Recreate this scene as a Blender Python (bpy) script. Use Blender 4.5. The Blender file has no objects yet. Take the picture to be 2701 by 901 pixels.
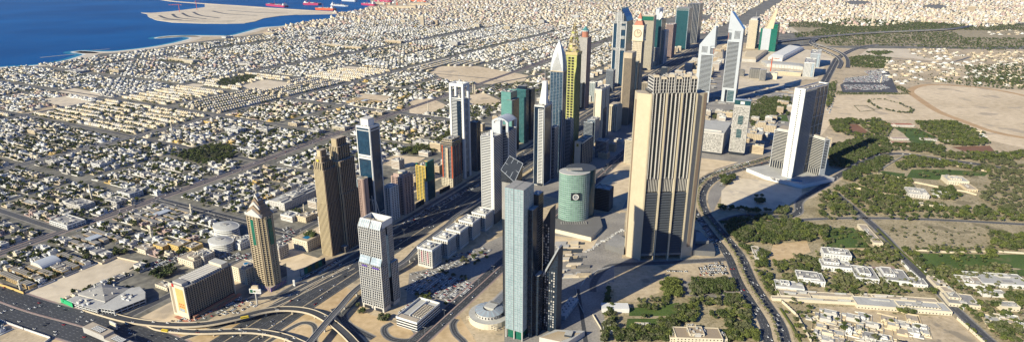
import bpy, math, random
import numpy as np
from mathutils import Vector
R = math.radians
rnd = random.Random(7)
scene = bpy.context.scene
COL = scene.collection

# ------------------------------------------------------------------ camera model and ground frame
CH = 490.0; TH = R(19.02); FL = 1594.5; CX = 1350.5; CY = 450.5
S_, C_ = math.sin(TH), math.cos(TH)
PHI = R(63.2)
U = (math.cos(PHI), math.sin(PHI)); V = (-math.sin(PHI), math.cos(PHI))
GR = PHI - math.pi / 2            # turn of the street grid: local +x runs inland, local +y up the highway
def G(x, y, z=0.0):
    a = (x - CX) / FL; b = (y - CY) / FL
    t = (CH - z) / (S_ + b * C_)
    return a * t, (C_ - b * S_) * t
def PX(X, Y, z=0.0):
    d = Y * C_ + (CH - z) * S_
    return CX + FL * X / d, CY + FL * ((CH - z) * C_ - Y * S_) / d, d
def HZ(Y, y):
    b = (y - CY) / FL
    return CH - Y * (S_ + b * C_) / (C_ - b * S_)
def SW(X, Y): return X * U[0] + Y * U[1], X * V[0] + Y * V[1]
def XY(s, w): return s * U[0] + w * V[0], s * U[1] + w * V[1]
def along(X, Y, z, d, xt):
    k = (xt - CX) / FL
    num = k * (Y * C_ + (CH - z) * S_) - X
    return num / (d[0] - k * d[1] * C_)
def place(xt, yt, xl, xr, w=None, base=None):
    """front corner seen at (xt,yt); the left wall runs along the cross streets, the right one up the highway"""
    if base:
        X, Y = G(*base)
    else:
        a = (xt - CX) / FL; b = (yt - CY) / FL
        dx, dy = a, C_ - b * S_
        t = w / (dx * V[0] + dy * V[1]); X, Y = dx * t, dy * t
    h = HZ(Y, yt)
    if base: # keep the base, measure widths as offsets from the projected corner
        xc = PX(X, Y, h)[0]; xl += xc - xt; xr += xc - xt
    W = along(X, Y, h, V, xl); D = along(X, Y, h, U, xr)
    W = max(4, min(W, 160)); D = max(4, min(D, 160))
    cx = X + V[0] * W / 2 + U[0] * D / 2; cy = Y + V[1] * W / 2 + U[1] * D / 2
    return cx, cy, W, D, h

# ------------------------------------------------------------------ materials
MATS = {}
def nodes(name):
    m = bpy.data.materials.new(name); m.use_nodes = True
    nt = m.node_tree; b = nt.nodes['Principled BSDF']
    MATS[name] = m
    return m, nt, b
def mat(name, c, rough=.85, var=.18, scale=.02, fine=.5, c2=None, metal=0., spec=.3, bump=0., speck=None):
    m, nt, b = nodes(name); N = nt.nodes; L = nt.links
    tc = N.new('ShaderNodeTexCoord')
    n1 = N.new('ShaderNodeTexNoise'); n1.inputs['Scale'].default_value = scale; n1.inputs['Detail'].default_value = 6
    n2 = N.new('ShaderNodeTexNoise'); n2.inputs['Scale'].default_value = fine; n2.inputs['Detail'].default_value = 4
    L.new(tc.outputs['Object'], n1.inputs['Vector']); L.new(tc.outputs['Object'], n2.inputs['Vector'])
    ad = N.new('ShaderNodeMath'); ad.operation = 'ADD'; L.new(n1.outputs['Fac'], ad.inputs[0]); L.new(n2.outputs['Fac'], ad.inputs[1])
    mr = N.new('ShaderNodeMapRange'); mr.inputs['From Min'].default_value = .7; mr.inputs['From Max'].default_value = 1.3
    L.new(ad.outputs[0], mr.inputs['Value'])
    mx = N.new('ShaderNodeMix'); mx.data_type = 'RGBA'
    ca = [max(0, v * (1 - var)) for v in c]; cb = c2 or [min(1, v * (1 + var)) for v in c]
    mx.inputs['A'].default_value = (*ca, 1); mx.inputs['B'].default_value = (*cb, 1)
    L.new(mr.outputs[0], mx.inputs['Factor']); L.new(mx.outputs['Result'], b.inputs['Base Color'])
    if speck:   # low bushes, stones, tyre marks: (scale, threshold, colour)
        src = mx
        for k, (sc_, thr, sc2) in enumerate(speck):
            n3 = N.new('ShaderNodeTexNoise'); n3.inputs['Scale'].default_value = sc_; n3.inputs['Detail'].default_value = 3; n3.inputs['Distortion'].default_value = .6 * k; L.new(tc.outputs['Object'], n3.inputs['Vector'])
            m3 = N.new('ShaderNodeMapRange'); m3.inputs['From Min'].default_value = thr; m3.inputs['From Max'].default_value = thr + .06; L.new(n3.outputs['Fac'], m3.inputs['Value'])
            x3 = N.new('ShaderNodeMix'); x3.data_type = 'RGBA'; x3.inputs['B'].default_value = (*sc2, 1); L.new(m3.outputs[0], x3.inputs['Factor']); L.new(src.outputs['Result'], x3.inputs['A']); src = x3
        L.new(src.outputs['Result'], b.inputs['Base Color'])
    b.inputs['Roughness'].default_value = rough; b.inputs['Metallic'].default_value = metal
    b.inputs['Specular IOR Level'].default_value = spec
    if bump:
        bp = N.new('ShaderNodeBump'); bp.inputs['Strength'].default_value = .6; bp.inputs['Distance'].default_value = bump
        L.new(n2.outputs['Fac'], bp.inputs['Height']); L.new(bp.outputs[0], b.inputs['Normal'])
    return m
def glass(name, c, c2, cw=3., ch=3.6, rough=.1, spec=.6, metal=0.):
    """curtain wall: every panel has its own tint, floor lines darker"""
    m, nt, b = nodes(name); N = nt.nodes; L = nt.links
    tc = N.new('ShaderNodeTexCoord'); sp = N.new('ShaderNodeSeparateXYZ'); L.new(tc.outputs['Object'], sp.inputs[0])
    def M(op, a, bb=None):
        n = N.new('ShaderNodeMath'); n.operation = op
        for i, v in enumerate((a, bb)):
            if v is None: continue
            if isinstance(v, (int, float)): n.inputs[i].default_value = v
            else: L.new(v, n.inputs[i])
        return n.outputs[0]
    xy = M('ADD', sp.outputs[0], sp.outputs[1])
    ax = M('DIVIDE', xy, cw); az = M('DIVIDE', sp.outputs[2], ch)
    cb = N.new('ShaderNodeCombineXYZ'); L.new(M('FLOOR', ax), cb.inputs[0]); L.new(M('FLOOR', az), cb.inputs[1])
    wn = N.new('ShaderNodeTexWhiteNoise'); L.new(cb.outputs[0], wn.inputs['Vector'])
    nz = N.new('ShaderNodeTexNoise'); nz.inputs['Scale'].default_value = .03; L.new(tc.outputs['Object'], nz.inputs['Vector'])
    f = M('ADD', M('MULTIPLY', wn.outputs['Value'], .55), M('MULTIPLY', nz.outputs['Fac'], .5))
    mx = N.new('ShaderNodeMix'); mx.data_type = 'RGBA'
    mx.inputs['A'].default_value = (*c, 1); mx.inputs['B'].default_value = (*c2, 1); L.new(f, mx.inputs['Factor'])
    line = M('LESS_THAN', M('FRACT', az), .16)
    mx2 = N.new('ShaderNodeMix'); mx2.data_type = 'RGBA'; mx2.inputs['B'].default_value = (c2[0] * .6 + .01, c2[1] * .6 + .01, c2[2] * .6 + .01, 1)
    L.new(line, mx2.inputs['Factor']); L.new(mx.outputs['Result'], mx2.inputs['A'])
    L.new(mx2.outputs['Result'], b.inputs['Base Color'])
    L.new(M('ADD', M('MULTIPLY', wn.outputs['Value'], .12), rough), b.inputs['Roughness'])
    b.inputs['Specular IOR Level'].default_value = spec; b.inputs['Metallic'].default_value = metal
    bp = N.new('ShaderNodeBump'); bp.inputs['Strength'].default_value = .15; bp.inputs['Distance'].default_value = .6
    L.new(nz.outputs['Fac'], bp.inputs['Height']); L.new(bp.outputs[0], b.inputs['Normal'])
    return m
mat('sand', (.60, .47, .30), c2=(.74, .60, .42), scale=.004, fine=.06, bump=.4, speck=[(.012, .60, (.44, .36, .26)), (.16, .70, (.30, .25, .17))])
mat('orange_sand', (.54, .38, .20), c2=(.68, .51, .31), scale=.01, fine=.1, speck=[(.05, .62, (.46, .33, .19))])
mat('pale_sand', (.62, .52, .38), c2=(.74, .63, .47), scale=.006, fine=.05, speck=[(.02, .60, (.50, .43, .34)), (.3, .72, (.36, .31, .24))])
mat('dirt', (.42, .33, .21), c2=(.62, .50, .34), scale=.01, fine=.12, speck=[(.03, .60, (.30, .25, .18)), (.22, .66, (.15, .14, .08))])
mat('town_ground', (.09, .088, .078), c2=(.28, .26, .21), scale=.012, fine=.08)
mat('scrub', (.27, .22, .12), c2=(.52, .43, .28), scale=.02, fine=.25, speck=[(.02, .58, (.24, .20, .12)), (.2, .60, (.11, .11, .05))])
mat('asphalt', (.042, .045, .052), c2=(.078, .081, .09), scale=.01, fine=.4)
mat('old_asphalt', (.07, .072, .08), c2=(.11, .11, .115), scale=.01, fine=.3)
mat('paving', (.22, .205, .19), c2=(.36, .33, .29), scale=.02, fine=.3)
mat('pink_paving', (.34, .24, .21), c2=(.42, .31, .27), scale=.02, fine=.3)
mat('paint', (.34, .34, .33), var=.1)
mat('kerb', (.62, .56, .46), var=.1)
mat('parapet', (.56, .47, .34), var=.1, scale=.05)
mat('grass', (.050, .090, .02), c2=(.105, .155, .035), scale=.02, fine=.3, speck=[(.03, .60, (.13, .14, .05)), (.15, .70, (.20, .18, .09))])
mat('brown_turf', (.20, .10, .06), c2=(.26, .14, .09), scale=.02)
mat('water_pool', (.01, .16, .32), rough=.1, spec=.5)
mat('white', (.66, .65, .62), var=.06, scale=.05, fine=.3)
mat('offwhite', (.53, .50, .455), var=.1, scale=.05, fine=.3)
mat('cream', (.58, .48, .33), var=.1, scale=.05, fine=.3)
mat('pale_cream', (.63, .555, .42), var=.08, scale=.05, fine=.3)
mat('gold_rib', (.50, .405, .255), var=.1, scale=.05)
mat('beige_wall', (.50, .425, .295), var=.07, scale=.03, fine=.2, speck=[(.02, .62, (.56, .47, .34))])
mat('beige', (.46, .375, .265), var=.12, scale=.05, fine=.3)
mat('ochre', (.56, .39, .14), var=.12, scale=.05)
mat('gold', (.62, .44, .10), var=.1, scale=.05, rough=.4)
mat('yellow', (.75, .55, .05), var=.08)
mat('pinkish', (.42, .30, .26), var=.1, scale=.05)
mat('terracotta', (.40, .17, .11), var=.15, scale=.1)
mat('brown', (.26, .19, .13), var=.12, scale=.05)
mat('brown_stone', (.34, .27, .19), var=.1, scale=.05)
mat('dark_stone', (.10, .09, .085), var=.12, scale=.05)
mat('roof_grey', (.29, .28, .265), var=.2, scale=.06, fine=.4)
mat('roof_light', (.44, .43, .40), var=.15, scale=.06, fine=.4)
mat('roof_tan', (.42, .355, .275), var=.15, scale=.06, fine=.4)
mat('concrete', (.42, .40, .37), var=.12, scale=.05, fine=.4)
mat('dark_concrete', (.16, .155, .15), var=.12, scale=.05)
mat('slate', (.055, .062, .072), var=.1, scale=.05, rough=.5)
mat('window', (.02, .026, .036), rough=.15, var=.4, scale=.3, spec=.6)
mat('black', (.015, .016, .018), var=.1)
mat('silver', (.46, .485, .51), var=.06, scale=.03, rough=.45, spec=.5)
mat('steel', (.40, .42, .44), var=.1, rough=.4, metal=.3)
mat('olive_panel', (.36, .37, .10), c2=(.50, .50, .16), scale=.05, fine=.4)
mat('scaffold', (.50, .40, .20), var=.15)
mat('red', (.45, .03, .03), var=.1); mat('orange_red', (.60, .11, .04), var=.15, scale=.02); mat('hull_magenta', (.40, .04, .11), var=.15, scale=.02)
mat('blue', (.02, .10, .35), var=.1); mat('green_sign', (.03, .42, .16), var=.1); mat('teal', (.02, .17, .16), var=.1)
mat('purple', (.10, .05, .30), var=.1)
mat('car_white', (.78, .78, .78), rough=.3, var=.03); mat('car_silver', (.45, .46, .48), rough=.3, var=.03)
mat('car_dark', (.03, .033, .04), rough=.25, var=.03); mat('car_red', (.38, .03, .03), rough=.3, var=.03)
mat('leaf', (.034, .052, .016), c2=(.095, .118, .036), scale=.12, fine=.9, rough=.7, spec=.2)
mat('leaf_light', (.075, .095, .022), c2=(.15, .17, .045), scale=.12, fine=.9, rough=.7, spec=.2)
mat('leaf_grey', (.066, .074, .036), c2=(.15, .155, .078), scale=.12, fine=.9, rough=.75, spec=.15)
mat('palm_leaf', (.09, .10, .035), c2=(.20, .19, .085), scale=.2, fine=.9, rough=.7)
mat('bark', (.12, .085, .055), var=.2)
mat('glass_teal', (.08, .22, .22), var=.2, scale=.05, rough=.3)
glass('glass_blue', (.006, .020, .045), (.016, .06, .11))
glass('glass_navy', (.004, .010, .022), (.010, .026, .052))
glass('glass_teal_wall', (.008, .042, .052), (.022, .095, .11))
glass('glass_green', (.045, .14, .10), (.22, .40, .29), cw=4.5, ch=4.2, rough=.15)
glass('glass_mint', (.09, .23, .21), (.15, .32, .29), cw=5, ch=4)
glass('glass_grey', (.18, .27, .29), (.30, .40, .42), cw=3, ch=3.4, rough=.22, spec=.5)
glass('glass_dark', (.008, .012, .018), (.03, .04, .05))
glass('glass_emerald', (.004, .08, .05), (.01, .16, .10))
glass('glass_pale', (.22, .28, .32), (.40, .46, .50), cw=3, ch=3.6, rough=.2)

# ------------------------------------------------------------------ mesh builder
class MB:
    def __init__(s): s.v = []; s.f = []; s.m = []
    def quad(s, a, b, c, d, m):
        n = len(s.v); s.v += [a, b, c, d]; s.f.append((n, n + 1, n + 2, n + 3)); s.m.append(m)
    def poly(s, pts, m):
        n = len(s.v); s.v += list(pts); s.f.append(tuple(range(n, n + len(pts)))); s.m.append(m)
    def box(s, x0, y0, z0, x1, y1, z1, m, top=None, bot=False):
        t = top or m
        n = len(s.v); s.v += [(x0, y0, z0), (x1, y0, z0), (x1, y1, z0), (x0, y1, z0), (x0, y0, z1), (x1, y0, z1), (x1, y1, z1), (x0, y1, z1)]
        for f, q in (((0, 1, 5, 4), m), ((1, 2, 6, 5), m), ((2, 3, 7, 6), m), ((3, 0, 4, 7), m), ((4, 5, 6, 7), t)):
            s.f.append(tuple(n + i for i in f)); s.m.append(q)
        if bot: s.f.append((n + 3, n + 2, n + 1, n)); s.m.append(m)
    def prism(s, pts, z0, z1, m, top=None, k=1., ktop=None, c=None):
        """upright prism on a counter-clockwise outline, optionally tapering about c by k"""
        c = c or (0, 0); n = len(s.v); q = len(pts)
        z1s = z1 if isinstance(z1, (list, tuple)) else [z1] * q
        s.v += [(p[0], p[1], z0) for p in pts] + [(c[0] + (p[0] - c[0]) * k, c[1] + (p[1] - c[1]) * k, z) for p, z in zip(pts, z1s)]
        for i in range(q):
            j = (i + 1) % q; s.f.append((n + i, n + j, n + q + j, n + q + i)); s.m.append(m)
        s.f.append(tuple(range(n + q, n + 2 * q))); s.m.append(top or m)
    def xz(s, pts, y0, y1, m, side=None):
        """outline in x,z (counter-clockwise seen from -y) with real depth y0..y1"""
        n = len(s.v); q = len(pts); s.v += [(p[0], y0, p[1]) for p in pts] + [(p[0], y1, p[1]) for p in pts]
        s.f.append(tuple(range(n, n + q))); s.m.append(m)
        s.f.append(tuple(range(n + 2 * q - 1, n + q - 1, -1))); s.m.append(m)
        for i in range(q):
            j = (i + 1) % q; s.f.append((n + i, n + q + i, n + q + j, n + j)); s.m.append(side or m)
    def cyl(s, x, y, z0, z1, r, m, n=16, top=None, r1=None, ry=None):
        ry = ry or r; k = (r1 / r) if r1 is not None else 1.
        pts = [(x + r * math.cos(i * 2 * math.pi / n), y + ry * math.sin(i * 2 * math.pi / n)) for i in range(n)]
        s.prism(pts, z0, z1, m, top, k, c=(x, y))
    def dome(s, x, y, z, r, m, n=12, h=None, rings=4):
        h = h or r
        for j in range(rings):
            a0 = j / rings * math.pi / 2; a1 = (j + 1) / rings * math.pi / 2
            for i in range(n):
                t0 = i * 2 * math.pi / n; t1 = (i + 1) * 2 * math.pi / n
                p = lambda a, t: (x + r * math.cos(a) * math.cos(t), y + r * math.cos(a) * math.sin(t), z + h * math.sin(a))
                s.quad(p(a0, t0), p(a0, t1), p(a1, t1), p(a1, t0), m)
    def bar(s, a, b, r, m):
        a = Vector(a); b = Vector(b); d = (b - a).normalized()
        e = d.cross(Vector((0, 0, 1)));  e = e.normalized() if e.length > 1e-3 else Vector((1, 0, 0))
        g = d.cross(e); n = len(s.v)
        for p in (a, b):
            for sx, sy in ((-1, -1), (1, -1), (1, 1), (-1, 1)): s.v.append(tuple(p + e * sx * r + g * sy * r))
        for f in ((0, 1, 5, 4), (1, 2, 6, 5), (2, 3, 7, 6), (3, 0, 4, 7), (4, 5, 6, 7), (3, 2, 1, 0)):
            s.f.append(tuple(n + i for i in f)); s.m.append(m)
    def wall(s, p0, p1, z0, z1, hb=None, vb=None):
        """slabs and piers standing proud of the wall p0->p1 (outside on the right hand): hb=(pitch,thick,proud,mat), vb=(count,width,proud,mat)"""
        dx, dy = p1[0] - p0[0], p1[1] - p0[1]; L = math.hypot(dx, dy); dx /= L; dy /= L; nx, ny = dy, -dx
        def P(t, o, z): return (p0[0] + dx * t + nx * o, p0[1] + dy * t + ny * o, z)
        if hb:
            pit, th, pr, m = hb; th *= .84; pr *= .45 if th < 3 else 1; k = max(1, round((z1 - z0) / pit)); pit = (z1 - z0) / k
            for i in range(k + 1):
                a = z0 + i * pit - th / 2; b = a + th
                if i == 0: a = z0
                if i == k: b = z1
                s.quad(P(0, pr, a), P(L, pr, a), P(L, pr, b), P(0, pr, b), m)
                s.quad(P(0, pr, b), P(L, pr, b), P(L, -.05, b), P(0, -.05, b), m)
                s.quad(P(L, pr, a), P(0, pr, a), P(0, -.05, a), P(L, -.05, a), m)
                s.quad(P(0, -.05, a), P(0, pr, a), P(0, pr, b), P(0, -.05, b), m); s.quad(P(L, pr, a), P(L, -.05, a), P(L, -.05, b), P(L, pr, b), m)
        if vb:
            c, wd, pr, m = vb; c = max(1, int(c)); wd *= .8 if c > 2 else 1
            for i in range(c + 1):
                t = (L - wd) * i / c; e = t + wd
                s.quad(P(t, pr, z0), P(e, pr, z0), P(e, pr, z1), P(t, pr, z1), m)
                s.quad(P(t, -.05, z0), P(t, pr, z0), P(t, pr, z1), P(t, -.05, z1), m); s.quad(P(e, pr, z0), P(e, -.05, z0), P(e, -.05, z1), P(e, pr, z1), m)
                s.quad(P(t, pr, z1), P(e, pr, z1), P(e, -.05, z1), P(t, -.05, z1), m)
    def clad(s, x0, y0, x1, y1, z0, z1, core, front=(None, None), side=(None, None), top='roof_grey', back=None):
        s.box(x0, y0, z0, x1, y1, z1, core, top)
        s.wall((x0, y0), (x1, y0), z0, z1, *front); s.wall((x1, y0), (x1, y1), z0, z1, *side)
        bk = back or front
        s.wall((x1, y1), (x0, y1), z0, z1, *bk); s.wall((x0, y1), (x0, y0), z0, z1, *side)
    def cladpoly(s, pts, z0, z1, core, style, top='roof_grey'):
        s.prism(pts, z0, z1, core, top)
        for i in range(len(pts)): s.wall(pts[i], pts[(i + 1) % len(pts)], z0, z1, *style)
    def parapet(s, x0, y0, x1, y1, z, h, t, m):
        s.box(x0, y0, z, x1, y0 + t, z + h, m); s.box(x0, y1 - t, z, x1, y1, z + h, m)
        s.box(x0, y0 + t, z, x0 + t, y1 - t, z + h - .01, m); s.box(x1 - t, y0 + t, z, x1, y1 - t, z + h - .01, m)
    def plant(s, x0, y0, x1, y1, z, n=5, m='roof_light', rr=None):
        rr = rr or rnd
        for _ in range(n):
            w = rr.uniform(.08, .25) * (x1 - x0); d = rr.uniform(.08, .25) * (y1 - y0)
            x = rr.uniform(x0, x1 - w); y = rr.uniform(y0, y1 - d)
            s.box(x, y, z, x + w, y + d, z + rr.uniform(1.2, 3.5), rr.choice([m, 'roof_grey', 'offwhite']))
    def mesh(s, name):
        me = bpy.data.meshes.new(name); me.from_pydata(s.v, [], s.f)
        ms = sorted(set(s.m))
        for k in ms: me.materials.append(MATS[k])
        ix = {k: i for i, k in enumerate(ms)}
        me.polygons.foreach_set('material_index', [ix[k] for k in s.m]); me.update()
        return me
    def build(s, name, parent=None, loc=(0, 0, 0), rz=0.):
        o = bpy.data.objects.new(name, s.mesh(name)); COL.objects.link(o)
        o.location = loc; o.rotation_euler = (0, 0, rz)
        if parent is not None: o.parent = parent
        return o
def tag(o, label, cat, group=None, kind=None):
    o['label'] = label; o['category'] = cat
    if group: o['group'] = group
    if kind: o['kind'] = kind
    return o
def thing(name, label, cat, x, y, rz=GR, group=None, z=0.):
    o = bpy.data.objects.new(name, None); COL.objects.link(o); o.location = (x, y, z); o.rotation_euler = (0, 0, rz); o.empty_display_size = 5
    return tag(o, label, cat, group)
LAND = []       # landmarks for telling repeats apart: (x, y, phrase)
KEEP = []       # footprints in x,y that nothing else may be built on: (x, y, r)

# ------------------------------------------------------------------ ground sheets
def sheet(name, pts, m, z, label, cat='ground', conv=True):
    b = MB(); P = [G(*p) if conv else p for p in pts]
    a = sum(P[i][0] * P[(i + 1) % len(P)][1] - P[(i + 1) % len(P)][0] * P[i][1] for i in range(len(P)))
    if a < 0: P = P[::-1]
    b.poly([(x, y, z) for x, y in P], m); o = b.build(name)
    tag(o, label, cat, kind='structure'); return P
def smooth(pts, k=6):
    if len(pts) < 3: return pts
    out = []; n = len(pts)
    for i in range(n - 1):
        p0, p1, p2, p3 = pts[max(0, i - 1)], pts[i], pts[i + 1], pts[min(n - 1, i + 2)]
        for j in range(k):
            t = j / k; out.append(tuple(.5 * (2 * b + (c - a) * t + (2 * a - 5 * b + 4 * c - d) * t * t + (3 * b - a - 3 * c + d) * t ** 3) for a, b, c, d in zip(p0, p1, p2, p3)))
    out.append(pts[-1]); return out
def offs(P, o):
    out = []
    for i, p in enumerate(P):
        a = P[max(0, i - 1)]; b = P[min(len(P) - 1, i + 1)]
        dx, dy = b[0] - a[0], b[1] - a[1]; L = math.hypot(dx, dy) or 1
        out.append((p[0] + dy / L * o, p[1] - dx / L * o))
    return out
def ribbon(b, P, o0, o1, z, m):
    A = offs(P, o0); B = offs(P, o1)
    for i in range(len(P) - 1):
        b.quad((*A[i], z), (*B[i], z), (*B[i + 1], z), (*A[i + 1], z), m)
def dashes(b, P, o, z, w=.14, on=4, off=10):
    A = offs(P, o); acc = 0.
    for i in range(len(A) - 1):
        (x0, y0), (x1, y1) = A[i], A[i + 1]; L = math.hypot(x1 - x0, y1 - y0)
        if L < 1e-6: continue
        ux, uy = (x1 - x0) / L, (y1 - y0) / L; t = -acc % (on + off) if False else 0.
        while t < L:
            e = min(L, t + on)
            b.quad((x0 + ux * t + uy * w, y0 + uy * t - ux * w, z), (x0 + ux * e + uy * w, y0 + uy * e - ux * w, z), (x0 + ux * e - uy * w, y0 + uy * e + ux * w, z), (x0 + ux * t - uy * w, y0 + uy * t + ux * w, z), 'paint')
            t += on + off
ROADS = []      # (polyline xy, half width) for keeping houses off and for placing cars
def road(label, P, width, lanes=2, m='asphalt', z=.06, shoulder=3., sm='paving', median=None, marks=True, name='road'):
    b = MB()
    if shoulder: ribbon(b, P, -width / 2 - shoulder, width / 2 + shoulder, z - .03, sm)
    ribbon(b, P, -width / 2, width / 2, z, m)
    if marks:
        for k in range(1, lanes):
            o = -width / 2 + width * k / lanes
            if median and abs(o) < median / 2 + 1: continue
            dashes(b, P, o, z + .04)
        for o in (-width / 2 + .7, width / 2 - .7): ribbon(b, P, o - .15, o + .15, z + .04, 'paint')
    if median:
        A = offs(P, -median / 2); B = offs(P, median / 2)
        for i in range(len(P) - 1):
            b.quad((*A[i], z + .2), (*B[i], z + .2), (*B[i + 1], z + .2), (*A[i + 1], z + .2), sm)
            b.quad((*A[i + 1], z), (*A[i], z), (*A[i], z + .2), (*A[i + 1], z + .2), 'kerb'); b.quad((*B[i], z), (*B[i + 1], z), (*B[i + 1], z + .2), (*B[i], z + .2), 'kerb')
    o = b.build(name); tag(o, label, 'road', kind='structure')
    ROADS.append((P, width / 2 + shoulder)); return P
g = MB(); g.quad((-26000, -3000, 0), (26000, -3000, 0), (26000, 26000, 0), (-26000, 26000, 0), 'dirt'); tag(g.build('ground'), 'sandy ground under the whole city', 'ground', kind='structure')
# town ground: built-up soil, its colour darkened to carry shade between the houses
def swrect(name, s0, s1, w0, w1, m, z, label, cat='ground'):
    return sheet(name, [XY(s0, w0), XY(s1, w0), XY(s1, w1), XY(s0, w1)], m, z, label, cat, False)
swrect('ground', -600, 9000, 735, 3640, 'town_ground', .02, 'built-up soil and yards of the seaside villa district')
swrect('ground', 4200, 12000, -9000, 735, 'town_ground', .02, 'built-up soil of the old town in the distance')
# sea
SHORE = [(-400, 200), (0, 178), (87, 173), (140, 166), (180, 158), (207, 150), (222, 143), (190, 138), (215, 134.5), (245, 136), (297, 136), (349, 131), (400, 124.5), (454, 115), (490, 106), (503, 100.5), (480, 97.5), (419, 101.5), (413, 99.5), (450, 95), (510, 94), (575, 94.5), (612, 94), (660, 82), (694, 73), (745, 69), (784, 62), (840, 54), (889, 46), (889, 38), (870, 35), (905, 33), (960, 24), (985, 10), (975, 3), (1000, -12)]
SEA = [G(*p) for p in SHORE] + [(-2000, 16000), (-6000, 26000), (-26000, 26000), (-26000, 500), (-6000, 500)]
m, nt, b = nodes('sea')
N = nt.nodes; L = nt.links
tc = N.new('ShaderNodeTexCoord'); n1 = N.new('ShaderNodeTexNoise'); n1.inputs['Scale'].default_value = .0012; n1.inputs['Detail'].default_value = 5; L.new(tc.outputs['Object'], n1.inputs['Vector'])
cr = N.new('ShaderNodeValToRGB'); cr.color_ramp.elements[0].color = (.0, .058, .20, 1); cr.color_ramp.elements[1].color = (.001, .10, .31, 1); cr.color_ramp.elements[0].position = .35; cr.color_ramp.elements[1].position = .7
L.new(n1.outputs['Fac'], cr.inputs[0]); L.new(cr.outputs[0], b.inputs['Base Color']); b.inputs['Roughness'].default_value = .45; b.inputs['Specular IOR Level'].default_value = .12
n2 = N.new('ShaderNodeTexNoise'); n2.inputs['Scale'].default_value = .03; n2.inputs['Detail'].default_value = 8; L.new(tc.outputs['Object'], n2.inputs['Vector'])
bp = N.new('ShaderNodeBump'); bp.inputs['Strength'].default_value = .5; bp.inputs['Distance'].default_value = 2.; L.new(n2.outputs['Fac'], bp.inputs['Height']); L.new(bp.outputs[0], b.inputs['Normal'])
mat('shallow', (.01, .16, .28), c2=(.02, .24, .36), rough=.4, scale=.004)
mat('foam', (.55, .60, .60), c2=(.75, .78, .75), scale=.02)
mat('beach', (.58, .49, .37), c2=(.68, .60, .48), scale=.006, fine=.04)
sheet('sea', SEA, 'sea', .15, 'deep blue sea beyond the beach', 'sea', False)
SP = smooth([G(*p) for p in SHORE[:29]], 4)
b = MB(); ribbon(b, SP, -45, 5, .20, 'shallow'); ribbon(b, SP, -9, 6, .27, 'foam'); tag(b.build('water'), 'pale shallow water and surf along the beach', 'water', kind='structure')
b = MB(); ribbon(b, SP, 0, 70, .24, 'beach'); tag(b.build('beach'), 'long curved strip of pale beach sand', 'beach', kind='structure')
ISL = [(391, 45), (388, 38), (372, 34.5), (400, 35), (454, 31), (540, 20), (540, 12), (640, 18), (736, 26), (889, 33), (889, 38), (784, 40), (740, 43), (697, 49), (672, 58), (645, 62.5), (600, 63.5), (540, 63), (454, 60), (412, 54)]
b = MB(); IP = [G(*p) for p in ISL]
a = sum(IP[i][0] * IP[(i + 1) % len(IP)][1] - IP[(i + 1) % len(IP)][0] * IP[i][1] for i in range(len(IP)))
if a < 0: IP = IP[::-1]
b.prism(IP, .1, 3., 'pale_sand'); 
tag(b.build('terrain'), 'flat sandy reclaimed island in the sea', 'island', kind='structure')
def inpoly(x, y, P):
    c = False; j = len(P) - 1
    for i in range(len(P)):
        if (P[i][1] > y) != (P[j][1] > y) and x < (P[j][0] - P[i][0]) * (y - P[i][1]) / (P[j][1] - P[i][1]) + P[i][0]: c = not c
        j = i
    return c
# island tracks and the breakwaters
b = MB()
for k, pts in enumerate([[(420, 42), (440, 50), (480, 54)], [(455, 38), (470, 48), (520, 53)], [(480, 35), (500, 45), (545, 51)], [(510, 33), (530, 42), (580, 49)], [(560, 30), (600, 38), (680, 42)], [(600, 28), (680, 34), (760, 36)], [(430, 52), (520, 57), (620, 57)]]):
    ribbon(b, smooth([G(*p) for p in pts], 5), -14, 14, 3.1, 'old_asphalt')
tag(b.build('road'), 'dark curved tracks across the sandy island', 'road', kind='structure')
b = MB(); P = smooth([G(*p) for p in [(425, -1), (460, 4.5), (540, 10.5), (640, 17), (740, 24), (889, 33)]], 4)
A = offs(P, -28); B = offs(P, 28)
for i in range(len(P) - 1):
    b.quad((*A[i], 4), (*B[i], 4), (*B[i + 1], 4), (*A[i + 1], 4), 'pale_sand'); b.quad((*offs(P, 36)[i], .1), (*offs(P, 36)[i + 1], .1), (*B[i + 1], 4), (*B[i], 4), 'pale_sand')
tag(b.build('path'), 'long thin sand breakwater running out to sea', 'breakwater', kind='structure')
b = MB(); ribbon(b, [G(*p) for p in [(106, 152.5), (140, 149), (175, 145.5), (200, 143)]], -7, 7, .8, 'concrete')
ribbon(b, [G(*p) for p in [(850, 54.5), (920 - 60, 53), (880, 52)]], -5, 5, .8, 'pale_sand')
ribbon(b, [G(*p) for p in [(242, 133.5), (290, 129.5)]], -6, 6, .8, 'concrete'); tag(b.build('path'), 'low rock breakwaters just off the beach', 'breakwater', kind='structure')
SEAP = SEA

# ------------------------------------------------------------------ lots, lawns, fields (native photo pixels on the ground)
def T(ox, oy, sc, *pp): return [(ox + a / sc, oy + b / sc) for a, b in pp]
r3 = 2.854; r2 = 2.863
NOB = []        # polygons without houses
NOT = []        # polygons without any trees either
def lot(name, pts, m, z, label, cat='ground', trees=False):
    P = sheet(name, pts, m, z, label, cat); NOB.append(P)
    if not trees: NOT.append(P)
    return P
swrect('ground', 200, 2600, 770, 830, 'sand', .028, 'sandy strip behind the seaward tower row')
lot('ground', T(0, 600, r3, (190, 492), (700, 268), (880, 232), (1070, 272), (860, 400), (600, 470), (430, 580)), 'pale_sand', .05, 'large empty sandy lot beside the wide road')
lot('ground', T(0, 0, r2, (440, 690), (560, 665), (790, 710), (690, 750)), 'pale_sand', .05, 'empty pale lot among the seaside villas')
lot('ground', T(0, 0, r2, (320, 750), (500, 720), (700, 770), (470, 820)), 'pale_sand', .05, 'walled building lot with rubble among villas')
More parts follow.
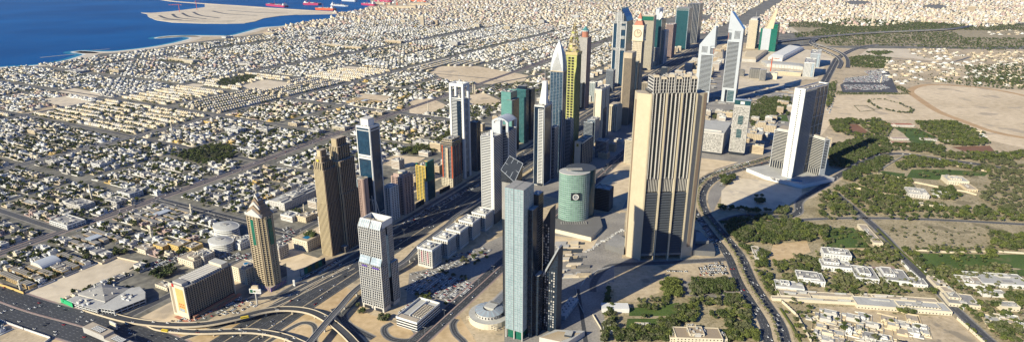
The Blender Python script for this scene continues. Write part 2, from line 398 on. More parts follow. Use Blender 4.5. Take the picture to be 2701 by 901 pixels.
lot('ground', T(0, 0, r2, (180, 852), (390, 800), (470, 825), (330, 870)), 'dirt', .05, 'narrow bare lot among villas')
lot('ground', T(540, 0, r2, (230, 655), (440, 600), (690, 630), (480, 692)), 'pale_sand', .05, 'square empty sand lot in the villa district')
lot('ground', T(1080, 0, r2, (150, 550), (230, 500), (510, 500), (900, 570), (870, 610), (700, 640), (480, 630), (300, 610)), 'sand', .05, 'very large bare sand field behind the towers')
lot('ground', T(930, 300, r2, (220, 352), (330, 310), (550, 330), (420, 415), (230, 385)), 'sand', .05, 'bare sand football ground behind the dark blue tower')
lot('ground', T(540, 0, r2, (1000, 525), (1060, 500), (1200, 510), (1150, 530)), 'pale_sand', .05, 'small bare lot in the distance')
lot('ground', T(0, 0, r2, (1360, 650), (1440, 630), (1560, 640), (1480, 665)), 'pale_sand', .05, 'small triangular bare lot')
lot('ground', T(640, 480, 2.6846, (300, 465), (450, 510), (600, 555), (400, 690), (320, 730)), 'sand', .05, 'sandy lot between the two golden towers')
lot('ground', T(1180, 300, r2, (0, 0), (10, 10), (20, 0)), 'sand', .05, 'scrap of bare ground')
for q in (T(1080, 0, r2, (0, 760), (160, 740), (290, 800), (150, 859), (0, 859)), T(1080, 0, r2, (450, 720), (560, 700), (690, 760), (640, 790), (450, 800)), T(540, 0, r2, (1180, 705), (1420, 730), (1320, 790), (1150, 740))):
    lot('ground', q, 'sand', .05, 'bare sandy block beside low houses')
# interchange sand
lot('ground', [(100, 905), (160, 800), (300, 835), (420, 862), (540, 858), (640, 835), (760, 800), (900, 745), (960, 790), (985, 905)], 'orange_sand', .03, 'orange sand between the interchange ramps')
lot('ground', [(905, 905), (935, 815), (1000, 835), (1095, 870), (1200, 815), (1260, 905)], 'orange_sand', .035, 'orange sand around the hotel roundabout')
lot('ground', T(0, 600, r3, (0, 700), (380, 830), (330, 890), (0, 890)), 'dirt', .05, 'rubbly bare ground inside a white wall')
# car park between the office blocks and the inner road
lot('ground', T(1080, 600, r3, (0, 340), (170, 300), (700, 60), (720, 210), (60, 830), (-40, 700)), 'paving', .04, 'dusty car park in front of the office blocks', trees=True)
lot('ground', [(1330, 905), (1335, 640), (1480, 560), (1650, 560), (1640, 680), (1960, 690), (1980, 760), (1880, 790), (1600, 740), (1590, 905)], 'paving', .035, 'grey paved ground around the tall glass tower')
lot('ground', T(1380, 410, 3.065, (160, 600), (340, 820), (560, 745), (640, 610), (540, 680), (200, 640)), 'sand', .05, 'sand wedge below the oval green tower')
lot('ground', T(1380, 410, 3.065, (560, 260), (760, 60), (870, 40), (850, 330), (780, 470), (720, 420), (700, 250)), 'sand', .045, 'bare strip between the highway blocks and the beige giant tower')
lot('ground', T(1620, 300, r2, (560, 340), (640, 330), (935, 365), (760, 420), (560, 600)), 'sand', .05, 'sunlit bare lot behind the beige giant tower')
lot('ground', T(1830, 400, 3.903, (285, 400), (430, 270), (700, 290), (1110, 380), (1110, 440), (960, 560), (850, 620), (500, 600), (280, 560)), 'pale_sand', .05, 'bare lot below the white wall of the tall white slab')
lot('ground', T(1620, 600, r3, (0, 270), (850, 240), (950, 390), (900, 420), (540, 400), (160, 560), (0, 545)), 'dirt', .05, 'dusty parking ground in front of the beige giant tower')
# right-hand gardens and scrub
lot('ground', [(1560, 905), (1590, 770), (1700, 735), (1930, 750), (1990, 800), (2040, 905)], 'scrub', .03, 'dry garden soil under the park trees', trees=True)
sheet('grass', T(1620, 600, r3, (112, 600), (300, 590), (490, 560), (470, 662), (112, 662)), 'grass', .07, 'sunlit green lawn by the white shed', 'lawn')
sheet('grass', T(1620, 600, r3, (100, 682), (430, 682), (420, 740), (85, 765)), 'grass', .07, 'lower green lawn with a small pavilion', 'lawn')
SCR = sheet('ground', [(1905, 600), (2060, 540), (2150, 520), (2300, 420), (2450, 395), (2760, 420), (2760, 905), (2070, 905), (1990, 730)], 'scrub', .025, 'dry scrub ground of the palace quarter')
NOB.append(SCR)
for q, l in ((T(2160, 300, r2, (700, 420), (960, 420), (1290, 440), (1250, 470), (1000, 460), (900, 500), (660, 480)), 'irrigated green lawn with winding drive'),
             (T(2160, 300, r2, (480, 430), (650, 450), (640, 500), (440, 450)), 'small green lawn behind a cream wall'),
             (T(2160, 300, r2, (560, 100), (740, 110), (900, 180), (860, 250), (700, 220), (640, 150)), 'dark green paddock near red roofed stables'),
             (T(2160, 600, r3, (60, 0), (260, 0), (300, 40), (390, 150), (60, 150)), 'tree-lined lawn by the mansion'),
             (T(2160, 600, r3, (700, 190), (1290, 200), (1560, 200), (1560, 310), (1450, 300), (1150, 290), (1060, 330), (830, 300)), 'broad mown palace lawn'),
             (T(2160, 600, r3, (1450, 320), (1560, 310), (1560, 370), (1440, 340)), 'corner of mown lawn'),
             (T(1620, 300, r2, (1230, 15), (1300, 5), (1320, 60), (1230, 50)), 'small lawn behind the white slab tower')):
    NOT.append(sheet('grass', q, 'grass', .07, l, 'lawn'))
for q, m_, l in ((T(2160, 600, r3, (500, 0), (760, 0), (960, 140), (900, 165), (700, 150), (560, 60)), 'scrub', 'bare scrub plot beside a lane'),
              (T(2160, 600, r3, (830, 0), (1220, 0), (1300, 100), (1080, 165), (960, 130)), 'scrub', 'bare scrub plot with low bushes'),
              (T(2160, 600, r3, (0, 640), (0, 590), (520, 600), (560, 650), (1010, 665), (1230, 859), (1000, 900), (0, 900)), 'dirt', 'sandy quarter with courtyard houses'),
              (T(2160, 300, r2, (1000, 250), (1290, 240), (1330, 285), (1110, 285)), 'brown_turf', 'brown ploughed paddock'),
              (T(2160, 300, r2, (210, 80), (290, 80), (410, 160), (240, 150)), 'brown_turf', 'brown planted plot'),
              (T(2160, 600, r3, (160, 155), (390, 155), (340, 180), (200, 185)), 'orange_sand', 'orange earth strip behind the mansion'),
              (T(1620, 600, r3, (1200, 120), (1450, 100), (1480, 180), (1290, 250), (1150, 250)), 'orange_sand', 'orange earth yard among garden trees'),
              (T(2160, 600, r3, (380, 290), (560, 290), (600, 335), (380, 330)), 'pink_paving', 'walled paved court')):
    lot('ground', q, m_, .06, l, trees=('scrub' in l))
lot('ground', T(2160, 0, r2, (-60, 0 + 700), (690, 712), (700, 660), (850, 640), (1700, 690), (1700, 1150), (1290, 1060), (700, 900), (100, 920), (-40, 1100)), 'sand', .045, 'great bare field with a sand race track', trees=True)
b = MB(); TR = smooth([G(*p) for p in T(2160, 0, r2, (1700, 760), (1450, 700), (1200, 660), (900, 640), (760, 650), (690, 690), (760, 750), (900, 840), (1050, 900), (1300, 990), (1549, 1040), (1700, 1060))], 5); NOT.append([]);
mat('track', (.48, .31, .16), c2=(.56, .38, .21), scale=.02); ribbon(b, TR, -13, 13, .10, 'track'); tag(b.build('path'), 'curved orange sand race track', 'track', kind='structure')
lot('ground', T(2160, 0, r2, (180, 700), (160, 640), (230, 600), (470, 560), (520, 520), (600, 700)), 'old_asphalt', .055, 'dark car storage yard')
lot('ground', T(2160, 0, r2, (300, 420), (380, 365), (700, 370), (680, 400), (950, 470), (700, 440)), 'pale_sand', .045, 'bare land beside a wooded bank', trees=True)
lot('ground', T(1900, 60, 4.296, (740, 50), (1000, 60), (1200, 60), (1000, 110), (740, 120)), 'pale_sand', .045, 'bare pale land beyond the teal building')
lot('ground', T(1900, 60, 4.296, (200, 330), (500, 330), (960, 300), (1340, 380), (1180, 500), (1100, 640), (960, 640), (700, 760), (200, 760)), 'pale_sand', .045, 'disturbed sand of the exhibition quarter', trees=False)

swrect('ground', 1150, 3500, 150, 560, 'paving', .024, 'paved ground between the inland towers')
lot('ground', [(1700, 445), (1700, 300), (1960, 232), (2110, 250), (2150, 350), (2140, 400), (2040, 440), (1950, 450), (1900, 425)], 'paving', .03, 'dark paved business quarter behind the beige giant', trees=True); NOB.pop()
lot('ground', [(2075, 62), (2200, 45), (2450, 56), (2560, 66), (2800, 66), (2800, 118), (2560, 126), (2330, 120), (2165, 122), (2120, 95)], 'scrub', .05, 'dry ground of the green belt along the elevated road', trees=True)
lot('ground', [(2290, 128), (2700, 130), (2800, 150), (2800, 245), (2500, 225), (2380, 215), (2330, 180), (2240, 200), (2230, 160)], 'dirt', .04, 'dry ground between the inland houses', trees=True); NOB.pop()
# ------------------------------------------------------------------ roads
def swline(s0, s1, w, n=2): return [XY(s0 + (s1 - s0) * i / (n - 1), w) for i in range(n)]
def swcross(s, w0, w1): return [XY(s, w0), XY(s, w1)]
HWY = road('main twelve-lane highway between two rows of towers', swline(150, 4300, 655, 30), 62, 14, 'asphalt', .08, 2, 'old_asphalt', median=2.4)
road('service road along the seaward row of towers', swline(560, 4300, 698, 20), 9, 2, 'old_asphalt', .10, 1.5)
SRV = road('service road below the office blocks', swline(700, 4300, 583, 20), 10, 2, 'old_asphalt', .10, 1.5)
AL = road('wide curving cross road with heavy traffic', smooth([XY(s, w) for s, w in [(362, 1500), (365, 1250), (370, 1030), (384, 900), (395, 800), (400, 720), (380, 500), (360, 300)]], 5), 62, 12, 'asphalt', .12, 3, 'pink_paving', median=3)
road('street with pink kerbs through the near villas', smooth([XY(s, w) for s, w in [(380, 1249), (577, 1254), (867, 1252), (1228, 1268), (1700, 1275), (4300, 1290)]], 4), 20, 4, 'old_asphalt', .09, 3, 'pink_paving', median=2)
road('long seaside district avenue', [XY(200, 1780), XY(4300, 1800)], 24, 4, 'old_asphalt', .09, 4, 'paving', median=5)
road('second district avenue nearer the sea', [XY(200, 2370), XY(4300, 2420)], 22, 4, 'old_asphalt', .09, 4, 'paving')
road('beach road behind the sand', [XY(700, 3200), XY(4400, 3330)], 18, 4, 'old_asphalt', .09, 3, 'paving')
road('busy cross street to the avenue', swcross(748, 735, 1250), 22, 4, 'asphalt', .075, 2, 'paving', median=2)
road('cross street into the villa district', swcross(1646, 735, 1790), 16, 2, 'old_asphalt', .075, 2)
road('cross street beside the sand field', smooth([XY(s, w) for s, w in [(2160, 735), (2180, 1195), (2500, 1150), (2556, 1143)]], 4), 14, 2, 'old_asphalt', .075, 2)
for s in (1040, 1340, 2000, 2350, 2750, 3150, 3600, 4050):
    road('narrow cross street among villas', swcross(s, 1260, 3400), 9, 2, 'old_asphalt', .07, 1.5, marks=False)
road('cross street from school quarter to the sea', swcross(560, 1260, 3300), 12, 2, 'old_asphalt', .072, 2, marks=False)
road('side street behind the seaward towers', swline(430, 4000, 850, 20), 12, 2, 'old_asphalt', .072, 2, marks=False)
INN = road('inner dual road below the car park', swline(480, 1700, 434, 20), 26, 6, 'asphalt', .11, 2.5, 'pink_paving', median=2)
FIN = road('curving boulevard with a palm median', smooth([G(*p) for p in [(2085, 980), (2051, 901), (2033, 845), (1970, 747), (1935, 670), (1879, 600), (1842, 545), (1844, 500), (1878, 468), (1934, 447), (2025, 422), (2090, 395), (2140, 350), (2150, 300), (2165, 235)]], 6), 38, 8, 'asphalt', .11, 4, 'dirt', median=9)
RR = road('straight lane between palace walls', smooth([G(*p) for p in [(2200, 505), (2311, 600), (2377, 670), (2475, 768), (2531, 824), (2600, 888), (2640, 920)]], 4), 13, 2, 'old_asphalt', .10, 2.5)
road('winding road below the white slab tower', smooth([G(*p) for p in [(1900, 585), (1960, 568), (2060, 570), (2105, 560), (2110, 530), (2160, 496), (2265, 433), (2356, 405), (2474, 418), (2700, 450)]], 5), 14, 2, 'asphalt', .105, 2.5)
road('road along the garden edge', smooth([G(*p) for p in [(1960, 590), (2200, 575), (2450, 578), (2720, 592)]], 4), 8, 2, 'old_asphalt', .10, 2)
road('straight ground-level road past the car yard', smooth([G(*p) for p in [(2165, 235), (2200, 170), (2215, 150), (2260, 128), (2320, 118), (2420, 118), (2560, 126), (2700, 130)]], 5), 30, 6, 'asphalt', .10, 3, median=3)
road('lane across the dry fields', smooth([G(*p) for p in [(2280, 145), (2400, 158), (2500, 165), (2560, 150)]], 4), 10, 2, 'old_asphalt', .10, 2)
road('service loop beside the hotel roundabout', smooth([G(*p) for p in T(900, 600, 3.3, (170, 590), (60, 700), (20, 760), (60, 840), (160, 900), (280, 960))], 5), 9, 2, 'asphalt', .115, 2, 'paving')
road('looping service lane on orange sand', smooth([G(*p) for p in T(1000, 650, 3.423, (120, 690), (50, 730), (60, 790), (130, 835), (260, 845), (380, 800), (520, 700))], 5), 8, 2, 'asphalt', .115, 1.5, 'paving')
road('slip road from the inner road', smooth([G(*p) for p in T(1000, 650, 3.423, (700, 650), (665, 700), (690, 780), (760, 850), (780, 900))], 5), 8, 2, 'asphalt', .12, 1.5, 'paving')
road('avenue in front of the beige giant tower', smooth([G(*p) for p in T(1620, 600, r3, (-160, 480), (-150, 400), (-60, 300), (60, 275), (400, 262), (850, 235))], 5), 12, 2, 'old_asphalt', .10, 2)

for l_, pts_, w_ in (('slip road below the golden tower', [(540, 812), (640, 792), (720, 782), (770, 768), (830, 738), (900, 705), (985, 664)], 9), ('lower slip road joining the highway from the wide road', [(440, 905), (560, 866), (650, 836), (740, 797), (830, 752), (930, 704)], 9), ('slip road under the metro viaduct', [(880, 812), (905, 842), (925, 868), (965, 915)], 10), ('loop lane on the orange sand under the flyovers', [(700, 905), (760, 868), (800, 850), (830, 860), (830, 905)], 7)):
    road(l_, smooth([G(*p) for p in pts_], 6), w_, 2, 'asphalt', .13, 1.5, 'parapet')
b = MB()
for o_ in (-15.2, 15.2): ribbon(b, HWY, o_ - .8, o_ + .8, .14, 'dirt')
tag(b.build('kerb_strip'), 'sandy separator strips along the main highway', 'kerb', kind='structure')
def bridge(name, label, cat, P3, width, deck='asphalt', side='parapet', piers=7, ph=1.3, thick=1.4, pm='parapet', rails=False, gap=30, r=1.3):
    x = sum(p[0] for p in P3) / len(P3); y = sum(p[1] for p in P3) / len(P3)
    t = thing(name, label, cat, x, y, 0.)
    P = [(p[0] - x, p[1] - y) for p in P3]; Z = [p[2] for p in P3]
    A = offs(P, -width / 2); B = offs(P, width / 2); d = MB()
    for i in range(len(P) - 1):
        z0, z1 = Z[i], Z[i + 1]
        d.quad((*A[i], z0), (*B[i], z0), (*B[i + 1], z1), (*A[i + 1], z1), deck)
        d.quad((*A[i + 1], z1 - thick), (*B[i + 1], z1 - thick), (*B[i], z0 - thick), (*A[i], z0 - thick), side)
    d.build('deck', t)
    for sg, E_ in ((-1, A), (1, B)):
        F_ = offs(P, sg * (width / 2 + .5)); q = MB()
        for i in range(len(P) - 1):
            z0, z1 = Z[i], Z[i + 1]; a, b_, c, e = E_[i], E_[i + 1], F_[i], F_[i + 1]
            if sg < 0: a, b_, c, e = b_, a, e, c; z0, z1 = z1, z0
            q.quad((*a, z0 + ph), (*c, z0 + ph), (*e, z1 + ph), (*b_, z1 + ph), side)
            q.quad((*c, z0 - thick), (*e, z1 - thick), (*e, z1 + ph), (*c, z0 + ph), side)
            q.quad((*b_, z1 - .01), (*a, z0 - .01), (*a, z0 + ph), (*b_, z1 + ph), side)
        q.build('parapet', t)
    if rails:
        for o in (-2.6, -1.1, 1.1, 2.6):
            q = MB()
            C1 = offs(P, o - .15); C2 = offs(P, o + .15)
            for i in range(len(P) - 1): q.quad((*C1[i], Z[i] + .3), (*C2[i], Z[i] + .3), (*C2[i + 1], Z[i + 1] + .3), (*C1[i + 1], Z[i + 1] + .3), 'steel')
            q.build('rail', t)
    acc = 0.; last = None
    pr = MB(); pr.cyl(0, 0, 0, 1, r, pm, 10); pmesh = pr.mesh('pier')
    for i in range(len(P) - 1):
        acc += math.dist(P[i], P[i + 1])
        if acc > gap and Z[i] > 4:
            acc = 0.; o = bpy.data.objects.new('pier', pmesh); COL.objects.link(o); o.parent = t; o.location = (*P[i], 0); o.scale = (1, 1, Z[i] - thick)
    ROADS.append(([(p[0], p[1]) for p in P3], width / 2 + 1)); return P3
def lift(pts, z, k=6):
    """photo points read on the deck, z gives the deck height at each"""
    q = smooth([(*G(p[0], p[1], h), h) for p, h in zip(pts, z)], k); return q
FLY = [bridge('flyover', 'long curving flyover with cream parapets sweeping across the highway', 'flyover', lift([(228, 812), (340, 843), (450, 855), (540, 853), (620, 838), (700, 818), (760, 813), (820, 821), (870, 846), (910, 878), (945, 915)], [1.2, 2.5, 4, 6, 8, 9, 9, 9, 9, 8, 7]), 10.5, gap=35),
       bridge('flyover', 'lower curved flyover with queueing cars, nearest the hotel slab foot', 'flyover', lift([(395, 853), (420, 864), (480, 872), (540, 874), (610, 872), (680, 873), (750, 886), (812, 912)], [1.3, 2, 3.5, 6, 7.5, 8, 8, 8]), 9, gap=32)]
METRO = lift([(790, 930), (817, 901), (855, 856), (890, 817), (953, 752), (1061, 692), (1110, 645), (1180, 592)], [11] * 8)
ms = SW(METRO[-1][0], METRO[-1][1]); METRO += [(*XY(s, 601), 11) for s in range(int(ms[0]) + 40, 3500, 60)]
bridge('metro_viaduct', 'straight elevated metro viaduct with pale parapets beside the highway', 'viaduct', METRO, 8.5, 'old_asphalt', 'offwhite', rails=True, gap=32, pm='offwhite', ph=1.1)
bridge('flyover', 'far elevated expressway crossing the green belt', 'flyover', lift([(1995, 120), (2060, 108), (2160, 97), (2300, 86), (2400, 81.5), (2509, 76), (2560, 68), (2600, 62), (2720, 60)], [8, 10, 10, 10, 10, 10, 9, 8, 8]), 34, 'old_asphalt', 'offwhite', gap=90, r=3)
bridge('flyover', 'twin-lane flyover curving in an S beside the exhibition halls', 'flyover', lift([(2235, 178), (2236, 160), (2226, 145), (2205, 133), (2175, 122), (2150, 115), (2145, 108), (2160, 100)], [3, 7, 9, 10, 10, 10, 10, 10]), 17, 'old_asphalt', 'offwhite', gap=70, r=2.5)
bridge('flyover', 'inner carriageway flyover of the same S curve', 'flyover', lift([(2212, 180), (2218, 163), (2207, 149), (2183, 137), (2155, 124), (2138, 115), (2140, 106), (2150, 100)], [3, 7, 9, 10, 10, 10, 10, 10]), 15, 'old_asphalt', 'offwhite', gap=70, r=2.5)

# ------------------------------------------------------------------ towers
TOW = {}
def begin(key, label, xt, yt, xl, xr, w=None, base=None, cat='tower', name='office_tower', land=None, keep=1., tri=None):
    x, y, W, D, h = place(xt, yt, xl, xr, w, base); rz = GR
    if tri:     # tops of the two far corners were read too: the block has a turn of its own
        X, Y = G(*base); A = G(xl, tri[0], h); B = G(xr, tri[1], h); W = math.dist((X, Y), A); D = math.dist((X, Y), B)
        W = min(W, tri[2]) if len(tri) > 2 else W
        a = math.atan2(B[1] - Y, B[0] - X); rz = a - math.pi / 2; x = X + math.cos(a) * D / 2 - math.cos(rz) * W / 2; y = Y + math.sin(a) * D / 2 - math.sin(rz) * W / 2
    t = thing(name, label, cat, x, y, rz)
    KEEP.append((x, y, math.hypot(W, D) * .5 * keep + 6)); TOW[key] = (x, y, W, D, h)
    if land: LAND.append((x, y, land))
    return t, W, D, h, -W / 2, -D / 2, W / 2, D / 2
def chamfer(x0, y0, x1, y1, c): return [(x0 + c, y0), (x1 - c, y0), (x1, y0 + c), (x1, y1 - c), (x1 - c, y1), (x0 + c, y1), (x0, y1 - c), (x0, y0 + c)]
def roofkit(t, x0, y0, x1, y1, z, m, h=1.4, n=6, name='roof'):
    b = MB(); b.parapet(x0 - .1, y0 - .1, x1 + .1, y1 + .1, z, h, .6, m); b.plant(x0 + 1.5, y0 + 1.5, x1 - 1.5, y1 - 1.5, z + .05, n); return b.build(name, t)
def mast(t, x, y, z, h, r=.5, m='offwhite', name='antenna'):
    b = MB(); b.cyl(x, y, z, z + h * .5, r, m, 6, r1=r * .7); b.cyl(x, y, z + h * .5, z + h, r * .7, m, 6, r1=r * .2); return b.build(name, t)

# 1 hotel slab with deep window grid and an advertisement wall
t, W, D, h, x0, y0, x1, y1 = begin(1, 'long slab hotel with a deep honeycomb window grid and a painted end wall', 491, 756, 452.6, 612.6, base=(501, 840), name='hotel_block', cat='hotel', land='the honeycomb hotel slab')
b = MB(); b.box(x0, y0, 0, x1, y1, h - 3, 'window', 'roof_grey')
b.wall((x1, y0), (x1, y1), 5, h - 3, (3.2, 1.3, 1.0, 'brown_stone'), (round(D / 3.9), 1.3, 1.3, 'brown_stone')); b.wall((x0, y1), (x0, y0), 5, h - 3, (3.2, 1.3, 1.0, 'brown_stone'), (round(D / 3.9), 1.3, 1.3, 'brown_stone'))
b.box(x0 - .6, y0 - 1.5, 0, x1 + 1.6, y0 - .02, h, 'pale_cream'); b.box(x0 - .6, y1 + .02, 0, x1 + 1.6, y1 + 1.5, h, 'pale_cream'); b.build('wall', t)
q = MB(); q.box(x0 + .5, y0 + .5, h - 2.98, x1 - .3, y1 - .5, h - 2.2, 'roof_grey'); n = int(D / 4.6)
for i in range(n):
    yy = y0 + 14 + i * (D - 16) / n
    q.box(x0 + 2, yy, h - 2.2, x1 - 2.5, yy + 2.3, h + .9, 'offwhite')
q.box(x0 + 6, y0 + 1.5, h - 2.2, x1 - 6, y0 + 11, h + 2.5, 'offwhite', 'roof_grey'); q.box(x0 + 3, y1 - 14, h - 2.2, x1 - 1, y1 - 2, h + 5, 'pale_cream', 'roof_light'); q.build('roof', t)
q = MB(); q.box(x0 + W * .42, y0 - 1.62, 10, x1 - 1.5, y0 - 1.52, h - 5, 'ochre'); q.box(x0 + W * .05, y0 - 1.62, 4, x0 + W * .22, y0 - 1.52, h - 4, 'brown_stone')
for i in range(3):
    for j in range(2): q.box(x0 + W * (.52 + .13 * i), y0 - 1.72, 17 + j * 4, x0 + W * (.60 + .13 * i), y0 - 1.62, 19.4 + j * 4, 'orange_red')
q.box(x0 + W * .5, y0 - 1.72, 10.5, x0 + W * .85, y0 - 1.62, 15, 'glass_pale'); q.build('advertisement', t)
q = MB(); q.box(x0 + W * .22, y0 - 1.9, h - 4.5, x0 + W * .36, y0 - 1.55, h + .6, 'red'); q.build('sign', t)
q = MB(); q.box(x1 + 1.6, y0 + 3, 0, x1 + 7, y1 - 3, 4.2, 'brown', 'terracotta'); q.build('canopy', t)
sheet('pavement', T(420, 600, 2.855, (110, 670), (150, 655), (235, 690), (430, 600), (600, 490), (625, 500), (470, 600), (270, 700), (200, 712)), 'terracotta', .14, 'red brick forecourt of the slab hotel', 'pavement')

# 2 golden tower with stepped chevron roof
t, W, D, h, x0, y0, x1, y1 = begin(2, 'golden apartment tower with stepped chevron roof, spire and tall green glass slots', 703.3, 576.8, 656.8, 740.6, base=(716, 767), name='apartment_tower', land='the chevron-roofed golden tower')
b = MB(); P8 = chamfer(x0, y0, x1, y1, 8); b.prism(P8, 0, h, 'glass_dark', 'roof_tan')
for i in range(8):
    p, q_ = P8[i], P8[(i + 1) % 8]; L_ = math.dist(p, q_)
    b.wall(p, q_, 8, h, (3.5, 1.9, 1.6, 'gold_rib'), (2, 1.2, 1.5, 'gold_rib') if L_ < 14 else (3, 2.2, 1.7, 'brown_stone'))
b.build('wall', t)
q = MB(); m_ = .5
q.box(-3.2, y0 - 2.0, h * .62, 3.2, y0 - .2, h - 5, 'glass_emerald'); q.box(x1 + .2, -3.2, h * .62, x1 + 2.0, 3.2, h - 5, 'glass_emerald'); q.build('glazing', t)
q = MB(); q.box(x0 - 1.6, y0 - 1.6, 0, x1 + 1.6, y1 + 1.6, 7, 'brown_stone', 'roof_tan')
q.wall((x0 - 1.6, y0 - 1.6), (x1 + 1.6, y0 - 1.6), 0, 7, None, (10, 1, .5, 'purple')); q.wall((x1 + 1.6, y0 - 1.6), (x1 + 1.6, y1 + 1.6), 0, 7, None, (10, 1, .5, 'purple')); q.build('podium', t)
q = MB(); hp = HZ(TOW[2][1], 506) - h - 1; rw = W / 2 - 1; rd = D / 2 - 1
for k in range(5):
    f = 1 - k * .17; z = h + k * hp * .16
    pts = [(-rw * f, z), (rw * f, z), (rw * f * .72, z + hp * .12), (0, z + hp * .34), (-rw * f * .72, z + hp * .12)]
    q.xz(pts, -rd * (1 - k * .19), rd * (1 - k * .19), 'offwhite' if k % 2 == 0 else 'brown'); q.cyl(0, 0, z, z + hp * .12, min(rw, rd) * f, 'cream' if k % 2 else 'brown_stone', 8)
    n0 = len(q.v); q2 = [(rd * f, z), (0, z + hp * .34), (-rd * f, z)]
    wx = rw * (1 - k * .19) + .4
    q.quad((wx, -rd * f * .9, z), (wx, rd * f * .9, z), (wx * .9, rd * f * .5, z + hp * .2), (wx * .9, -rd * f * .5, z + hp * .2), 'brown')
q.prism([(-4, -4), (4, -4), (4, 4), (-4, 4)], h + hp * .55, h + hp, 'pale_cream', k=.12); q.build('roof', t)
mast(t, 0, 0, h + hp - 2, 13, .5, 'cream', 'spire')

# 3 twin stepped brown tower
t, W, D, h, x0, y0, x1, y1 = begin(3, 'dark bronze twin-peaked tower with golden vertical ribs and stepped crowns', 845.4, 451, 819, 919, base=(877, 675), name='hotel_tower', land='the bronze twin-peaked tower')
b = MB()
def ribbed(x0, y0, x1, y1, z0, z1, core='glass_dark', m='gold_rib', nx=7, ny=6):
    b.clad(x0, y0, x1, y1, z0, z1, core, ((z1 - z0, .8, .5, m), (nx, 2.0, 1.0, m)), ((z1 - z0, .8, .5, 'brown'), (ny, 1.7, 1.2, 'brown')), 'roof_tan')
y2 = y0 + D * .44
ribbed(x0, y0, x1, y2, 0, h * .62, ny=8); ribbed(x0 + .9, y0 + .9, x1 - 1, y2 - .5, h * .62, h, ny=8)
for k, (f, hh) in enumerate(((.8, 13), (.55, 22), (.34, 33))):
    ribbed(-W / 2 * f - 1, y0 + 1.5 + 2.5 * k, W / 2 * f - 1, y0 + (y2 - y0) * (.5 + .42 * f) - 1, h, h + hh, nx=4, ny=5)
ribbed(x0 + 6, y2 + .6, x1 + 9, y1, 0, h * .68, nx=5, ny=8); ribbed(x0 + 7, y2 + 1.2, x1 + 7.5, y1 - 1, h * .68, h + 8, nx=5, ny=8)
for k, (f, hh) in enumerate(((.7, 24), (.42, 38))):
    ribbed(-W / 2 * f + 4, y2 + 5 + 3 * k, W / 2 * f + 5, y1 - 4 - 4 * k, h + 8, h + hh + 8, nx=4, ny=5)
b.build('wall', t)
q = MB(); q.box(x0 - 5, y0 + 6, 0, x0 - .5, y1 - 2, 14, 'brown_stone'); q.build('side_block', t); q = MB(); q.box(x1 + 1.5, y2 - 10, 0, x1 + 12, y2 + .4, 11, 'dark_stone', 'roof_grey'); q.build('podium', t)
q = MB(); q.box(-3, y0 + 1.2, h + 14.5, 1, y0 + 1.6, h + 18, 'yellow'); q.build('sign', t)

# 4 dark blue tower with white frame
t, W, D, h, x0, y0, x1, y1 = begin(4, 'slender dark blue glass tower in a thin white frame with a white rooftop box', 974.4, 338.4, 938.7, 999.9, w=716, land='the white-framed blue tower')
b = MB(); b.clad(x0, y0, x1, y1, 0, h, 'glass_blue', (None, (1, 1.5, .8, 'white')), (None, (1, 1.5, .8, 'white')), 'roof_light')
for a, c in (((x0, y0), (x1, y0)), ((x1, y0), (x1, y1)), ((x1, y1), (x0, y1)), ((x0, y1), (x0, y0))):
    b.wall(a, c, h - 6.5, h, (6.5, 3.2, 1.0, 'white'))
b.wall((x0, y0), (x1, y0), h * .70, h * .74, (10, 8, 1.0, 'white')); b.wall((x0, y0), (x1, y0), h * .29, h * .31, (10, 4, .9, 'offwhite'))
b.wall((x0, y0), (x1, y0), 0, h * .28, (h, 1, .6, 'offwhite'), (7, .9, .7, 'offwhite')); b.build('wall', t)
roofkit(t, x0, y0, x1, y1, h, 'white', 2.5, 4); q = MB(); q.box(-W * .28, -D * .3, h, W * .28, D * .3, h + 14, 'white', 'offwhite'); q.box(-W * .3, -D * .32, h + 14, W * .3, D * .32, h + 15.5, 'offwhite'); q.build('plant_room', t)
q = MB()
for i in range(7):
    z = 3 + i * 5
    q.bar((x1 + 1.4, y0 + D * (.05 * i), z), (x1 + 1.4, y1 - 2, z), .35, 'white')
q.bar((x1 + 1.4, y0 + .5, 60), (x1 + 1.4, y0 + D * .55, 2), .5, 'white'); q.bar((x0 + W * .8, y0 - 1.4, 70), (x1 - .5, y0 - 1.4, 2), .45, 'white'); q.build('canopy_frame', t)

def banded(key, label, c, land=None, core='window', m='white', pitch=3.6, th=1.7, pr=1.0, vb=None, vs=None, top='roof_light', cat='tower', name='apartment_tower', wband=None, roofn=6, ms=None):
    t, W, D, h, x0, y0, x1, y1 = begin(key, label, *c, land=land, cat=cat, name=name)
    b = MB(); b.clad(x0, y0, x1, y1, 0, h, core, ((pitch, th, pr, m), vb), ((pitch, th, pr, ms or m), vs or vb), top); b.build('wall', t)
    roofkit(t, x0, y0, x1, y1, h, m, n=roofn); return t, W, D, h, x0, y0, x1, y1
C = lambda xt, yt, xl, xr, w=None, base=None: (xt, yt, xl, xr, w, base)
# 5 brown tower with rounded corners
t, W, D, h, x0, y0, x1, y1 = begin(5, 'brown stone tower with round corner turrets, tucked behind the bronze twin-peaked tower', 957, 476, 926, 973, w=722, name='apartment_tower')
b = MB(); P8 = chamfer(x0, y0, x1, y1, 6); b.cladpoly(P8, 0, h, 'window', ((3.4, 1.3, .8, 'pinkish'), (4, 1.4, .9, 'pinkish'))); b.build('wall', t)
q = MB()
for sx, sy in ((x0 + 5, y0 + 5), (x1 - 5, y0 + 5), (x1 - 5, y1 - 5), (x0 + 5, y1 - 5)): q.cyl(sx, sy, 0, h + 2, 5.2, 'pinkish', 14, 'roof_tan')
q.box(-1.8, y0 - 1.4, 4, 1.8, y0 - .2, h, 'glass_pale'); q.cyl(0, 0, h, h + 2, min(W, D) * .34, 'concrete', 20, 'roof_grey'); q.build('turret', t)
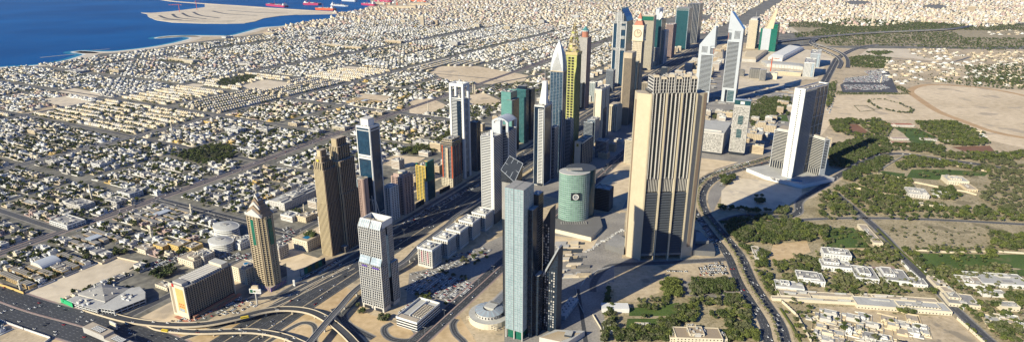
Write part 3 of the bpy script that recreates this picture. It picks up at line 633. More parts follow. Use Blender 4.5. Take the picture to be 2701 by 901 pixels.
# 6,7
t, W, D, h, x0, y0, x1, y1 = banded(6, 'white apartment block with rounded balconies beside the dark blue tower', C(1034, 497, 1014, 1054, base=(1035, 583)), m='white', vb=(3, 2.2, 1.3, 'white'), pr=1.4)
q = MB(); q.cyl(0, 0, h, h + 4, min(W, D) * .3, 'white', 16, 'roof_light'); q.build('plant_room', t)
t, W, D, h, x0, y0, x1, y1 = banded(7, 'pink stone residential tower with stacked balconies and a drum on its roof', C(1061, 470, 1029, 1085, base=(1070, 567)), m='pinkish', vb=(3, 3, 1.2, 'pinkish'), ms='pinkish', land='the pink stone tower')
q = MB(); q.box(x0 + 3, y0 + 3, h, x1 - 3, y1 - 3, h + 6, 'pinkish', 'roof_tan'); q.cyl(0, 0, h + 6, h + 9, min(W, D) * .25, 'pale_cream', 18, 'roof_light'); q.build('plant_room', t)
# 8 gold glass tower
t, W, D, h, x0, y0, x1, y1 = begin(8, 'bright yellow-gold apartment block with green glass corners', 1122, 440, 1096, 1144, base=(1127, 530.5), name='apartment_tower', land='the yellow-gold block')
b = MB(); b.clad(x0, y0, x1, y1, 0, h, 'glass_teal_wall', ((3.3, 1.5, .9, 'gold'), (3, 2.0, 1.3, 'gold')), ((3.3, 1.2, .7, 'glass_navy'), None), 'roof_tan'); b.build('wall', t)
q = MB(); q.box(x0 - .5, y0 + 1, 0, x0 + 3, y0 + 4, h + 5, 'glass_emerald'); q.xz([(x1 - 5, h * .55), (x1 + .8, h * .55), (x1 + .8, h + 9), (x1 - 2, h + 9)], y0 + 3, y1 - 1, 'glass_emerald'); q.box(x1 - 3, y0 - 1.6, 0, x1 + .9, y0 + 3, h * .58, 'glass_pale'); q.build('fin', t)
roofkit(t, x0, y0, x1, y1, h, 'gold')
# 9 brown and red tower
t, W, D, h, x0, y0, x1, y1 = begin(9, 'blue glass tower trimmed in orange-red and cream with a stepped cream crown', 1190, 385, 1164, 1213, base=(1195.5, 491.4), name='apartment_tower', land='the orange-trimmed tower')
b = MB(); b.clad(x0, y0, x1, y1, 0, h, 'glass_blue', ((3.3, .7, .5, 'beige'), (1, 1.6, 1.2, 'orange_red')), ((3.3, .7, .5, 'pinkish'), (3, 1.2, 1.2, 'terracotta')), 'roof_tan')
b.box(-3.4, y0 - 2.6, 0, 3.4, y0 - .1, h - 6, 'cream'); b.wall((-3.4, y0 - 2.6), (3.4, y0 - 2.6), 4, h - 8, (3.3, 1.2, .7, 'brown'), (1, .8, 1.0, 'pale_cream'))
b.clad(x0 - 1.4, y0 - 3, x1 + 1.4, y1 + 1, 0, h * .2, 'window', ((4, 1.9, .8, 'pale_cream'), (6, 1.6, 1.1, 'pale_cream')), None or ((4, 1.9, .8, 'beige'), (6, 1.6, 1.1, 'beige'))); b.build('wall', t)
q = MB(); q.clad(x0 - 1.5, y0 - 1.5, x1 + 1.5, y1 + 1.5, h, h + 9, 'window', ((4.5, 1.8, .8, 'beige'), None), ((4.5, 1.8, .8, 'beige'), None)); q.clad(x0 + 2, y0 + 2, x1 - 2, y1 - 2, h + 9, h + 14, 'window', ((5, 1.8, .8, 'cream'), (5, 1, .9, 'cream')), ((5, 1.8, .8, 'cream'), (5, 1, .9, 'cream'))); q.plant(x0 + 4, y0 + 4, x1 - 4, y1 - 4, h + 14, 5); q.build('crown', t)
# 10 tower with open portal top
t, W, D, h, x0, y0, x1, y1 = begin(10, 'tall white-banded tower topped by an open rectangular white portal with a mast', 1220, 222, 1185.6, 1236, w=716, name='apartment_tower', land='the open-portal white tower')
hb_ = h * .845; b = MB(); b.clad(x0 + 1, y0 + 1, x1 - 1, y1 - 1, 0, hb_, 'glass_navy', ((3.5, 1.5, .8, 'white'), None), ((3.5, 1.0, .6, 'offwhite'), None), 'roof_light')
b.box(x0 + W * .52, y0 - .6, 20, x0 + W * .82, y0 + .9, hb_ * .97, 'glass_navy')
b.build('wall', t)
q = MB()
for sx in (x0 - 1.5, x1 - 3.5):
    q.box(sx, y0 - 1, 0, sx + 5, y0 + 5, h - 7, 'white'); q.box(sx, y1 - 5, 0, sx + 5, y1 + 1, h - 7, 'white')
    q.box(sx, y0 - 1, h - 7, sx + 5, y1 + 1, h, 'white')
q.box(x0 + 3.5, y0 - 1, h - 7, x1 - 3.5, y0 + 5, h - .02, 'white'); q.box(x0 + 3.5, y1 - 5, h - 7, x1 - 3.5, y1 + 1, h - .02, 'white')
for i in range(60):
    z = 15 + i * (hb_ - 15) / 60
    q.box(x1 - .8, y0 + 5, z, x1 + .6, y1 - 5, z + 1.3, 'offwhite')
q.build('frame', t); roofkit(t, x0 + 4, y0 + 1, x1 - 4, y1 - 1, hb_, 'white'); mast(t, 0, 0, hb_ + 1, h - hb_ + 22, .9, 'steel')
# 11
t, W, D, h, x0, y0, x1, y1 = begin(11, 'dark blue glass slab close behind the portal tower', 1256, 325, 1238, 1267, w=716)
b = MB(); b.clad(x0, y0, x1, y1, 0, h, 'glass_navy', (None, (6, .5, .4, 'steel')), (None, (2, 2.5, .5, 'slate')), 'roof_grey'); b.build('wall', t); roofkit(t, x0, y0, x1, y1, h, 'slate')
# 12 ribbed white twin tower with ring
t, W, D, h, x0, y0, x1, y1 = begin(12, 'white-banded twin tower whose two blocks share a curved grey ring portal on the roof', 1299, 362, 1264.6, 1321, base=(1305, 590), name='apartment_tower', land='the white-banded twin tower')
b = MB(); b.box(x0 - 2, y0 - 1, 0, x1 + 1, y1, 22, 'slate', 'roof_grey')
b.clad(x0, y0, x1, y1, 22, h, 'window', ((3.3, 1.7, 1.2, 'white'), (1, 1.2, 1.3, 'white')), ((3.3, 1.5, 1.1, 'offwhite'), None), 'roof_light')
b.box(x1 - 6.5, y0 - 1.6, 0, x1 - 1.5, y0 - .1, h + 14, 'white')
b.build('wall', t)
q = MB(); yb = y1 + 8; q.box(x0 + 6, y1 + .1, 0, x1 - 2, yb, h - 6, 'glass_navy')
q.clad(x0 + 4, yb, x1 + 8, yb + D * 1.05, 0, h + 2, 'glass_navy', ((3.3, 1.5, 1.1, 'offwhite'), None), ((3.3, 1.4, 1.2, 'offwhite'), (1, 3, 1.3, 'offwhite')), 'roof_tan'); q.cyl(x1 - 6, yb + D * .5, h + 2, h + 9, 7, 'window', 20, 'roof_light'); q.build('wing', t)
def ring(q, xa, xb, ya, yb_, z, hh, m):
    n = 10; pts = [(xa, z)]
    arc = [(xa + (xb - xa) * i / n, z + hh * (1 - (2 * i / n - 1) ** 2 * .28)) for i in range(n + 1)]
    for i in range(n): q.quad((arc[i][0], ya, arc[i][1]), (arc[i + 1][0], ya, arc[i + 1][1]), (arc[i + 1][0], yb_, arc[i + 1][1]), (arc[i][0], yb_, arc[i][1]), m)
    q.xz([(xa, z), (xa + 5, z), (xa + 5, z + hh * .66)] + [(p[0], p[1] - 4.5) for p in arc[2:-2]] + [(xb - 5, z + hh * .66), (xb - 5, z), (xb, z)] + arc[::-1], ya, ya + 3, m)
    q.xz([(xa, z), (xa + 5, z), (xa + 5, z + hh * .66)] + [(p[0], p[1] - 4.5) for p in arc[2:-2]] + [(xb - 5, z + hh * .66), (xb - 5, z), (xb, z)] + arc[::-1], yb_ - 3, yb_, m)
q = MB(); ring(q, x0 + 2, x1 + 9.5, yb - 1.5, yb + D * 1.08, h + 1, 27, 'silver'); q.build('roof_ring', t)
q = MB(); q.xz([(x0 + 8, h), (x1 - 1, h), (x1 - 1, h + 26), (x0 + 18, h + 24), (x0 + 10, h + 14)], y1 - 6, y1 + 2, 'silver'); q.plant(x0 + 2, y0 + 2, x1 - 2, y1 - 8, h, 5); q.build('roof', t)
# 13-15
t, W, D, h, x0, y0, x1, y1 = begin(13, 'mint green glass block stepping down beside two dark green towers', 1347, 246, 1322, 1364, w=716, land='the mint green glass block')
b = MB(); b.box(x0, y0, 0, x1, y1, h, 'glass_mint', 'roof_grey'); b.wall((x1, y0), (x1, y1), 0, h, (h, .6, .3, 'glass_navy'), (6, 2.4, .3, 'glass_teal_wall')); b.box(x1 - 9, y0 - 8, 0, x1 + 7, y0 - .1, h - 18, 'glass_mint', 'roof_grey'); b.box(x1 + .5, y0, 0, x1 + 7.4, y1 - 2, h - 18.4, 'glass_navy', 'roof_grey'); b.build('wall', t); roofkit(t, x0, y0, x1, y1, h, 'glass_mint', 2.5)
t, W, D, h, x0, y0, x1, y1 = banded(14, 'dark green glass tower with thin pale floor bands behind the mint block', C(1387, 238, 1361.6, 1395, w=716), core='glass_teal_wall', m='glass_teal', th=.9, pr=.8, ms='slate')
q = MB(); q.box(x0 + 3, y0 + 3, h, x1 - 3, y1 - 3, h + 10, 'glass_navy', 'roof_grey'); q.build('plant_room', t)
banded(15, 'narrow dark slab at the back of the dark green tower', C(1401, 237, 1391, 1411, w=716), core='glass_navy', m='slate', th=1.1, pr=.6, name='office_tower')
# 16 white-striped wedge tower
t, W, D, h, x0, y0, x1, y1 = begin(16, 'dark glass tower with a white striped face and a tall white wedge on its roof', 1431.7, 282, 1406, 1452, base=(1432, 490), land='the white-wedge tower')
b = MB(); b.clad(x0, y0, x1, y1, 0, h, 'glass_navy', ((h, 3, .6, 'white'), None), ((h, 4, .6, 'silver'), (1, 2, .8, 'silver')), 'roof_light')
b.box(-W * .08, y0 - 1.2, 0, x1 - 1, y0 - .1, h - 5, 'window'); b.wall((-W * .08, y0 - 1.2), (x1 - 1, y0 - 1.2), 6, h - 5, (3.6, 1.9, .7, 'white'), (1, 1.4, .9, 'white')); b.build('wall', t); roofkit(t, x0, y0, x1, y1, h, 'offwhite', 3, 8)
hw = HZ(TOW[16][1], 214) - h; q = MB(); q.prism([(x0 + 2, -2), (x1 - 5, -2), (x1 - 5, D * .3), (x0 + 2, D * .3)], h, h + hw, 'white', k=.52, c=(x1 - 7, D * .1)); q.build('crown', t); mast(t, 2, 2, h + hw - 2, 26, .6, 'white')
# 17
banded(17, 'low dark blue banded slab at the foot of the leaf-topped tower', C(1463, 338, 1450, 1474, w=526), core='glass_navy', m='steel', th=1.2, pr=.8, name='office_tower')
# 18 leaf top
t, W, D, h, x0, y0, x1, y1 = begin(18, 'tall deep blue glass tower ending in a pointed silver leaf-shaped crown', 1485, 190, 1452, 1495, w=526, name='hotel_tower', land='the leaf-topped blue tower')
ap = HZ(TOW[18][1], 108)
b = MB(); b.clad(x0, y0, x1, y1, 0, h, 'glass_blue', ((3.5, .45, .5, 'glass_pale'), (4, .7, .6, 'steel')), ((3.5, .45, .5, 'glass_navy'), (2, .7, .6, 'steel')), 'roof_grey'); b.box(x0 - .7, y0 - .7, h - 1, x1 + .7, y1 + .7, h + 1.4, 'beige'); b.build('wall', t)
q = MB(); n = 9; prof = [(1 - (i / n) ** 2.0) for i in range(n + 1)]
for i in range(n):
    za, zb = h + 1.4 + (ap - h) * i / n, h + 1.4 + (ap - h) * (i + 1) / n; ka, kb = max(.03, prof[i]), max(.03, prof[i + 1])
    A4 = [(x0 * ka, y0 * ka), (x1 * ka, y0 * ka), (x1 * ka, y1 * ka), (x0 * ka, y1 * ka)]; B4 = [(x0 * kb, y0 * kb), (x1 * kb, y0 * kb), (x1 * kb, y1 * kb), (x0 * kb, y1 * kb)]
    for j in range(4):
        k = (j + 1) % 4; pa, pb, pc, pd = (*A4[j], za), (*A4[k], za), (*B4[k], zb), (*B4[j], zb)
        q.quad(pa, pb, pc, pd, 'glass_navy')
        e = .5 * min(1, .25 + .13 * i); nx, ny = (0, -1) if j == 0 else (1, 0) if j == 1 else (0, 1) if j == 2 else (-1, 0)
        def mixp(p, r, f): return tuple(p[a] + (r[a] - p[a]) * f + (nx, ny, 0)[a] * .5 for a in range(3))
        q.quad(mixp(pa, pb, 0), mixp(pa, pb, e), mixp(pd, pc, e), mixp(pd, pc, 0), 'silver'); q.quad(mixp(pa, pb, 1 - e), mixp(pa, pb, 1), mixp(pd, pc, 1), mixp(pd, pc, 1 - e), 'silver')
        for s_ in range(3):
            f0, f1 = (s_ + .2) / 3, (s_ + .75) / 3
            if i < 7: q.quad(*[tuple(mixp(a_, b_, g_)) for a_, b_, g_ in ((mixp(pa, pd, f0), mixp(pb, pc, f0), e), (mixp(pa, pd, f0), mixp(pb, pc, f0), 1 - e), (mixp(pa, pd, f1), mixp(pb, pc, f1), 1 - e), (mixp(pa, pd, f1), mixp(pb, pc, f1), e))], 'white')
q.build('crown', t); q = MB(); q.dome(0, 0, ap, 2.6, 'silver', 10); q.cyl(0, 0, ap - 3, ap, 2.6, 'silver', 10); q.build('finial', t)
# 19 olive tower with scaffolded cone
t, W, D, h, x0, y0, x1, y1 = begin(19, 'olive-green clad tower under construction with a cone of golden scaffolding on top', 1522, 143, 1494, 1533.5, w=526, name='hotel_tower', land='the scaffolded olive tower')
ap = HZ(TOW[19][1], 62)
b = MB(); b.clad(x0, y0, x1, y1, 0, h, 'olive_panel', (None, None), ((3.4, 1.2, .5, 'glass_navy'), (4, 1.4, .8, 'slate')), 'concrete')
k = int(h / 7.5)
for i in range(k):
    z = 24 + i * (h - 30) / k
    for cx_ in (-W * .30, W * .02):
        if z > h * .36: b.box(cx_, y0 - .35, z, cx_ + W * .22, y0 - .02, z + 4.6, 'black')
        else: [b.box(cx_ + W * .11 * e, y0 - .3, z + 3.4 * g_, cx_ + W * .11 * e + 1.3, y0 - .02, z + 3.4 * g_ + 1.5, 'black') for e in (0, 1) for g_ in (0, 1)]
b.wall((x0, y0), (x1, y0), 20, h, (7.5, .9, .45, 'cream'), (1, 1.6, .9, 'olive_panel')); b.build('wall', t)
q = MB(); q.parapet(x0 - 1.4, y0 - 1.4, x1 + 1.4, y1 + 1.4, h - 3, 7, .5, 'scaffold'); q.build('parapet', t)
q = MB(); rr = random.Random(3); n = 14
for lv in range(16):
    f = lv / 16; r_ = (1 - f) ** .8 * W * .55 + 1; z = h + 3 + (ap - h) * f; z2 = h + 3 + (ap - h) * (lv + 1) / 16; r2_ = (1 - (lv + 1) / 16) ** .8 * W * .55 + 1
    m_ = max(4, int(n * (1 - f)))
    for i in range(m_):
        a0 = i * 2 * math.pi / m_ + lv; a1 = (i + 1) * 2 * math.pi / m_ + lv
        p = (r_ * math.cos(a0), r_ * math.sin(a0), z); q.bar(p, (r_ * math.cos(a1), r_ * math.sin(a1), z), .22, 'scaffold'); q.bar(p, (r2_ * math.cos(a0 + .2), r2_ * math.sin(a0 + .2), z2), .25, 'scaffold')
        if rr.random() < .5: q.bar(p, (r_ * .4 * math.cos(a1), r_ * .4 * math.sin(a1), z2), .2, 'scaffold')
        if rr.random() < .45: q.quad(p, (r_ * math.cos(a1), r_ * math.sin(a1), z), (r2_ * math.cos(a1), r2_ * math.sin(a1), z2), (r2_ * math.cos(a0), r2_ * math.sin(a0), z2), rr.choice(['scaffold', 'beige', 'olive_panel']))
q.cyl(0, 0, h, ap - 5, W * .22, 'concrete', 10, r1=.8); q.build('scaffolding', t)
# 20 pale tower with cupola
t, W, D, h, x0, y0, x1, y1 = begin(20, 'pale tower with a dot grid of small windows, lantern storey, cupola and needle', 1549, 100, 1527.5, 1560, w=716, name='hotel_tower', land='the cupola-topped pale tower')
ap = HZ(TOW[20][1], 70)
b = MB(); b.clad(x0, y0, x1, y1, 0, h, 'window', ((3.6, 1.6, .6, 'offwhite'), (7, 2.2, .7, 'offwhite')), ((3.6, 1.6, .6, 'pinkish'), (5, 2.2, .7, 'pinkish')), 'roof_tan'); b.build('wall', t)
q = MB(); q.cyl(0, 0, h, h + (ap - h) * .55, W * .40, 'terracotta', 12, 'roof_light'); q.cyl(0, 0, h + (ap - h) * .55, h + (ap - h) * .62, W * .46, 'white', 12, 'roof_light'); q.build('lantern', t)
q = MB(); q.cyl(0, 0, h + (ap - h) * .62, ap, W * .44, 'glass_teal', 12, r1=.8); q.build('roof', t); mast(t, 0, 0, ap - 1, 22, .6)
# 21-27
t, W, D, h, x0, y0, x1, y1 = banded(21, 'grey balcony-banded tower at the foot of the olive tower', C(1505, 318, 1490, 1514, w=526), m='steel', th=1.5, pr=1.2)
t, W, D, h, x0, y0, x1, y1 = begin(22, 'cream hotel block with a square green emblem on its blank end wall', 1532.6, 379, 1512.5, 1560, base=(1534, 447), name='hotel_block', cat='hotel', land='the green-emblem hotel')
b = MB(); b.clad(x0, y0, x1, y1, 0, h, 'glass_navy', ((h, 1, .4, 'pale_cream'), None), ((7, 1.2, .6, 'beige'), (6, 1.6, .8, 'beige')), 'roof_tan'); b.box(x0 - .3, y0 - 1, 0, x1 - W * .2, y0 - .5, h + 5, 'pale_cream'); b.build('wall', t)
q = MB(); q.box(x0 + W * .22, y0 - 1.25, h - 9, x0 + W * .52, y0 - 1.02, h - 1, 'gold'); q.box(x0 + W * .28, y0 - 1.4, h - 7.5, x0 + W * .46, y0 - 1.25, h - 3, 'grass'); q.build('sign', t)
roofkit(t, x0, y0, x1, y1, h, 'pale_cream', 3, 8)
banded(23, 'small blue-grey block with a pyramid cap in front of the cream-sided tower', C(1565, 318, 1544, 1577, base=(1567, 388)), core='glass_blue', m='steel', th=1.2)
t, W, D, h, x0, y0, x1, y1 = begin(24, 'pale stone slab tower with one blank cream side and dark glass flank', 1581, 240, 1562, 1603, base=(1581, 371))
b = MB(); b.clad(x0, y0, x1, y1, 0, h, 'pale_cream', ((h, 1, .3, 'cream'), (1, 1.5, .8, 'pale_cream')), ((4, 1.2, .6, 'slate'), (2, 2, .8, 'slate')), 'roof_light'); b.box(x0 + W * .05, y0 - .4, 5, x0 + W * .15, y0 - .02, h - 8, 'window'); b.build('wall', t)
roofkit(t, x0, y0, x1, y1, h, 'offwhite', 5, 8)
t, W, D, h, x0, y0, x1, y1 = banded(25, 'short bright cream-yellow apartment block with scalloped balconies', C(1628, 282, 1603, 1640, base=(1625, 347)), m='cream', vb=(5, 1.8, 1.3, 'pale_cream'), ms='beige', top='roof_tan', land='the cream-yellow block')
q = MB(); q.box(x0 + 3, y0 + 3, h, x1 - 3, y1 - 3, h + 5, 'cream', 'roof_tan'); q.build('plant_room', t)
t, W, D, h, x0, y0, x1, y1 = begin(26, 'tall slim brown stone tower with a perforated face and plain brown cap', 1660, 152, 1639, 1671, base=(1655, 331), name='hotel_tower', land='the slim brown stone tower')
b = MB(); b.clad(x0, y0, x1, y1, 0, h, 'window', ((3.5, 1.3, .7, 'brown_stone'), (7, 1.2, .8, 'brown_stone')), ((h, 1, .5, 'brown'), (3, 3.5, .8, 'brown')), 'roof_tan'); b.box(x0 - 1, y0 - 1, h - 3, x1 + 1, y1 + 1, h + 14, 'beige', 'roof_tan'); b.box(x0 - 1.2, y0 - 1.2, 0, x0 + 2, y0 + 2, h - 3, 'beige'); b.build('wall', t)
t, W, D, h, x0, y0, x1, y1 = begin(27, 'plain navy glass slab right behind the slim brown tower', 1683, 164, 1667, 1687, w=526)
b = MB(); b.clad(x0, y0, x1, y1, 0, h, 'glass_navy', (None, (4, .8, .5, 'slate')), (None, (2, .8, .5, 'slate')), 'roof_grey'); b.build('wall', t); roofkit(t, x0, y0, x1, y1, h, 'slate')
# 28 clock tower
t, W, D, h, x0, y0, x1, y1 = begin(28, 'cream clock tower with round clock faces and a red-brown pyramid spire', 1694, 108, 1669, 1701, w=526, name='clock_tower', land='the cream clock tower')
hc = HZ(TOW[28][1], 68); hs = HZ(TOW[28][1], 33)
b = MB(); b.clad(x0 + 1, y0 + 1, x1 - 1, y1 - 1, 0, h, 'brown_stone', ((6, 2.2, .7, 'cream'), (6, 2.4, .9, 'pale_cream')), ((6, 2.2, .7, 'beige'), (5, 2.4, .9, 'beige')), 'roof_tan'); b.build('wall', t)
q = MB(); q.box(x0 - 2, y0 - 2, h, x1 + 2, y1 + 2, hc, 'pale_cream', 'roof_tan'); q.parapet(x0 - 3, y0 - 3, x1 + 3, y1 + 3, hc - 2, 5, 1.2, 'pale_cream'); q.box(x0 - 3, y0 - 3, h - 2, x1 + 3, y1 + 3, h + 1.5, 'cream'); q.build('belfry', t)
for nm, o, rz_ in (('front', (0, y0 - 2.1), 0), ('side', (x1 + 2.1, 0), math.pi / 2)):
    q = MB(); zc = (h + hc) / 2; rad = min(W, hc - h) * .42; n = 24
    def ringp(r_, i): return (r_ * math.cos(i * 2 * math.pi / n), -.3, zc + r_ * math.sin(i * 2 * math.pi / n))
    q.poly([ringp(rad, i) for i in range(n)], 'cream')
    for i in range(n): q.quad((*[a * 1.0 for a in ringp(rad, i)],), ringp(rad, i + 1), (ringp(rad * .86, i + 1)[0], -.6, ringp(rad * .86, i + 1)[2]), (ringp(rad * .86, i)[0], -.6, ringp(rad * .86, i)[2]), 'brown')
    for i in range(12):
        a = i * math.pi / 6; q.box(rad * .72 * math.cos(a) - .5, -.8, zc + rad * .72 * math.sin(a) - .5, rad * .72 * math.cos(a) + .5, -.35, zc + rad * .72 * math.sin(a) + .5, 'dark_stone')
    q.bar((0, -.9, zc), (rad * .5, -.9, zc + rad * .25), .45, 'dark_stone'); q.bar((0, -.9, zc), (-rad * .1, -.9, zc + rad * .7), .4, 'dark_stone')
    o_ = q.build('clock_face', t, (o[0], o[1], 0), rz_)
q = MB(); q.prism([(x0, y0), (x1, y0), (x1, y1), (x0, y1)], hc, hc + (hs - hc) * .38, 'terracotta', k=.6); q.box(-W * .18, -D * .18, hc + (hs - hc) * .36, W * .18, D * .18, hc + (hs - hc) * .55, 'pale_cream'); q.prism([(-W * .22, -D * .22), (W * .22, -D * .22), (W * .22, D * .22), (-W * .22, D * .22)], hc + (hs - hc) * .55, hs, 'terracotta', k=.05); q.build('roof', t)
# 29 white and blue tower with a curved dark fin top
t, W, D, h, x0, y0, x1, y1 = begin(29, 'white-banded blue tower with stepped white bars and a curved dark top', 1655, 28, 1620, 1672, w=716, name='hotel_tower', land='the white and blue stepped tower')
b = MB(); b.clad(x0, y0, x1, y1, 0, h * .84, 'glass_blue', (None, (1, 2, 1, 'white')), (None, (1, 2, 1, 'offwhite')), 'roof_light')
b.clad(x0 + W * .3, y0 - 2, x0 + W * .62, y0 + 4, 0, h * .98, 'window', ((3.6, 1.8, .8, 'white'), (1, 1.5, .9, 'white')), ((3.6, 1.8, .8, 'white'), None), 'roof_light')
b.clad(x0 + W * .1, y0 + 1.2, x0 + W * .75, y1 - 3, h * .84, h * .96, 'window', ((3.6, 1.8, .8, 'white'), None), ((3.6, 1.8, .8, 'white'), None), 'roof_light')
for z in (h * .48, h * .83): b.clad(x0 - 1, y0 - 2.6, x1 + 1, y0 - .5, z, z + 9, 'window', ((4.5, 1.6, .6, 'white'), (9, 1.4, .7, 'white')), ((4.5, 1.6, .6, 'white'), None))
for z, zz in ((h * .63, h * .67), (h * .75, h * .8)): b.clad(x0 + W * .62, y0 - 2, x1 - W * .08, y0 - .3, z, zz, 'window', ((3, 1.6, .6, 'white'), None), ((3, 1.6, .6, 'white'), None))
b.build('wall', t)
q = MB(); n = 6; pts = [(x0 + W * .55, h * .84), (x1, h * .84)] + [(x1 - W * .42 * math.sin(i / n * math.pi / 2) * 1.0, h * .86 + (h * 1.03 - h * .86) * (i / n) ** .6) for i in range(n + 1)] + [(x0 + W * .55, h * 1.03)]
q.xz(pts, y0 + 3, y1 - 1, 'glass_navy'); q.build('fin', t); mast(t, x0 + W * .6, 0, h * 1.0, 32, .8)
# 30-34 further blocks
t, W, D, h, x0, y0, x1, y1 = banded(30, 'cream-banded block crowned by a bright green glass storey', C(1726, 42, 1691, 1732, w=716), m='pale_cream', th=2.0, land='the green-crowned block')
q = MB(); q.box(x0 + 2, y0 - 1.6, h - 22, x1 - 2, y0 - 1.1, h - 4, 'glass_emerald'); q.build('glazing', t); mast(t, 0, 0, h, 30, .8)
t, W, D, h, x0, y0, x1, y1 = begin(31, 'dark glass tower with one square and one rounded pale fin above its roof', 1746, 52, 1727, 1757, w=716)
b = MB(); b.clad(x0, y0, x1, y1, 0, h, 'glass_teal_wall', (None, (1, 1, .5, 'steel')), (None, (3, 1, .5, 'steel')), 'roof_grey'); b.build('wall', t)
q = MB(); q.box(x0 + 2, y0 + 2, h - 30, x0 + W * .55, y1 - 6, h + 50, 'silver'); q.xz([(W * .1, h - 5)] + [(W * .32 + W * .24 * math.cos(a), h + 22 + 16 * math.sin(a)) for a in [R(-60 + i * 30) for i in range(10)]], y0 - 1, y0 + 6, 'white'); q.build('fin', t)
banded(32, 'thin blue and white striped block by the far highway', C(1757, 82, 1747, 1764, w=705), core='glass_blue', m='white', th=1.4, vb=(1, 3, 1, 'white'))
banded(33, 'rose stone block with vertical ribs by the far highway', C(1776, 66, 1758, 1785, w=716), m='pinkish', th=1.2, vb=(6, 1.4, 1.2, 'pinkish'))
t, W, D, h, x0, y0, x1, y1 = begin(34, 'broad teal glass office tower with a pale slotted crown, farthest of the seaward row', 1818, 22, 1785, 1829, w=716, land='the broad teal tower')
b = MB(); b.clad(x0, y0, x1, y1, 0, h, 'glass_teal_wall', (None, (1, 2, 1, 'glass_pale')), (None, (6, 1.5, .8, 'glass_pale')), 'roof_grey'); b.wall((x0, y0), (x1, y0), h - 14, h, (14, 2.5, 1.2, 'steel'), (12, 1.4, 1.4, 'offwhite')); b.build('wall', t)
t, W, D, h, x0, y0, x1, y1 = begin(35, 'dark blue glass slab with bright vertical stripes behind the broad teal tower', 1846, 11, 1815, 1855, w=716)
b = MB(); b.clad(x0, y0, x1, y1, 0, h, 'glass_navy', (None, (8, 1.6, .8, 'offwhite')), (None, (5, 1.2, .8, 'steel')), 'roof_grey'); b.build('wall', t)

# ---- the two angular silver towers
def silver_tower(key, label, base, hx, W, D, hs, ha, hm, flip, land, name):
    X, Y = G(*base); cx_ = X + V[0] * W / 2 + U[0] * D / 2; cy_ = Y + V[1] * W / 2 + U[1] * D / 2
    t = thing(name, label, 'tower', cx_, cy_); KEEP.append((cx_, cy_, W)); LAND.append((cx_, cy_, land)); TOW[key] = (cx_, cy_, W, D, ha)
    x0, y0, x1, y1 = -W / 2, -D / 2, W / 2, D / 2; s = -1 if flip else 1
    def X_(f): return s * (-.5 + f) * W       # f=0 at the apex side
    out = [(0, 0), (.22, 0), (.22, hs * .17), (.38, hs * .17), (.38, 0), (1, 0), (1, hs), (.12, ha), (0, ha), (-.03, hs * .99), (.24, hs * .985), (.24, hs * .855), (0, hs * .85)]
    pts = [(X_(a), z) for a, z in out]
    if flip: pts = pts[::-1]
    b = MB(); b.xz(pts, y0, y0 + 3, 'silver'); b.build('wall', t)
    q = MB(); tri = [(X_(.03), y0 + 3.01), (X_(.97), y0 + 3.01), (X_(1.0), y1 - 3), (X_(.5), y1), ]
    if flip: tri = tri[::-1]
    q.prism(tri, hs * .02, hs * .95, 'glass_navy', 'slate')
    for i in range(4): q.wall(tri[i], tri[(i + 1) % 4], hs * .18, hs * .95, (4.2, 1.6, .5, 'silver'))
    q.build('glazing', t)
    q = MB(); xa, xb = sorted((X_(.04), X_(.80))); nb = int(hs * .64 / 4.6)
    q.box(xa, y0 - .35, hs * .2, xb, y0 - .02, hs * .83, 'black')
    q.wall((xa, y0 - .35), (xb, y0 - .35), hs * .2, hs * .83, (4.6, 2.0, .45, 'silver'))
    for i in range(5):
        xx = X_(.46 + i * .08); q.box(xx - .9, y0 - .4, hs * .87, xx + .9, y0 - .02, hs * .975, 'black')
    xa, xb = sorted((X_(.40), X_(.86)));  q.box(xa, y0 - .4, 3, xb, y0 - .02, hs * .165, 'glass_teal_wall'); q.wall((xa, y0 - .4), (xb, y0 - .4), 3, hs * .165, (5, .9, .4, 'silver'))
    q.build('window_band', t)
    q = MB(); xa, xb = sorted((X_(.0), X_(.22))); q.box(xa, y0 + 3.1, hs * .85, xb, y0 + 8, hs * .985, 'terracotta'); q.build('lift_shaft', t)
    q = MB(); pl = [(X_(-.03), hs * .95), (X_(1), hs * .95), (X_(1), hs), (X_(.12), ha), (X_(0), ha)]
    if flip: pl = pl[::-1]
    q.xz(pl, y0 + 3.02, y1 - 4, 'silver', 'glass_pale'); q.build('roof', t)
    q = MB(); q.cyl(X_(.05), y0 + 2, ha - 4, hm, 2.0, 'white', 8, r1=.5); q.build('mast', t)
X_, Y_ = G(1938, 270.7); _a = along(X_, Y_, 200, V, 1938 + 0) if False else 0
silver_tower(36, 'taller angular silver tower with black window bands and mast at its seaward edge', (1938, 270.7), 0, 50, 52, HZ(Y_, 78), HZ(Y_, 34), HZ(Y_, 6), False, 'the taller silver tower', 'office_tower')
X_, Y_ = G(1868, 271)
silver_tower(37, 'shorter angular silver tower, mast on its inland edge, partly behind the beige giant', (1868, 271), 0, 52, 46, HZ(Y_, 120), HZ(Y_, 72), HZ(Y_, 33), True, 'the shorter silver tower', 'hotel_tower')
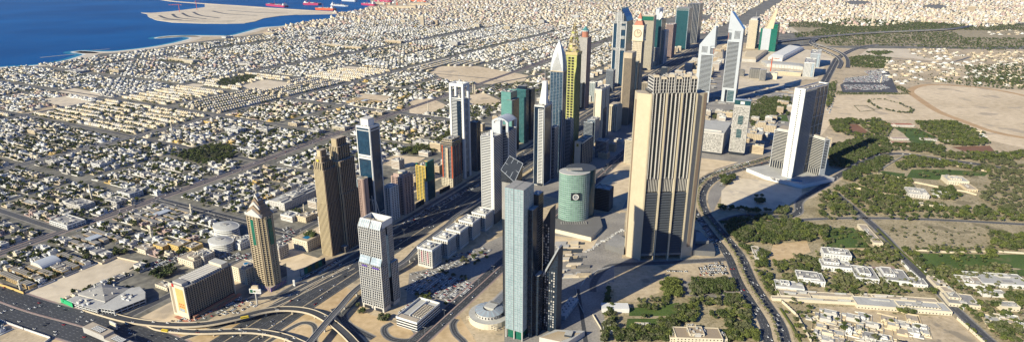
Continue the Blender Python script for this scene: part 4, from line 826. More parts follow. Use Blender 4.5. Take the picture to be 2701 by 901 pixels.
# 38 trade tower, 39 teal block with cream sail
t, W, D, h, x0, y0, x1, y1 = begin(38, 'plain white ribbed office tower with aerials beyond the silver pair', 1996, 54, 1973.6, 2002.6, base=(1990, 129), land='the plain white ribbed tower')
b = MB(); b.clad(x0, y0, x1, y1, 0, h, 'brown_stone', ((h, 2, .5, 'pale_cream'), (14, 2.3, .9, 'pale_cream')), ((h, 2, .5, 'offwhite'), (12, 2.3, .9, 'offwhite')), 'roof_light'); b.box(x0 + 5, y0 + 5, h, x1 - 5, y1 - 5, h + 9, 'offwhite'); b.build('wall', t); mast(t, 3, 0, h + 8, 38, 1.)
t, W, D, h, x0, y0, x1, y1 = begin(39, 'teal glass block with a silver panel and a tapering cream sail carrying a ball', 2047, 77, 2003, 2072, base=(2043, 137), land='the cream-sail teal block')
b = MB(); b.clad(x0, y0, x1, y1, 0, h, 'glass_emerald', ((4.5, .8, .4, 'teal'), (9, .8, .5, 'teal')), (None, (3, 1, .5, 'glass_navy')), 'roof_grey'); b.box(x0 + W * .12, y0 - 1.5, 0, x0 + W * .62, y0 - .6, h * 1.0, 'silver'); b.wall((x0 + W * .12, y0 - 1.5), (x0 + W * .62, y0 - 1.5), 0, h, (4.5, .8, .4, 'steel')); b.box(x0 + W * .62, y0 + 6, h, x1 - 1, y1 - 1, h + 26, 'glass_emerald', 'roof_grey'); b.build('wall', t)
hb2 = HZ(TOW[39][1], 14); q = MB(); q.xz([(x0 + W * .18, h), (x0 + W * .72, h), (x0 + W * .85, hb2 - 14), (x0 + W * .72, hb2 - 14)], y0 + 4, y0 + 22, 'cream', 'beige')
for i in range(12): q.box(x0 + W * (.22 + .033 * i), y0 + 3.4, h + 8 + i * (hb2 - h - 30) / 12, x0 + W * (.34 + .033 * i), y0 + 3.98, h + 12 + i * (hb2 - h - 30) / 12, 'brown')
q.build('crown', t); q = MB(); q.dome(x0 + W * .79, y0 + 12, hb2 - 8, 8, 'offwhite', 12); q.cyl(x0 + W * .79, y0 + 12, hb2 - 14, hb2 - 8, 5, 'offwhite', 12, r1=8); q.build('finial', t)
# 40/41 perforated pair
t, W, D, h, x0, y0, x1, y1 = begin(40, 'grey-green tower with scattered square perforations and a glass cap', 1978, 279, 1937.8, 1981, base=(1962, 411), land='the perforated grey tower', tri=(273, 276, 40))
def perforate(b, xa, xb, za, zb, y, seed, cw=3.1, chh=4.0, fill=.75, m='black'):
    rr = random.Random(seed); nx = int((xb - xa) / cw); nz = int((zb - za) / chh)
    for i in range(nx):
        for j in range(nz):
            if rr.random() < fill:
                x = xa + (i + .3 + rr.uniform(-.15, .15)) * cw; z = za + (j + .3 + rr.uniform(-.1, .1)) * chh; s_ = rr.uniform(.35, .6)
                b.box(x, y - .25, z, x + cw * s_, y - .02, z + chh * s_, m)
b = MB(); D = max(D, 16); b.box(x0, y0, 8, x1, y0 + D, h, 'concrete', 'roof_grey'); b.box(x0 + 1.5, y0 + 1.5, 0, x1 - 1.5, y0 + D - 1, 8, 'window'); perforate(b, x0 + 1, x1 - 1, 10, h - 3, y0, 5)
for z in (h * .35, h * .62): b.box(-W * .16, y0 - .45, z, W * .16, y0 - .26, z + h * .17, 'glass_teal_wall'); b.wall((-W * .16, y0 - .45), (W * .16, y0 - .45), z, z + h * .17, (4, .6, .3, 'concrete'))
b.build('wall', t); q = MB(); q.box(x0, y0, h + .02, x1, y0 + D, h + 12, 'glass_teal_wall', 'roof_grey'); q.box(-W * .12, y0 - .6, h + 2, W * .14, y0 - .1, h + 9, 'white'); q.box(x0 - .5, y0 - .5, h + 12, x1 + .5, y0 + D + .5, h + 13, 'steel'); q.build('roof', t)
t, W, D, h, x0, y0, x1, y1 = begin(41, 'low grey-green perforated block beside the perforated tower', 1906, 354, 1832, 1925, base=(1903, 409), name='office_block', cat='office block')
b = MB(); b.box(x0, y0, 5, x1, y1, h, 'concrete', 'roof_grey'); b.box(x0 + 1, y0 + 1.5, 0, x1 - 1, y1 - 1, 5, 'window'); perforate(b, x0 + 1, x1 - 1, 7, h - 3, y0, 8); b.wall((x1, y0), (x1, y1), 6, h, (4, 1.4, .5, 'slate')); b.build('wall', t)
q = MB(); q.box(x0 - .4, y0 - .4, h + .02, x1 + .4, y1 + .4, h + 2, 'offwhite', 'roof_light'); q.box(x0 + 4, y0 + 10, h + 2, x1 - 8, y0 + 15, h + 6, 'offwhite'); q.build('roof', t)
# 42 white slab tower and flanking blocks
t, W, D, h, x0, y0, x1, y1 = begin(42, 'very tall thin white slab tower, one column of black windows on its narrow face', 2123, 241, 2096.8, 2185, base=(2086, 479), name='apartment_tower', land='the tall white slab tower', tri=(237, 224.5))
b = MB(); b.box(x0, y0, 0, x1, y1, h, 'glass_navy', 'roof_tan'); b.box(x0 - .5, y0 - 1.2, 0, x1 + .8, y0 - .02, h + 2, 'white')
for i in range(int(h / 5.2)): b.box(W * .02, y0 - 1.5, 6 + i * 5.2, W * .13, y0 - 1.22, 8.6 + i * 5.2, 'black')
ym = y0 + D * .48; OW = 'steel'
b.wall((x1, y0), (x1, ym), 8, h, (3.6, .9, 1.1, 'steel'), (10, .6, 1.2, 'steel')); b.wall((x1, ym), (x1, y1), 8, h, (24, 1.2, .9, 'steel'), (3, 1.2, 1.0, 'steel')); b.wall((x1, ym), (x1, y1), 8, h, (3.6, .5, .5, 'steel')); b.wall((x0, y1), (x0, y0), 8, h, (3.6, 1.2, .8, 'offwhite'), (12, 1, .9, 'offwhite')); b.wall((x1, y1), (x0, y1), 8, h, (3.6, 1.2, .8, 'offwhite')); b.build('wall', t)  # inland face bars darker than the offwhite ones: its shade put into colour
q = MB(); q.parapet(x0 - .4, y0 - .4, x1 + .7, y1 + .4, h + 2, 3, .8, 'white'); q.plant(x0 + 2, y0 + 3, x1 - 2, y1 - 3, h, 12, 'roof_tan'); q.build('roof', t)
def striped_block(key, label, c):
    t, W, D, h, x0, y0, x1, y1 = begin(key, label, *c[:6], name='office_block', cat='office block', tri=c[6])
    b = MB(); b.clad(x0, y0, x1, y1, h * .27, h, 'glass_dark', ((3.8, 1.4, .7, 'offwhite'), None), ((3.8, 1.4, .7, 'silver'), (1, 1.5, .9, 'silver')), 'roof_tan'); b.clad(x0, y0, x1, y1, 0, h * .27, 'window', (None, (8, 1.3, .9, 'offwhite')), (None, (8, 1.3, .9, 'silver'))); b.build('wall', t)
    q = MB(); q.box(x0 - 1, y0 - 1, h, x1 + 1, y1 + 1, h + 1.2, 'white', 'roof_light'); q.box(x0 + 4, y0 + 4, h + 1.2, x1 - 4, y1 - 4, h + 5, 'offwhite', 'roof_tan'); q.build('roof', t)
striped_block(43, 'striped white and glass office block on the seaward side of the white slab tower', (2079, 352, 2041, 2112, None, (2078, 458), (346, 342)))
striped_block(44, 'striped white and glass office block on the inland side of the white slab tower', (2163, 371, 2122, 2190, None, (2158, 473), (366, 369)))
t, W, D, h, x0, y0, x1, y1 = begin(45, 'wide sand-coloured civic block behind the inland striped office block', 2190, 365, 2170, 2262, base=(2190, 392), name='civic_block', cat='office block')
b = MB(); b.clad(x0, y0, x1, y1, 0, h, 'beige', ((h / 3, 1, .5, 'beige'), (8, 1, .6, 'beige')), ((h / 2, 1.5, .6, 'concrete'), (14, 1.5, .7, 'concrete')), 'roof_tan'); b.build('wall', t); roofkit(t, x0, y0, x1, y1, h, 'beige', 2, 14)
t, W, D, h, x0, y0, x1, y1 = banded(46, 'small cream tower at the seaward shoulder of the beige giant tower', C(1668, 372, 1650, 1674, base=(1664, 432)), m='pale_cream', vb=(6, 1.3, 1.1, 'pale_cream'), name='hotel_block', cat='hotel')
# boundary wall of the white slab tower
t = thing('boundary_wall', 'long white podium wall at the foot of the tall white slab tower', 'wall', *G(2063, 490)); cx_, cy_ = G(2063, 490)
def wallrun(name, label, pts, h=2.4, th=.5, m='parapet', piers=0, conv=True, cat='wall'):
    P = [G(*p) for p in pts] if conv else pts
    x = sum(p[0] for p in P) / len(P); y = sum(p[1] for p in P) / len(P); P = [(p[0] - x, p[1] - y) for p in P]
    A = offs(P, -th / 2); B = offs(P, th / 2); b = MB()
    for i in range(len(P) - 1):
        b.quad((*A[i], h), (*B[i], h), (*B[i + 1], h), (*A[i + 1], h), m); b.quad((*B[i], 0), (*B[i + 1], 0), (*B[i + 1], h), (*B[i], h), m); b.quad((*A[i + 1], 0), (*A[i], 0), (*A[i], h), (*A[i + 1], h), m)
        L_ = math.dist(P[i], P[i + 1]); k = int(L_ / piers) if piers else 0
        for j in range(k + 1 if k else 0):
            f = j / k; px_, py_ = P[i][0] + (P[i + 1][0] - P[i][0]) * f, P[i][1] + (P[i + 1][1] - P[i][1]) * f
            b.box(px_ - .5, py_ - .5, 0, px_ + .5, py_ + .5, h + .5, m)
    for A_, B_ in ((A[0], B[0]), (B[-1], A[-1])): b.quad((*A_, 0), (*B_, 0), (*B_, h), (*A_, h), m)
    o = b.build(name, None, (x, y, 0)); return tag(o, label, cat)
wp = [G(1968, 452), G(2018, 473), G(2115, 497), G(2200, 478)]; b = MB(); x = wp[1][0]; y = wp[1][1]; b.prism([(p[0] - x - cx_ + x, p[1] - y - cy_ + y) for p in [wp[0], wp[1], wp[2], wp[3], G(2120, 455), G(2040, 440)]], 0, 9, 'white', 'roof_light'); o = b.build('wall', t); o.rotation_euler = (0, 0, -t.rotation_euler.z)
q = MB(); q.box(8, 20, 9.02, 40, 34, 9.4, 'water_pool'); q.plant(-30, 0, 5, 20, 9.02, 6, 'offwhite'); q.build('terrace', t)

# ---- 47 beige giant tower
A_, B_, C2, R_ = G(1651.6, 674.7), G(1683.6, 683.8), G(1796, 679.6), G(1823.7, 674)
ang = math.atan2(C2[1] - B_[1], C2[0] - B_[0]); ox, oy = B_
def loc2(p, o=(ox, oy), a=ang): dx, dy = p[0] - o[0], p[1] - o[1]; return dx * math.cos(a) + dy * math.sin(a), -dx * math.sin(a) + dy * math.cos(a)
Fw = math.dist(B_, C2); la = loc2(A_); lr = loc2(R_)
t = thing('apartment_tower', 'giant beige concrete tower with four tall fins, dark louvred base and white ribbed bays', 'tower', ox, oy, ang); KEEP += [(ox + 25, oy + 15, 60), (ox + 75, oy + 20, 55)]; LAND.append((ox + Fw / 2, oy + 15, 'the beige giant tower'))
hp_ = HZ(oy, 249); ht = HZ(oy + 6, 207); zl = HZ(oy, 506); zt = HZ(oy, 468)
b = MB(); b.box(.5, 3, 6, Fw - .5, 32, hp_ + 4, 'window', 'roof_grey'); b.build('core', t)
for k, (pa, pb, tp) in enumerate((((la[0], la[1]), (0, 0), 0), ((Fw, 0), (lr[0], lr[1]), 0))):
    q = MB(); dpt = 34
    if k == 0: pts = [pa, pb, (1.2, -.4), (1.2, dpt), (pa[0] + 2, dpt + 2)]; q.prism(pts, 0, hp_, 'beige_wall', 'roof_tan', k=.985, c=(0, 10)); q.box(.2, -3.6, 0, 2.4, 2.9, hp_ + 1, 'beige_wall'); q.box(pa[0] - .3, pa[1] + 3, 3, pa[0] + 1.2, pa[1] + 8, hp_ - 12, 'brown')
    else: pts = [(Fw - 1.2, -.4), pa, pb, (pb[0] - 2, dpt), (Fw - 1.2, dpt)]; q.prism(pts, 0, hp_, 'beige_wall', 'roof_tan', k=.94, c=(Fw - 4, 10)); q.box(Fw - 2.4, -3.6, 0, Fw - .2, 2.9, hp_ + 1, 'beige_wall'); q.poly([(pa[0] + (pb[0] - pa[0]) * f_ * k_ + (Fw - 4) * (1 - k_), (pa[1] + (pb[1] - pa[1]) * f_ - 10) * k_ + 10 - .5, z_) for f_, z_, k_ in ((.42, 20, .996), (.70, 20, .996), (.70, hp_ - .5, .942), (.42, hp_ - .5, .942))], 'brown')
    q.build('end_fin', t)
bay = (Fw - 2) / 3
for k in (1, 2):
    q = MB(); xx = 1 + bay * k; q.box(xx - 1.2, -5, 0, xx + 1.2, 3.2, hp_ + 2, 'beige_wall'); q.build('fin', t)
for k in range(3):
    xa = 1 + bay * k + (1.5 if k == 0 else 1.3); xb = 1 + bay * (k + 1) - (1.5 if k == 2 else 1.3); wb = xb - xa
    q = MB(); n = int((zl - 14) / 4.5)
    for i in range(n):
        z = 14 + i * (zl - 14) / n; q.quad((xa, -2.6, z), (xb, -2.6, z), (xb, .2, z + 3.0), (xa, .2, z + 3.0), 'slate'); q.box(xa, -2.6, z - .5, xb, 3.1, z, 'slate', bot=True)
    q.box(xa, -4, 9, xb, 3.1, 13, 'dark_concrete'); q.build('louvre', t)
    q = MB()
    for i in range(9): q.box(xa + wb * i / 8 - .22, -1.0, zl, xa + wb * i / 8 + .22, 2.9, zt, 'offwhite')
    for cx_ in (.06, .30, .62, .88):
        q.box(xa + wb * cx_ - .3, -3.4, zt - 2, xa + wb * cx_ + .55, 3.1, hp_ + 2, 'offwhite')
    n = int((hp_ - zt) / 3.6)
    for i in range(n):
        z = zt + i * 3.6; q.box(xa + wb * .08, -1.6, z, xa + wb * .29, 3.05, z + .8, 'dark_concrete', bot=True); q.box(xa + wb * .65, -2.0, z, xa + wb * .87, 3.05, z + .8, 'dark_concrete', bot=True); q.box(xa + wb * .34, .9, z, xa + wb * .60, 3.05, z + .9, 'glass_teal_wall', bot=True)
    q.build('balcony_rib', t)
    q = MB()
    for (fa, fb, zz) in ((0, .44, ht + 3), (.50, 1, ht)):
        q.clad(xa + wb * fa, -1.5, xa + wb * fb, 26, hp_ + 2, zz, 'window', ((5.5, .7, .3, 'concrete'), (2, .9, 1.2, 'offwhite')), ((5.5, 2.4, .7, 'offwhite'), None), 'roof_tan')
        q.quad((xa + wb * fa, -2.5, zz), (xa + wb * fb, -2.5, zz), (xa + wb * fb, 4, zz + 3), (xa + wb * fa, 4, zz + 3), 'cream'); q.plant(xa + wb * fa + 1, 5, xa + wb * fb - 1, 24, zz, 4)
    q.build('crown', t)
q = MB(); q.prism([loc2(G(1595, 655)), loc2(G(1645, 672)), loc2(G(1650, 640)), loc2(G(1625, 628))], 0, 10, 'dark_concrete', 'roof_grey'); q.build('low_podium', t); q = MB(); q.prism([loc2(G(1824, 672)), loc2(G(1885, 676)), loc2(G(1880, 655)), loc2(G(1843, 620)), loc2(G(1828, 615))], 0, 10, 'dark_concrete', 'slate'); q.build('side_podium', t); q = MB(); q.prism([loc2(G(1832, 655)), loc2(G(1868, 655)), loc2(G(1850, 632)), loc2(G(1835, 630))], 10, 15, 'dark_concrete', 'roof_grey'); q.build('podium', t)

# ---- 48 central glass tower
Xf, Yf = G(1378, 900); Xl, Yl = G(1335, 885)
ang = GR; Wf = math.dist((Xf, Yf), (Xl, Yl)); hm = HZ(Yf, 502)
t = thing('office_tower', 'tallest grey-green glass tower, with a dark annex and slanted rear roof', 'tower', Xf, Yf, ang); LAND.append((Xf, Yf, 'the grey-green glass tower')); KEEP += [(Xf + 10, Yf + 20, 45), (Xf + 40, Yf + 30, 40)]
D1 = along(Xf, Yf, 0, U, 1403)
b = MB()
for xa, xb in ((-Wf, -Wf * .53), (-Wf * .50, 0)):
    b.box(xa, 0, 14, xb, D1, hm, 'glass_grey', 'roof_grey')
    b.wall((xa, 0), (xb, 0), 14, hm, (3.55, .75, .25, 'steel'), (3, .35, .35, 'silver'))
    nz_ = int((hm - 16) / 3.55)
    for j in range(nz_):
        for i in range(4):
            if (i + j * 2 + (j % 3)) % 3 != 0: b.box(xa + (xb - xa) * (i + .25) / 4, -.42, 15 + j * 3.55 + .9, xa + (xb - xa) * (i + .72) / 4, -.02, 15 + j * 3.55 + 3.0, 'glass_pale')
b.box(-Wf * .53, .8, 12, -Wf * .50, D1 - 1, hm - 1, 'black'); b.wall((0, 0), (0, D1), 14, hm, (3.55, .6, .25, 'steel'), (6, .35, .35, 'steel')); b.wall((-Wf, D1), (-Wf, 0), 14, hm, (3.55, .6, .25, 'steel'), (6, .35, .35, 'steel')); b.build('wall', t)
for i in range(6):
    q = MB(); xx = -Wf + .8 + (Wf - 1.6) * (i % 3) / 2; yy = .8 if i < 3 else D1 - .8; q.box(xx - .8, yy - .8, 0, xx + .8, yy + .8, 14, 'concrete'); q.build('column', t)
q = MB(); q.box(-Wf + 2.5, 2.5, 0, -2.5, D1 - 2, 13.9, 'glass_emerald'); q.build('lobby', t)
q = MB(); ya, yb_ = D1 + 2, D1 + 24   # rear tower with a slanting roof
xr0 = -Wf - 22; xr1 = xr0 + 20; q.box(xr0 + 1, ya, 0, xr1 - .6, yb_, hm - 6, 'window'); q.wall((xr0 + 1, ya), (xr1 - .6, ya), hm - 60, hm - 6, (3.6, 1.2, .5, 'slate'), (10, 1.0, .7, 'offwhite')); q.wall((xr1 - .6, ya), (xr1 - .6, yb_), 0, hm - 6, (3.6, 1.2, .5, 'slate'), (5, 1, .6, 'slate'))
zt1 = hm + 28; pts = [(xr0, ya - 1.5, hm - 6), (xr1, ya - 1.5, hm - 6), (xr1, yb_, hm - 6), (xr0, yb_, hm - 6)]
top = [(xr0, ya - 1.5, hm + 10), (xr1, ya - 1.5, hm - 4), (xr1, yb_ + 2, hm + 14), (xr0, yb_ + 2, hm + 22)]
for i in range(4):
    j = (i + 1) % 4; q.quad(pts[i], pts[j], top[j], top[i], 'window' if i != 3 else 'steel')
q.poly(top, 'slate')
def tp(u_, v_, dz=.4):
    a = [top[0][k] + (top[1][k] - top[0][k]) * u_ for k in range(3)]; c = [top[3][k] + (top[2][k] - top[3][k]) * u_ for k in range(3)]
    return (a[0] + (c[0] - a[0]) * v_, a[1] + (c[1] - a[1]) * v_, a[2] + (c[2] - a[2]) * v_ + dz)
for u_ in (0, .15, .33, .5, .66, .82, 1): q.bar(tp(u_, 0), tp(u_, 1), .22, 'silver' if u_ in (0, .33, .66, 1) else 'slate')
for v_ in (0, .5, 1): q.bar(tp(0, v_), tp(1, v_), .22, 'silver')
q.build('rear_wing', t)
q = MB(); q.box(-3, D1 + 1, 0, 7, D1 + 16, hm - 16, 'glass_dark', 'roof_light'); q.wall((7, D1 + 1), (7, D1 + 16), 0, hm - 16, (3.6, .5, .4, 'slate')); q.plant(-2, D1 + 2, 6, D1 + 15, hm - 16, 6, 'white'); q.build('annex', t)
q = MB(); q.box(.6, D1 * .45, 0, 7, D1 + .9, hm * .86, 'glass_navy', 'roof_light'); q.box(7.1, D1 * .7, 0, 13, D1 + 8, hm * .42, 'glass_navy', 'roof_light'); q.build('side_block', t)
rr = random.Random(4)
for nm, xw, W2, yw, ya, yb_ in (('upper_wing', 7.1, 10, D1 + 17, 592, 552), ('wing', 14, 19, D1 + 8.2, 702, 648)):
    hw1, hw2 = HZ(Yf + 32, ya), HZ(Yf + 32, yb_)
    q = MB(); q.xz([(xw, 0), (xw + W2, 0), (xw + W2, hw2), (xw, hw1)], yw, yw + 18, 'glass_navy', 'slate'); n = int(W2 / 3.2)
    for j in range(int(hw1 / 4)):
        for i in range(n):
            if rr.random() < .85 and 8 + j * 4 < hw1 - 4: q.box(xw + .8 + i * 3.2, yw - .35, 8 + j * 4, xw + 2.4 + i * 3.2, yw - .02, 10.3 + j * 4, rr.choice(['steel', 'slate', 'slate', 'concrete']) if i < n - 1 else 'offwhite')
    q.build(nm, t)
q = MB(); q.xz([(xw - 4, hw1 - 14), (xw - 2, hw1 - 15), (xw + W2 + 3, hw2 + 5), (xw + W2 + 1.5, hw2 + 6)], yw - 3, yw + 7, 'steel'); q.build('blade', t)
# round podium building
px_, py_ = G(1291, 838)
t = thing('pavilion', 'round ribbed-roof pavilion on a terrace beside the grey-green glass tower', 'pavilion', px_, py_, GR); KEEP.append((px_, py_, 36))
q = MB(); n = 28; r0_ = 20
q.cyl(0, 0, 0, 9, 30, 'pale_cream', 28, 'roof_light'); q.wall((-26, -20), (26, -26), 2, 8, (3, 1, .6, 'pale_cream'), (12, .8, .8, 'pale_cream')); q.build('terrace', t)
q = MB(); q.cyl(0, 0, 9, 15, r0_, 'offwhite', n, 'roof_grey')
for i in range(n):
    a = i * 2 * math.pi / n; q.box(r0_ * math.cos(a) - .6, r0_ * math.sin(a) - .6, 10.5, r0_ * math.cos(a) + .6, r0_ * math.sin(a) + .6, 13, 'window')
q.build('wall', t)
q = MB()
for i in range(n):
    a0, a1 = i * 2 * math.pi / n, (i + 1) * 2 * math.pi / n
    q.quad((21 * math.cos(a0), 21 * math.sin(a0), 15), (21 * math.cos(a1), 21 * math.sin(a1), 15), (9 * math.cos(a1), 9 * math.sin(a1), 18), (9 * math.cos(a0), 9 * math.sin(a0), 18), 'steel' if i % 2 else 'glass_pale')
q.box(-8, -2, 15.1, 8, 16, 19, 'roof_light'); q.build('roof', t)
q = MB()
for i in range(22): q.quad((-6, 12 + i * 2.2, 19), (10, 12 + i * 2.2, 19), (10, 13.2 + i * 2.2, 19), (-6, 13.2 + i * 2.2, 19), 'steel')
q.box(-5, 12, 0, 9, 60, 16, 'glass_pale', 'slate'); q.build('canopy', t)
# terraced podium at the right foot of the tower
px_, py_ = G(1470, 895)
t = thing('podium_building', 'low angular podium with curved louvres at the inland foot of the grey-green glass tower', 'podium', px_, py_, GR + .15); KEEP.append((px_, py_, 25))
q = MB(); q.prism([(-22, -14), (16, -16), (34, 20), (-6, 10)], 0, 9, 'offwhite', 'roof_light'); q.build('wall', t); q = MB()
for i in range(12): q.bar((-20 + i * 1.6, -14 + i * 1.8, 9.3), (8 + i * 1.9, -15 + i * 2.4, 9.3), .35, 'brown_stone')
q.box(10, -2, 9, 20, 10, 12, 'slate', 'roof_light'); q.build('roof', t)
px_, py_ = G(1497, 820)
t = thing('podium_building', 'long pale roof strip with small vents behind the low angular podium', 'podium', px_, py_, GR - .0)
q = MB(); q.box(-8, -24, 0, 6, 30, 7, 'glass_pale', 'roof_light')
for i in range(10): q.box(-5 + 4 * (i % 2), -20 + i * 4.6, 7, -3 + 4 * (i % 2), -18.6 + i * 4.6, 7.8, 'slate')
q.build('roof', t)

# ---- 49 oval green glass tower
px_, py_ = G(1508, 590)
X0_, Y0_ = G(1500, 599); a_ = 27.; b_ = 20.
t = thing('office_tower', 'oval green glass tower with flat pale roof and round emblem on its face', 'tower', px_ + 4, py_ + 16, R(2)); LAND.append((px_, py_ + 16, 'the oval green glass tower')); KEEP += [(px_ + 10, py_ + 16, 55), (px_ + 50, py_ + 40, 30)]
ho = HZ(py_ + 16, 452); n = 40
q = MB(); q.cyl(0, 0, 6, ho, 30, 'glass_green', n, 'roof_light', ry=23)
pts = [(30.0 * math.cos(i * 2 * math.pi / n), 23.0 * math.sin(i * 2 * math.pi / n)) for i in range(n)]
for i in range(n): q.wall(pts[i], pts[(i + 1) % n], 6, ho, (4.3, .9, .6, 'silver'), (1, .18, .3, 'glass_pale'))
q.build('wall', t)
q = MB(); q.prism([(15 + 30 * math.cos(i * 2 * math.pi / n), 19 + 26 * math.sin(i * 2 * math.pi / n)) for i in range(n)], 5, ho + 2, 'glass_teal_wall', 'slate'); q.build('rear_wing', t)
q = MB(); q.cyl(0, 0, ho, ho + 1.2, 30.6, 'offwhite', n, 'roof_light', ry=23.6); q.box(-14, 2, ho + 1.2, 16, 12, ho + 1.9, 'brown_stone'); 
for i in range(16): q.box(-14 + i * 1.9, 1.6, ho + 1.2, -13.2 + i * 1.9, 12.4, ho + 3.4, 'offwhite')
q.build('roof', t)
q = MB(); zc = HZ(py_ - 7, 518); n2 = 24
for i in range(n2):
    a0, a1 = i * 2 * math.pi / n2, (i + 1) * 2 * math.pi / n2
    for ra, rb, y_a, y_b, m_ in ((6, 6, -22.2, -26, 'black'), (6, 4.2, -26, -26, 'white'), (4.2, 4.2, -26, -24.5, 'black')):
        q.quad((ra * math.cos(a0), y_a, zc + ra * math.sin(a0)), (ra * math.cos(a1), y_a, zc + ra * math.sin(a1)), (rb * math.cos(a1), y_b, zc + rb * math.sin(a1)), (rb * math.cos(a0), y_b, zc + rb * math.sin(a0)), m_)
q.poly([(4.2 * math.cos(i * 2 * math.pi / n2), -24.5, zc + 4.2 * math.sin(i * 2 * math.pi / n2)) for i in range(n2)], 'steel'); q.box(-9, -24.2, zc - 7.5, 9, -21, zc + 7.5, 'glass_dark', bot=True); q.build('emblem', t)
x, y = px_ + 4, py_ + 16; PD = [G(*p) for p in T(1380, 410, 3.065, (203, 610), (548, 692), (640, 600), (620, 520), (240, 540))]
b = MB(); b.prism([loc2(p, (x, y), R(2)) for p in PD], 0, 8, 'pale_cream', 'dark_concrete'); b.build('podium', t)
b = MB()
for i in range(12): b.box(-28 + i * 4.4, -34, 8.02, -26 + i * 4.4, -26, 10, 'roof_grey')
b.build('skylight', t)
t, W, D, h, x0, y0, x1, y1 = banded(50, 'dark glass office block behind the inland side of the oval green tower', C(1606, 503, 1567, 1617, base=(1605, 558)), core='glass_dark', m='slate', th=.9, name='office_block', cat='office block')

# ---- 51 angular grid tower with tall arch slot
t, W, D, h, x0, y0, x1, y1 = begin(51, 'pale grid-faced tower with sloping glazed shoulders and a tall dark arched slot', 1006, 610, 950, 1046, base=(1015, 822.7), name='hotel_tower', land='the pale grid tower')
hs_ = HZ(TOW[51][1], 672); hr = h + 13
b = MB(); W0 = W; gx = (3.75, .85, .5, 'offwhite')
for xa, xb in ((x0 - 1.5, -1.2), (.2, x1)):
    b.box(xa, y0 - 1.5, 7, xb, y0 + D * .42, hs_ - 6, 'window', 'glass_pale'); nv = round((xb - xa) / 4.1)
    b.wall((xa, y0 - 1.5), (xb, y0 - 1.5), 7, hs_ - 6, gx, (nv, .9, .6, 'white')); b.box(xa, y0 - 1.2, 0, xb, y0 + D * .42 - .3, 7, 'offwhite'); b.box(xa + 3, y0 - 1.4, 0, xb - 3, y0 - .9, 5, 'window')
    b.quad((xa, y0 - 1.5, hs_ - 6), (xb, y0 - 1.5, hs_ - 6), (xb - .3, y0 + 3, hs_ + 4), (xa + .3, y0 + 3, hs_ + 4), 'glass_pale')
    b.box(xa + .3, y0 + 3, hs_ - 6, xb - .3, y0 + D * .42, h, 'window', 'roof_light'); b.wall((xa + .3, y0 + 3), (xb - .3, y0 + 3), hs_ + 4, h, gx, (nv, .9, .6, 'white'))
    b.quad((xa + .3, y0 + 3, h), (xb - .3, y0 + 3, h), (xb - .6, y0 + 9, hr - 3), (xa + .6, y0 + 9, hr - 3), 'glass_pale')
    for i in range(nv + 1):
        f = i / nv; b.bar((xa + .3 + (xb - xa - .6) * f, y0 + 2.9, h + .2), (xa + .6 + (xb - xa - 1.2) * f, y0 + 8.9, hr - 2.8), .3, 'white')
    b.bar((xa + .6, y0 + 9, hr - 3), (xb - .6, y0 + 9, hr - 3), .7, 'white')
nv = round(D * .42 / 4.1)
b.wall((x1, y0 - 1.5), (x1, y0 + D * .42), 7, hs_ - 6, gx, (nv, .9, .6, 'offwhite')); b.wall((x1 - .3, y0 + 3), (x1 - .3, y0 + D * .42), hs_ - 6, h, gx, (nv, .9, .6, 'offwhite'))
b.box(x0 + 1, y0 + D * .42, 0, x1 - 7, y0 + D * .6, h - 10, 'glass_navy', 'roof_grey')
b.box(x0, y0 + D * .6, 7, x1 + 1.5, y1 + 1.5, hs_ - 10, 'window', 'glass_pale'); b.wall((x1 + 1.5, y0 + D * .6), (x1 + 1.5, y1 + 1.5), 7, hs_ - 10, gx, (nv, .9, .6, 'offwhite')); b.box(x0, y0 + D * .6, 0, x1 + 1.2, y1 + 1.2, 7, 'offwhite')
b.box(x0 + .5, y0 + D * .6, hs_ - 10, x1 - 2, y1 - 2, h, 'window', 'roof_light'); b.wall((x1 - 2, y0 + D * .6), (x1 - 2, y1 - 2), hs_ - 10, h, gx, (nv, .9, .6, 'offwhite'))
b.xz([(x1 - 7, hs_ - 32), (x1 - .3, hs_ - 32), (x1 - .3, h - 14), (x1 - 7, h - 14)], y0 + D * .42, y0 + D * .6, 'glass_grey')
b.build('wall', t)
q = MB(); q.parapet(x0 + .4, y0 + 9, x1 - .6, y1 - 2.2, h, 10, 1, 'white'); q.plant(x0 + 4, y0 + 14, x1 - 4, y1 - 6, h + .1, 7, 'offwhite')
for i in range(11): q.box(x0 + 4 + i * 3, y0 + 10.5, h + 7.5, x0 + 5.6 + i * 3, y0 + 17, h + 8.5, 'cream', bot=True)
q.build('roof', t)
q = MB(); q.box(x0 + 4, y0 - 2.3, hs_ - 11, x0 + 14, y0 - 2.05, hs_ - 9, 'purple'); q.box(4, y0 - 2.3, hs_ - 11.5, 16, y0 - 2.05, hs_ - 9.2, 'purple'); q.build('sign', t)
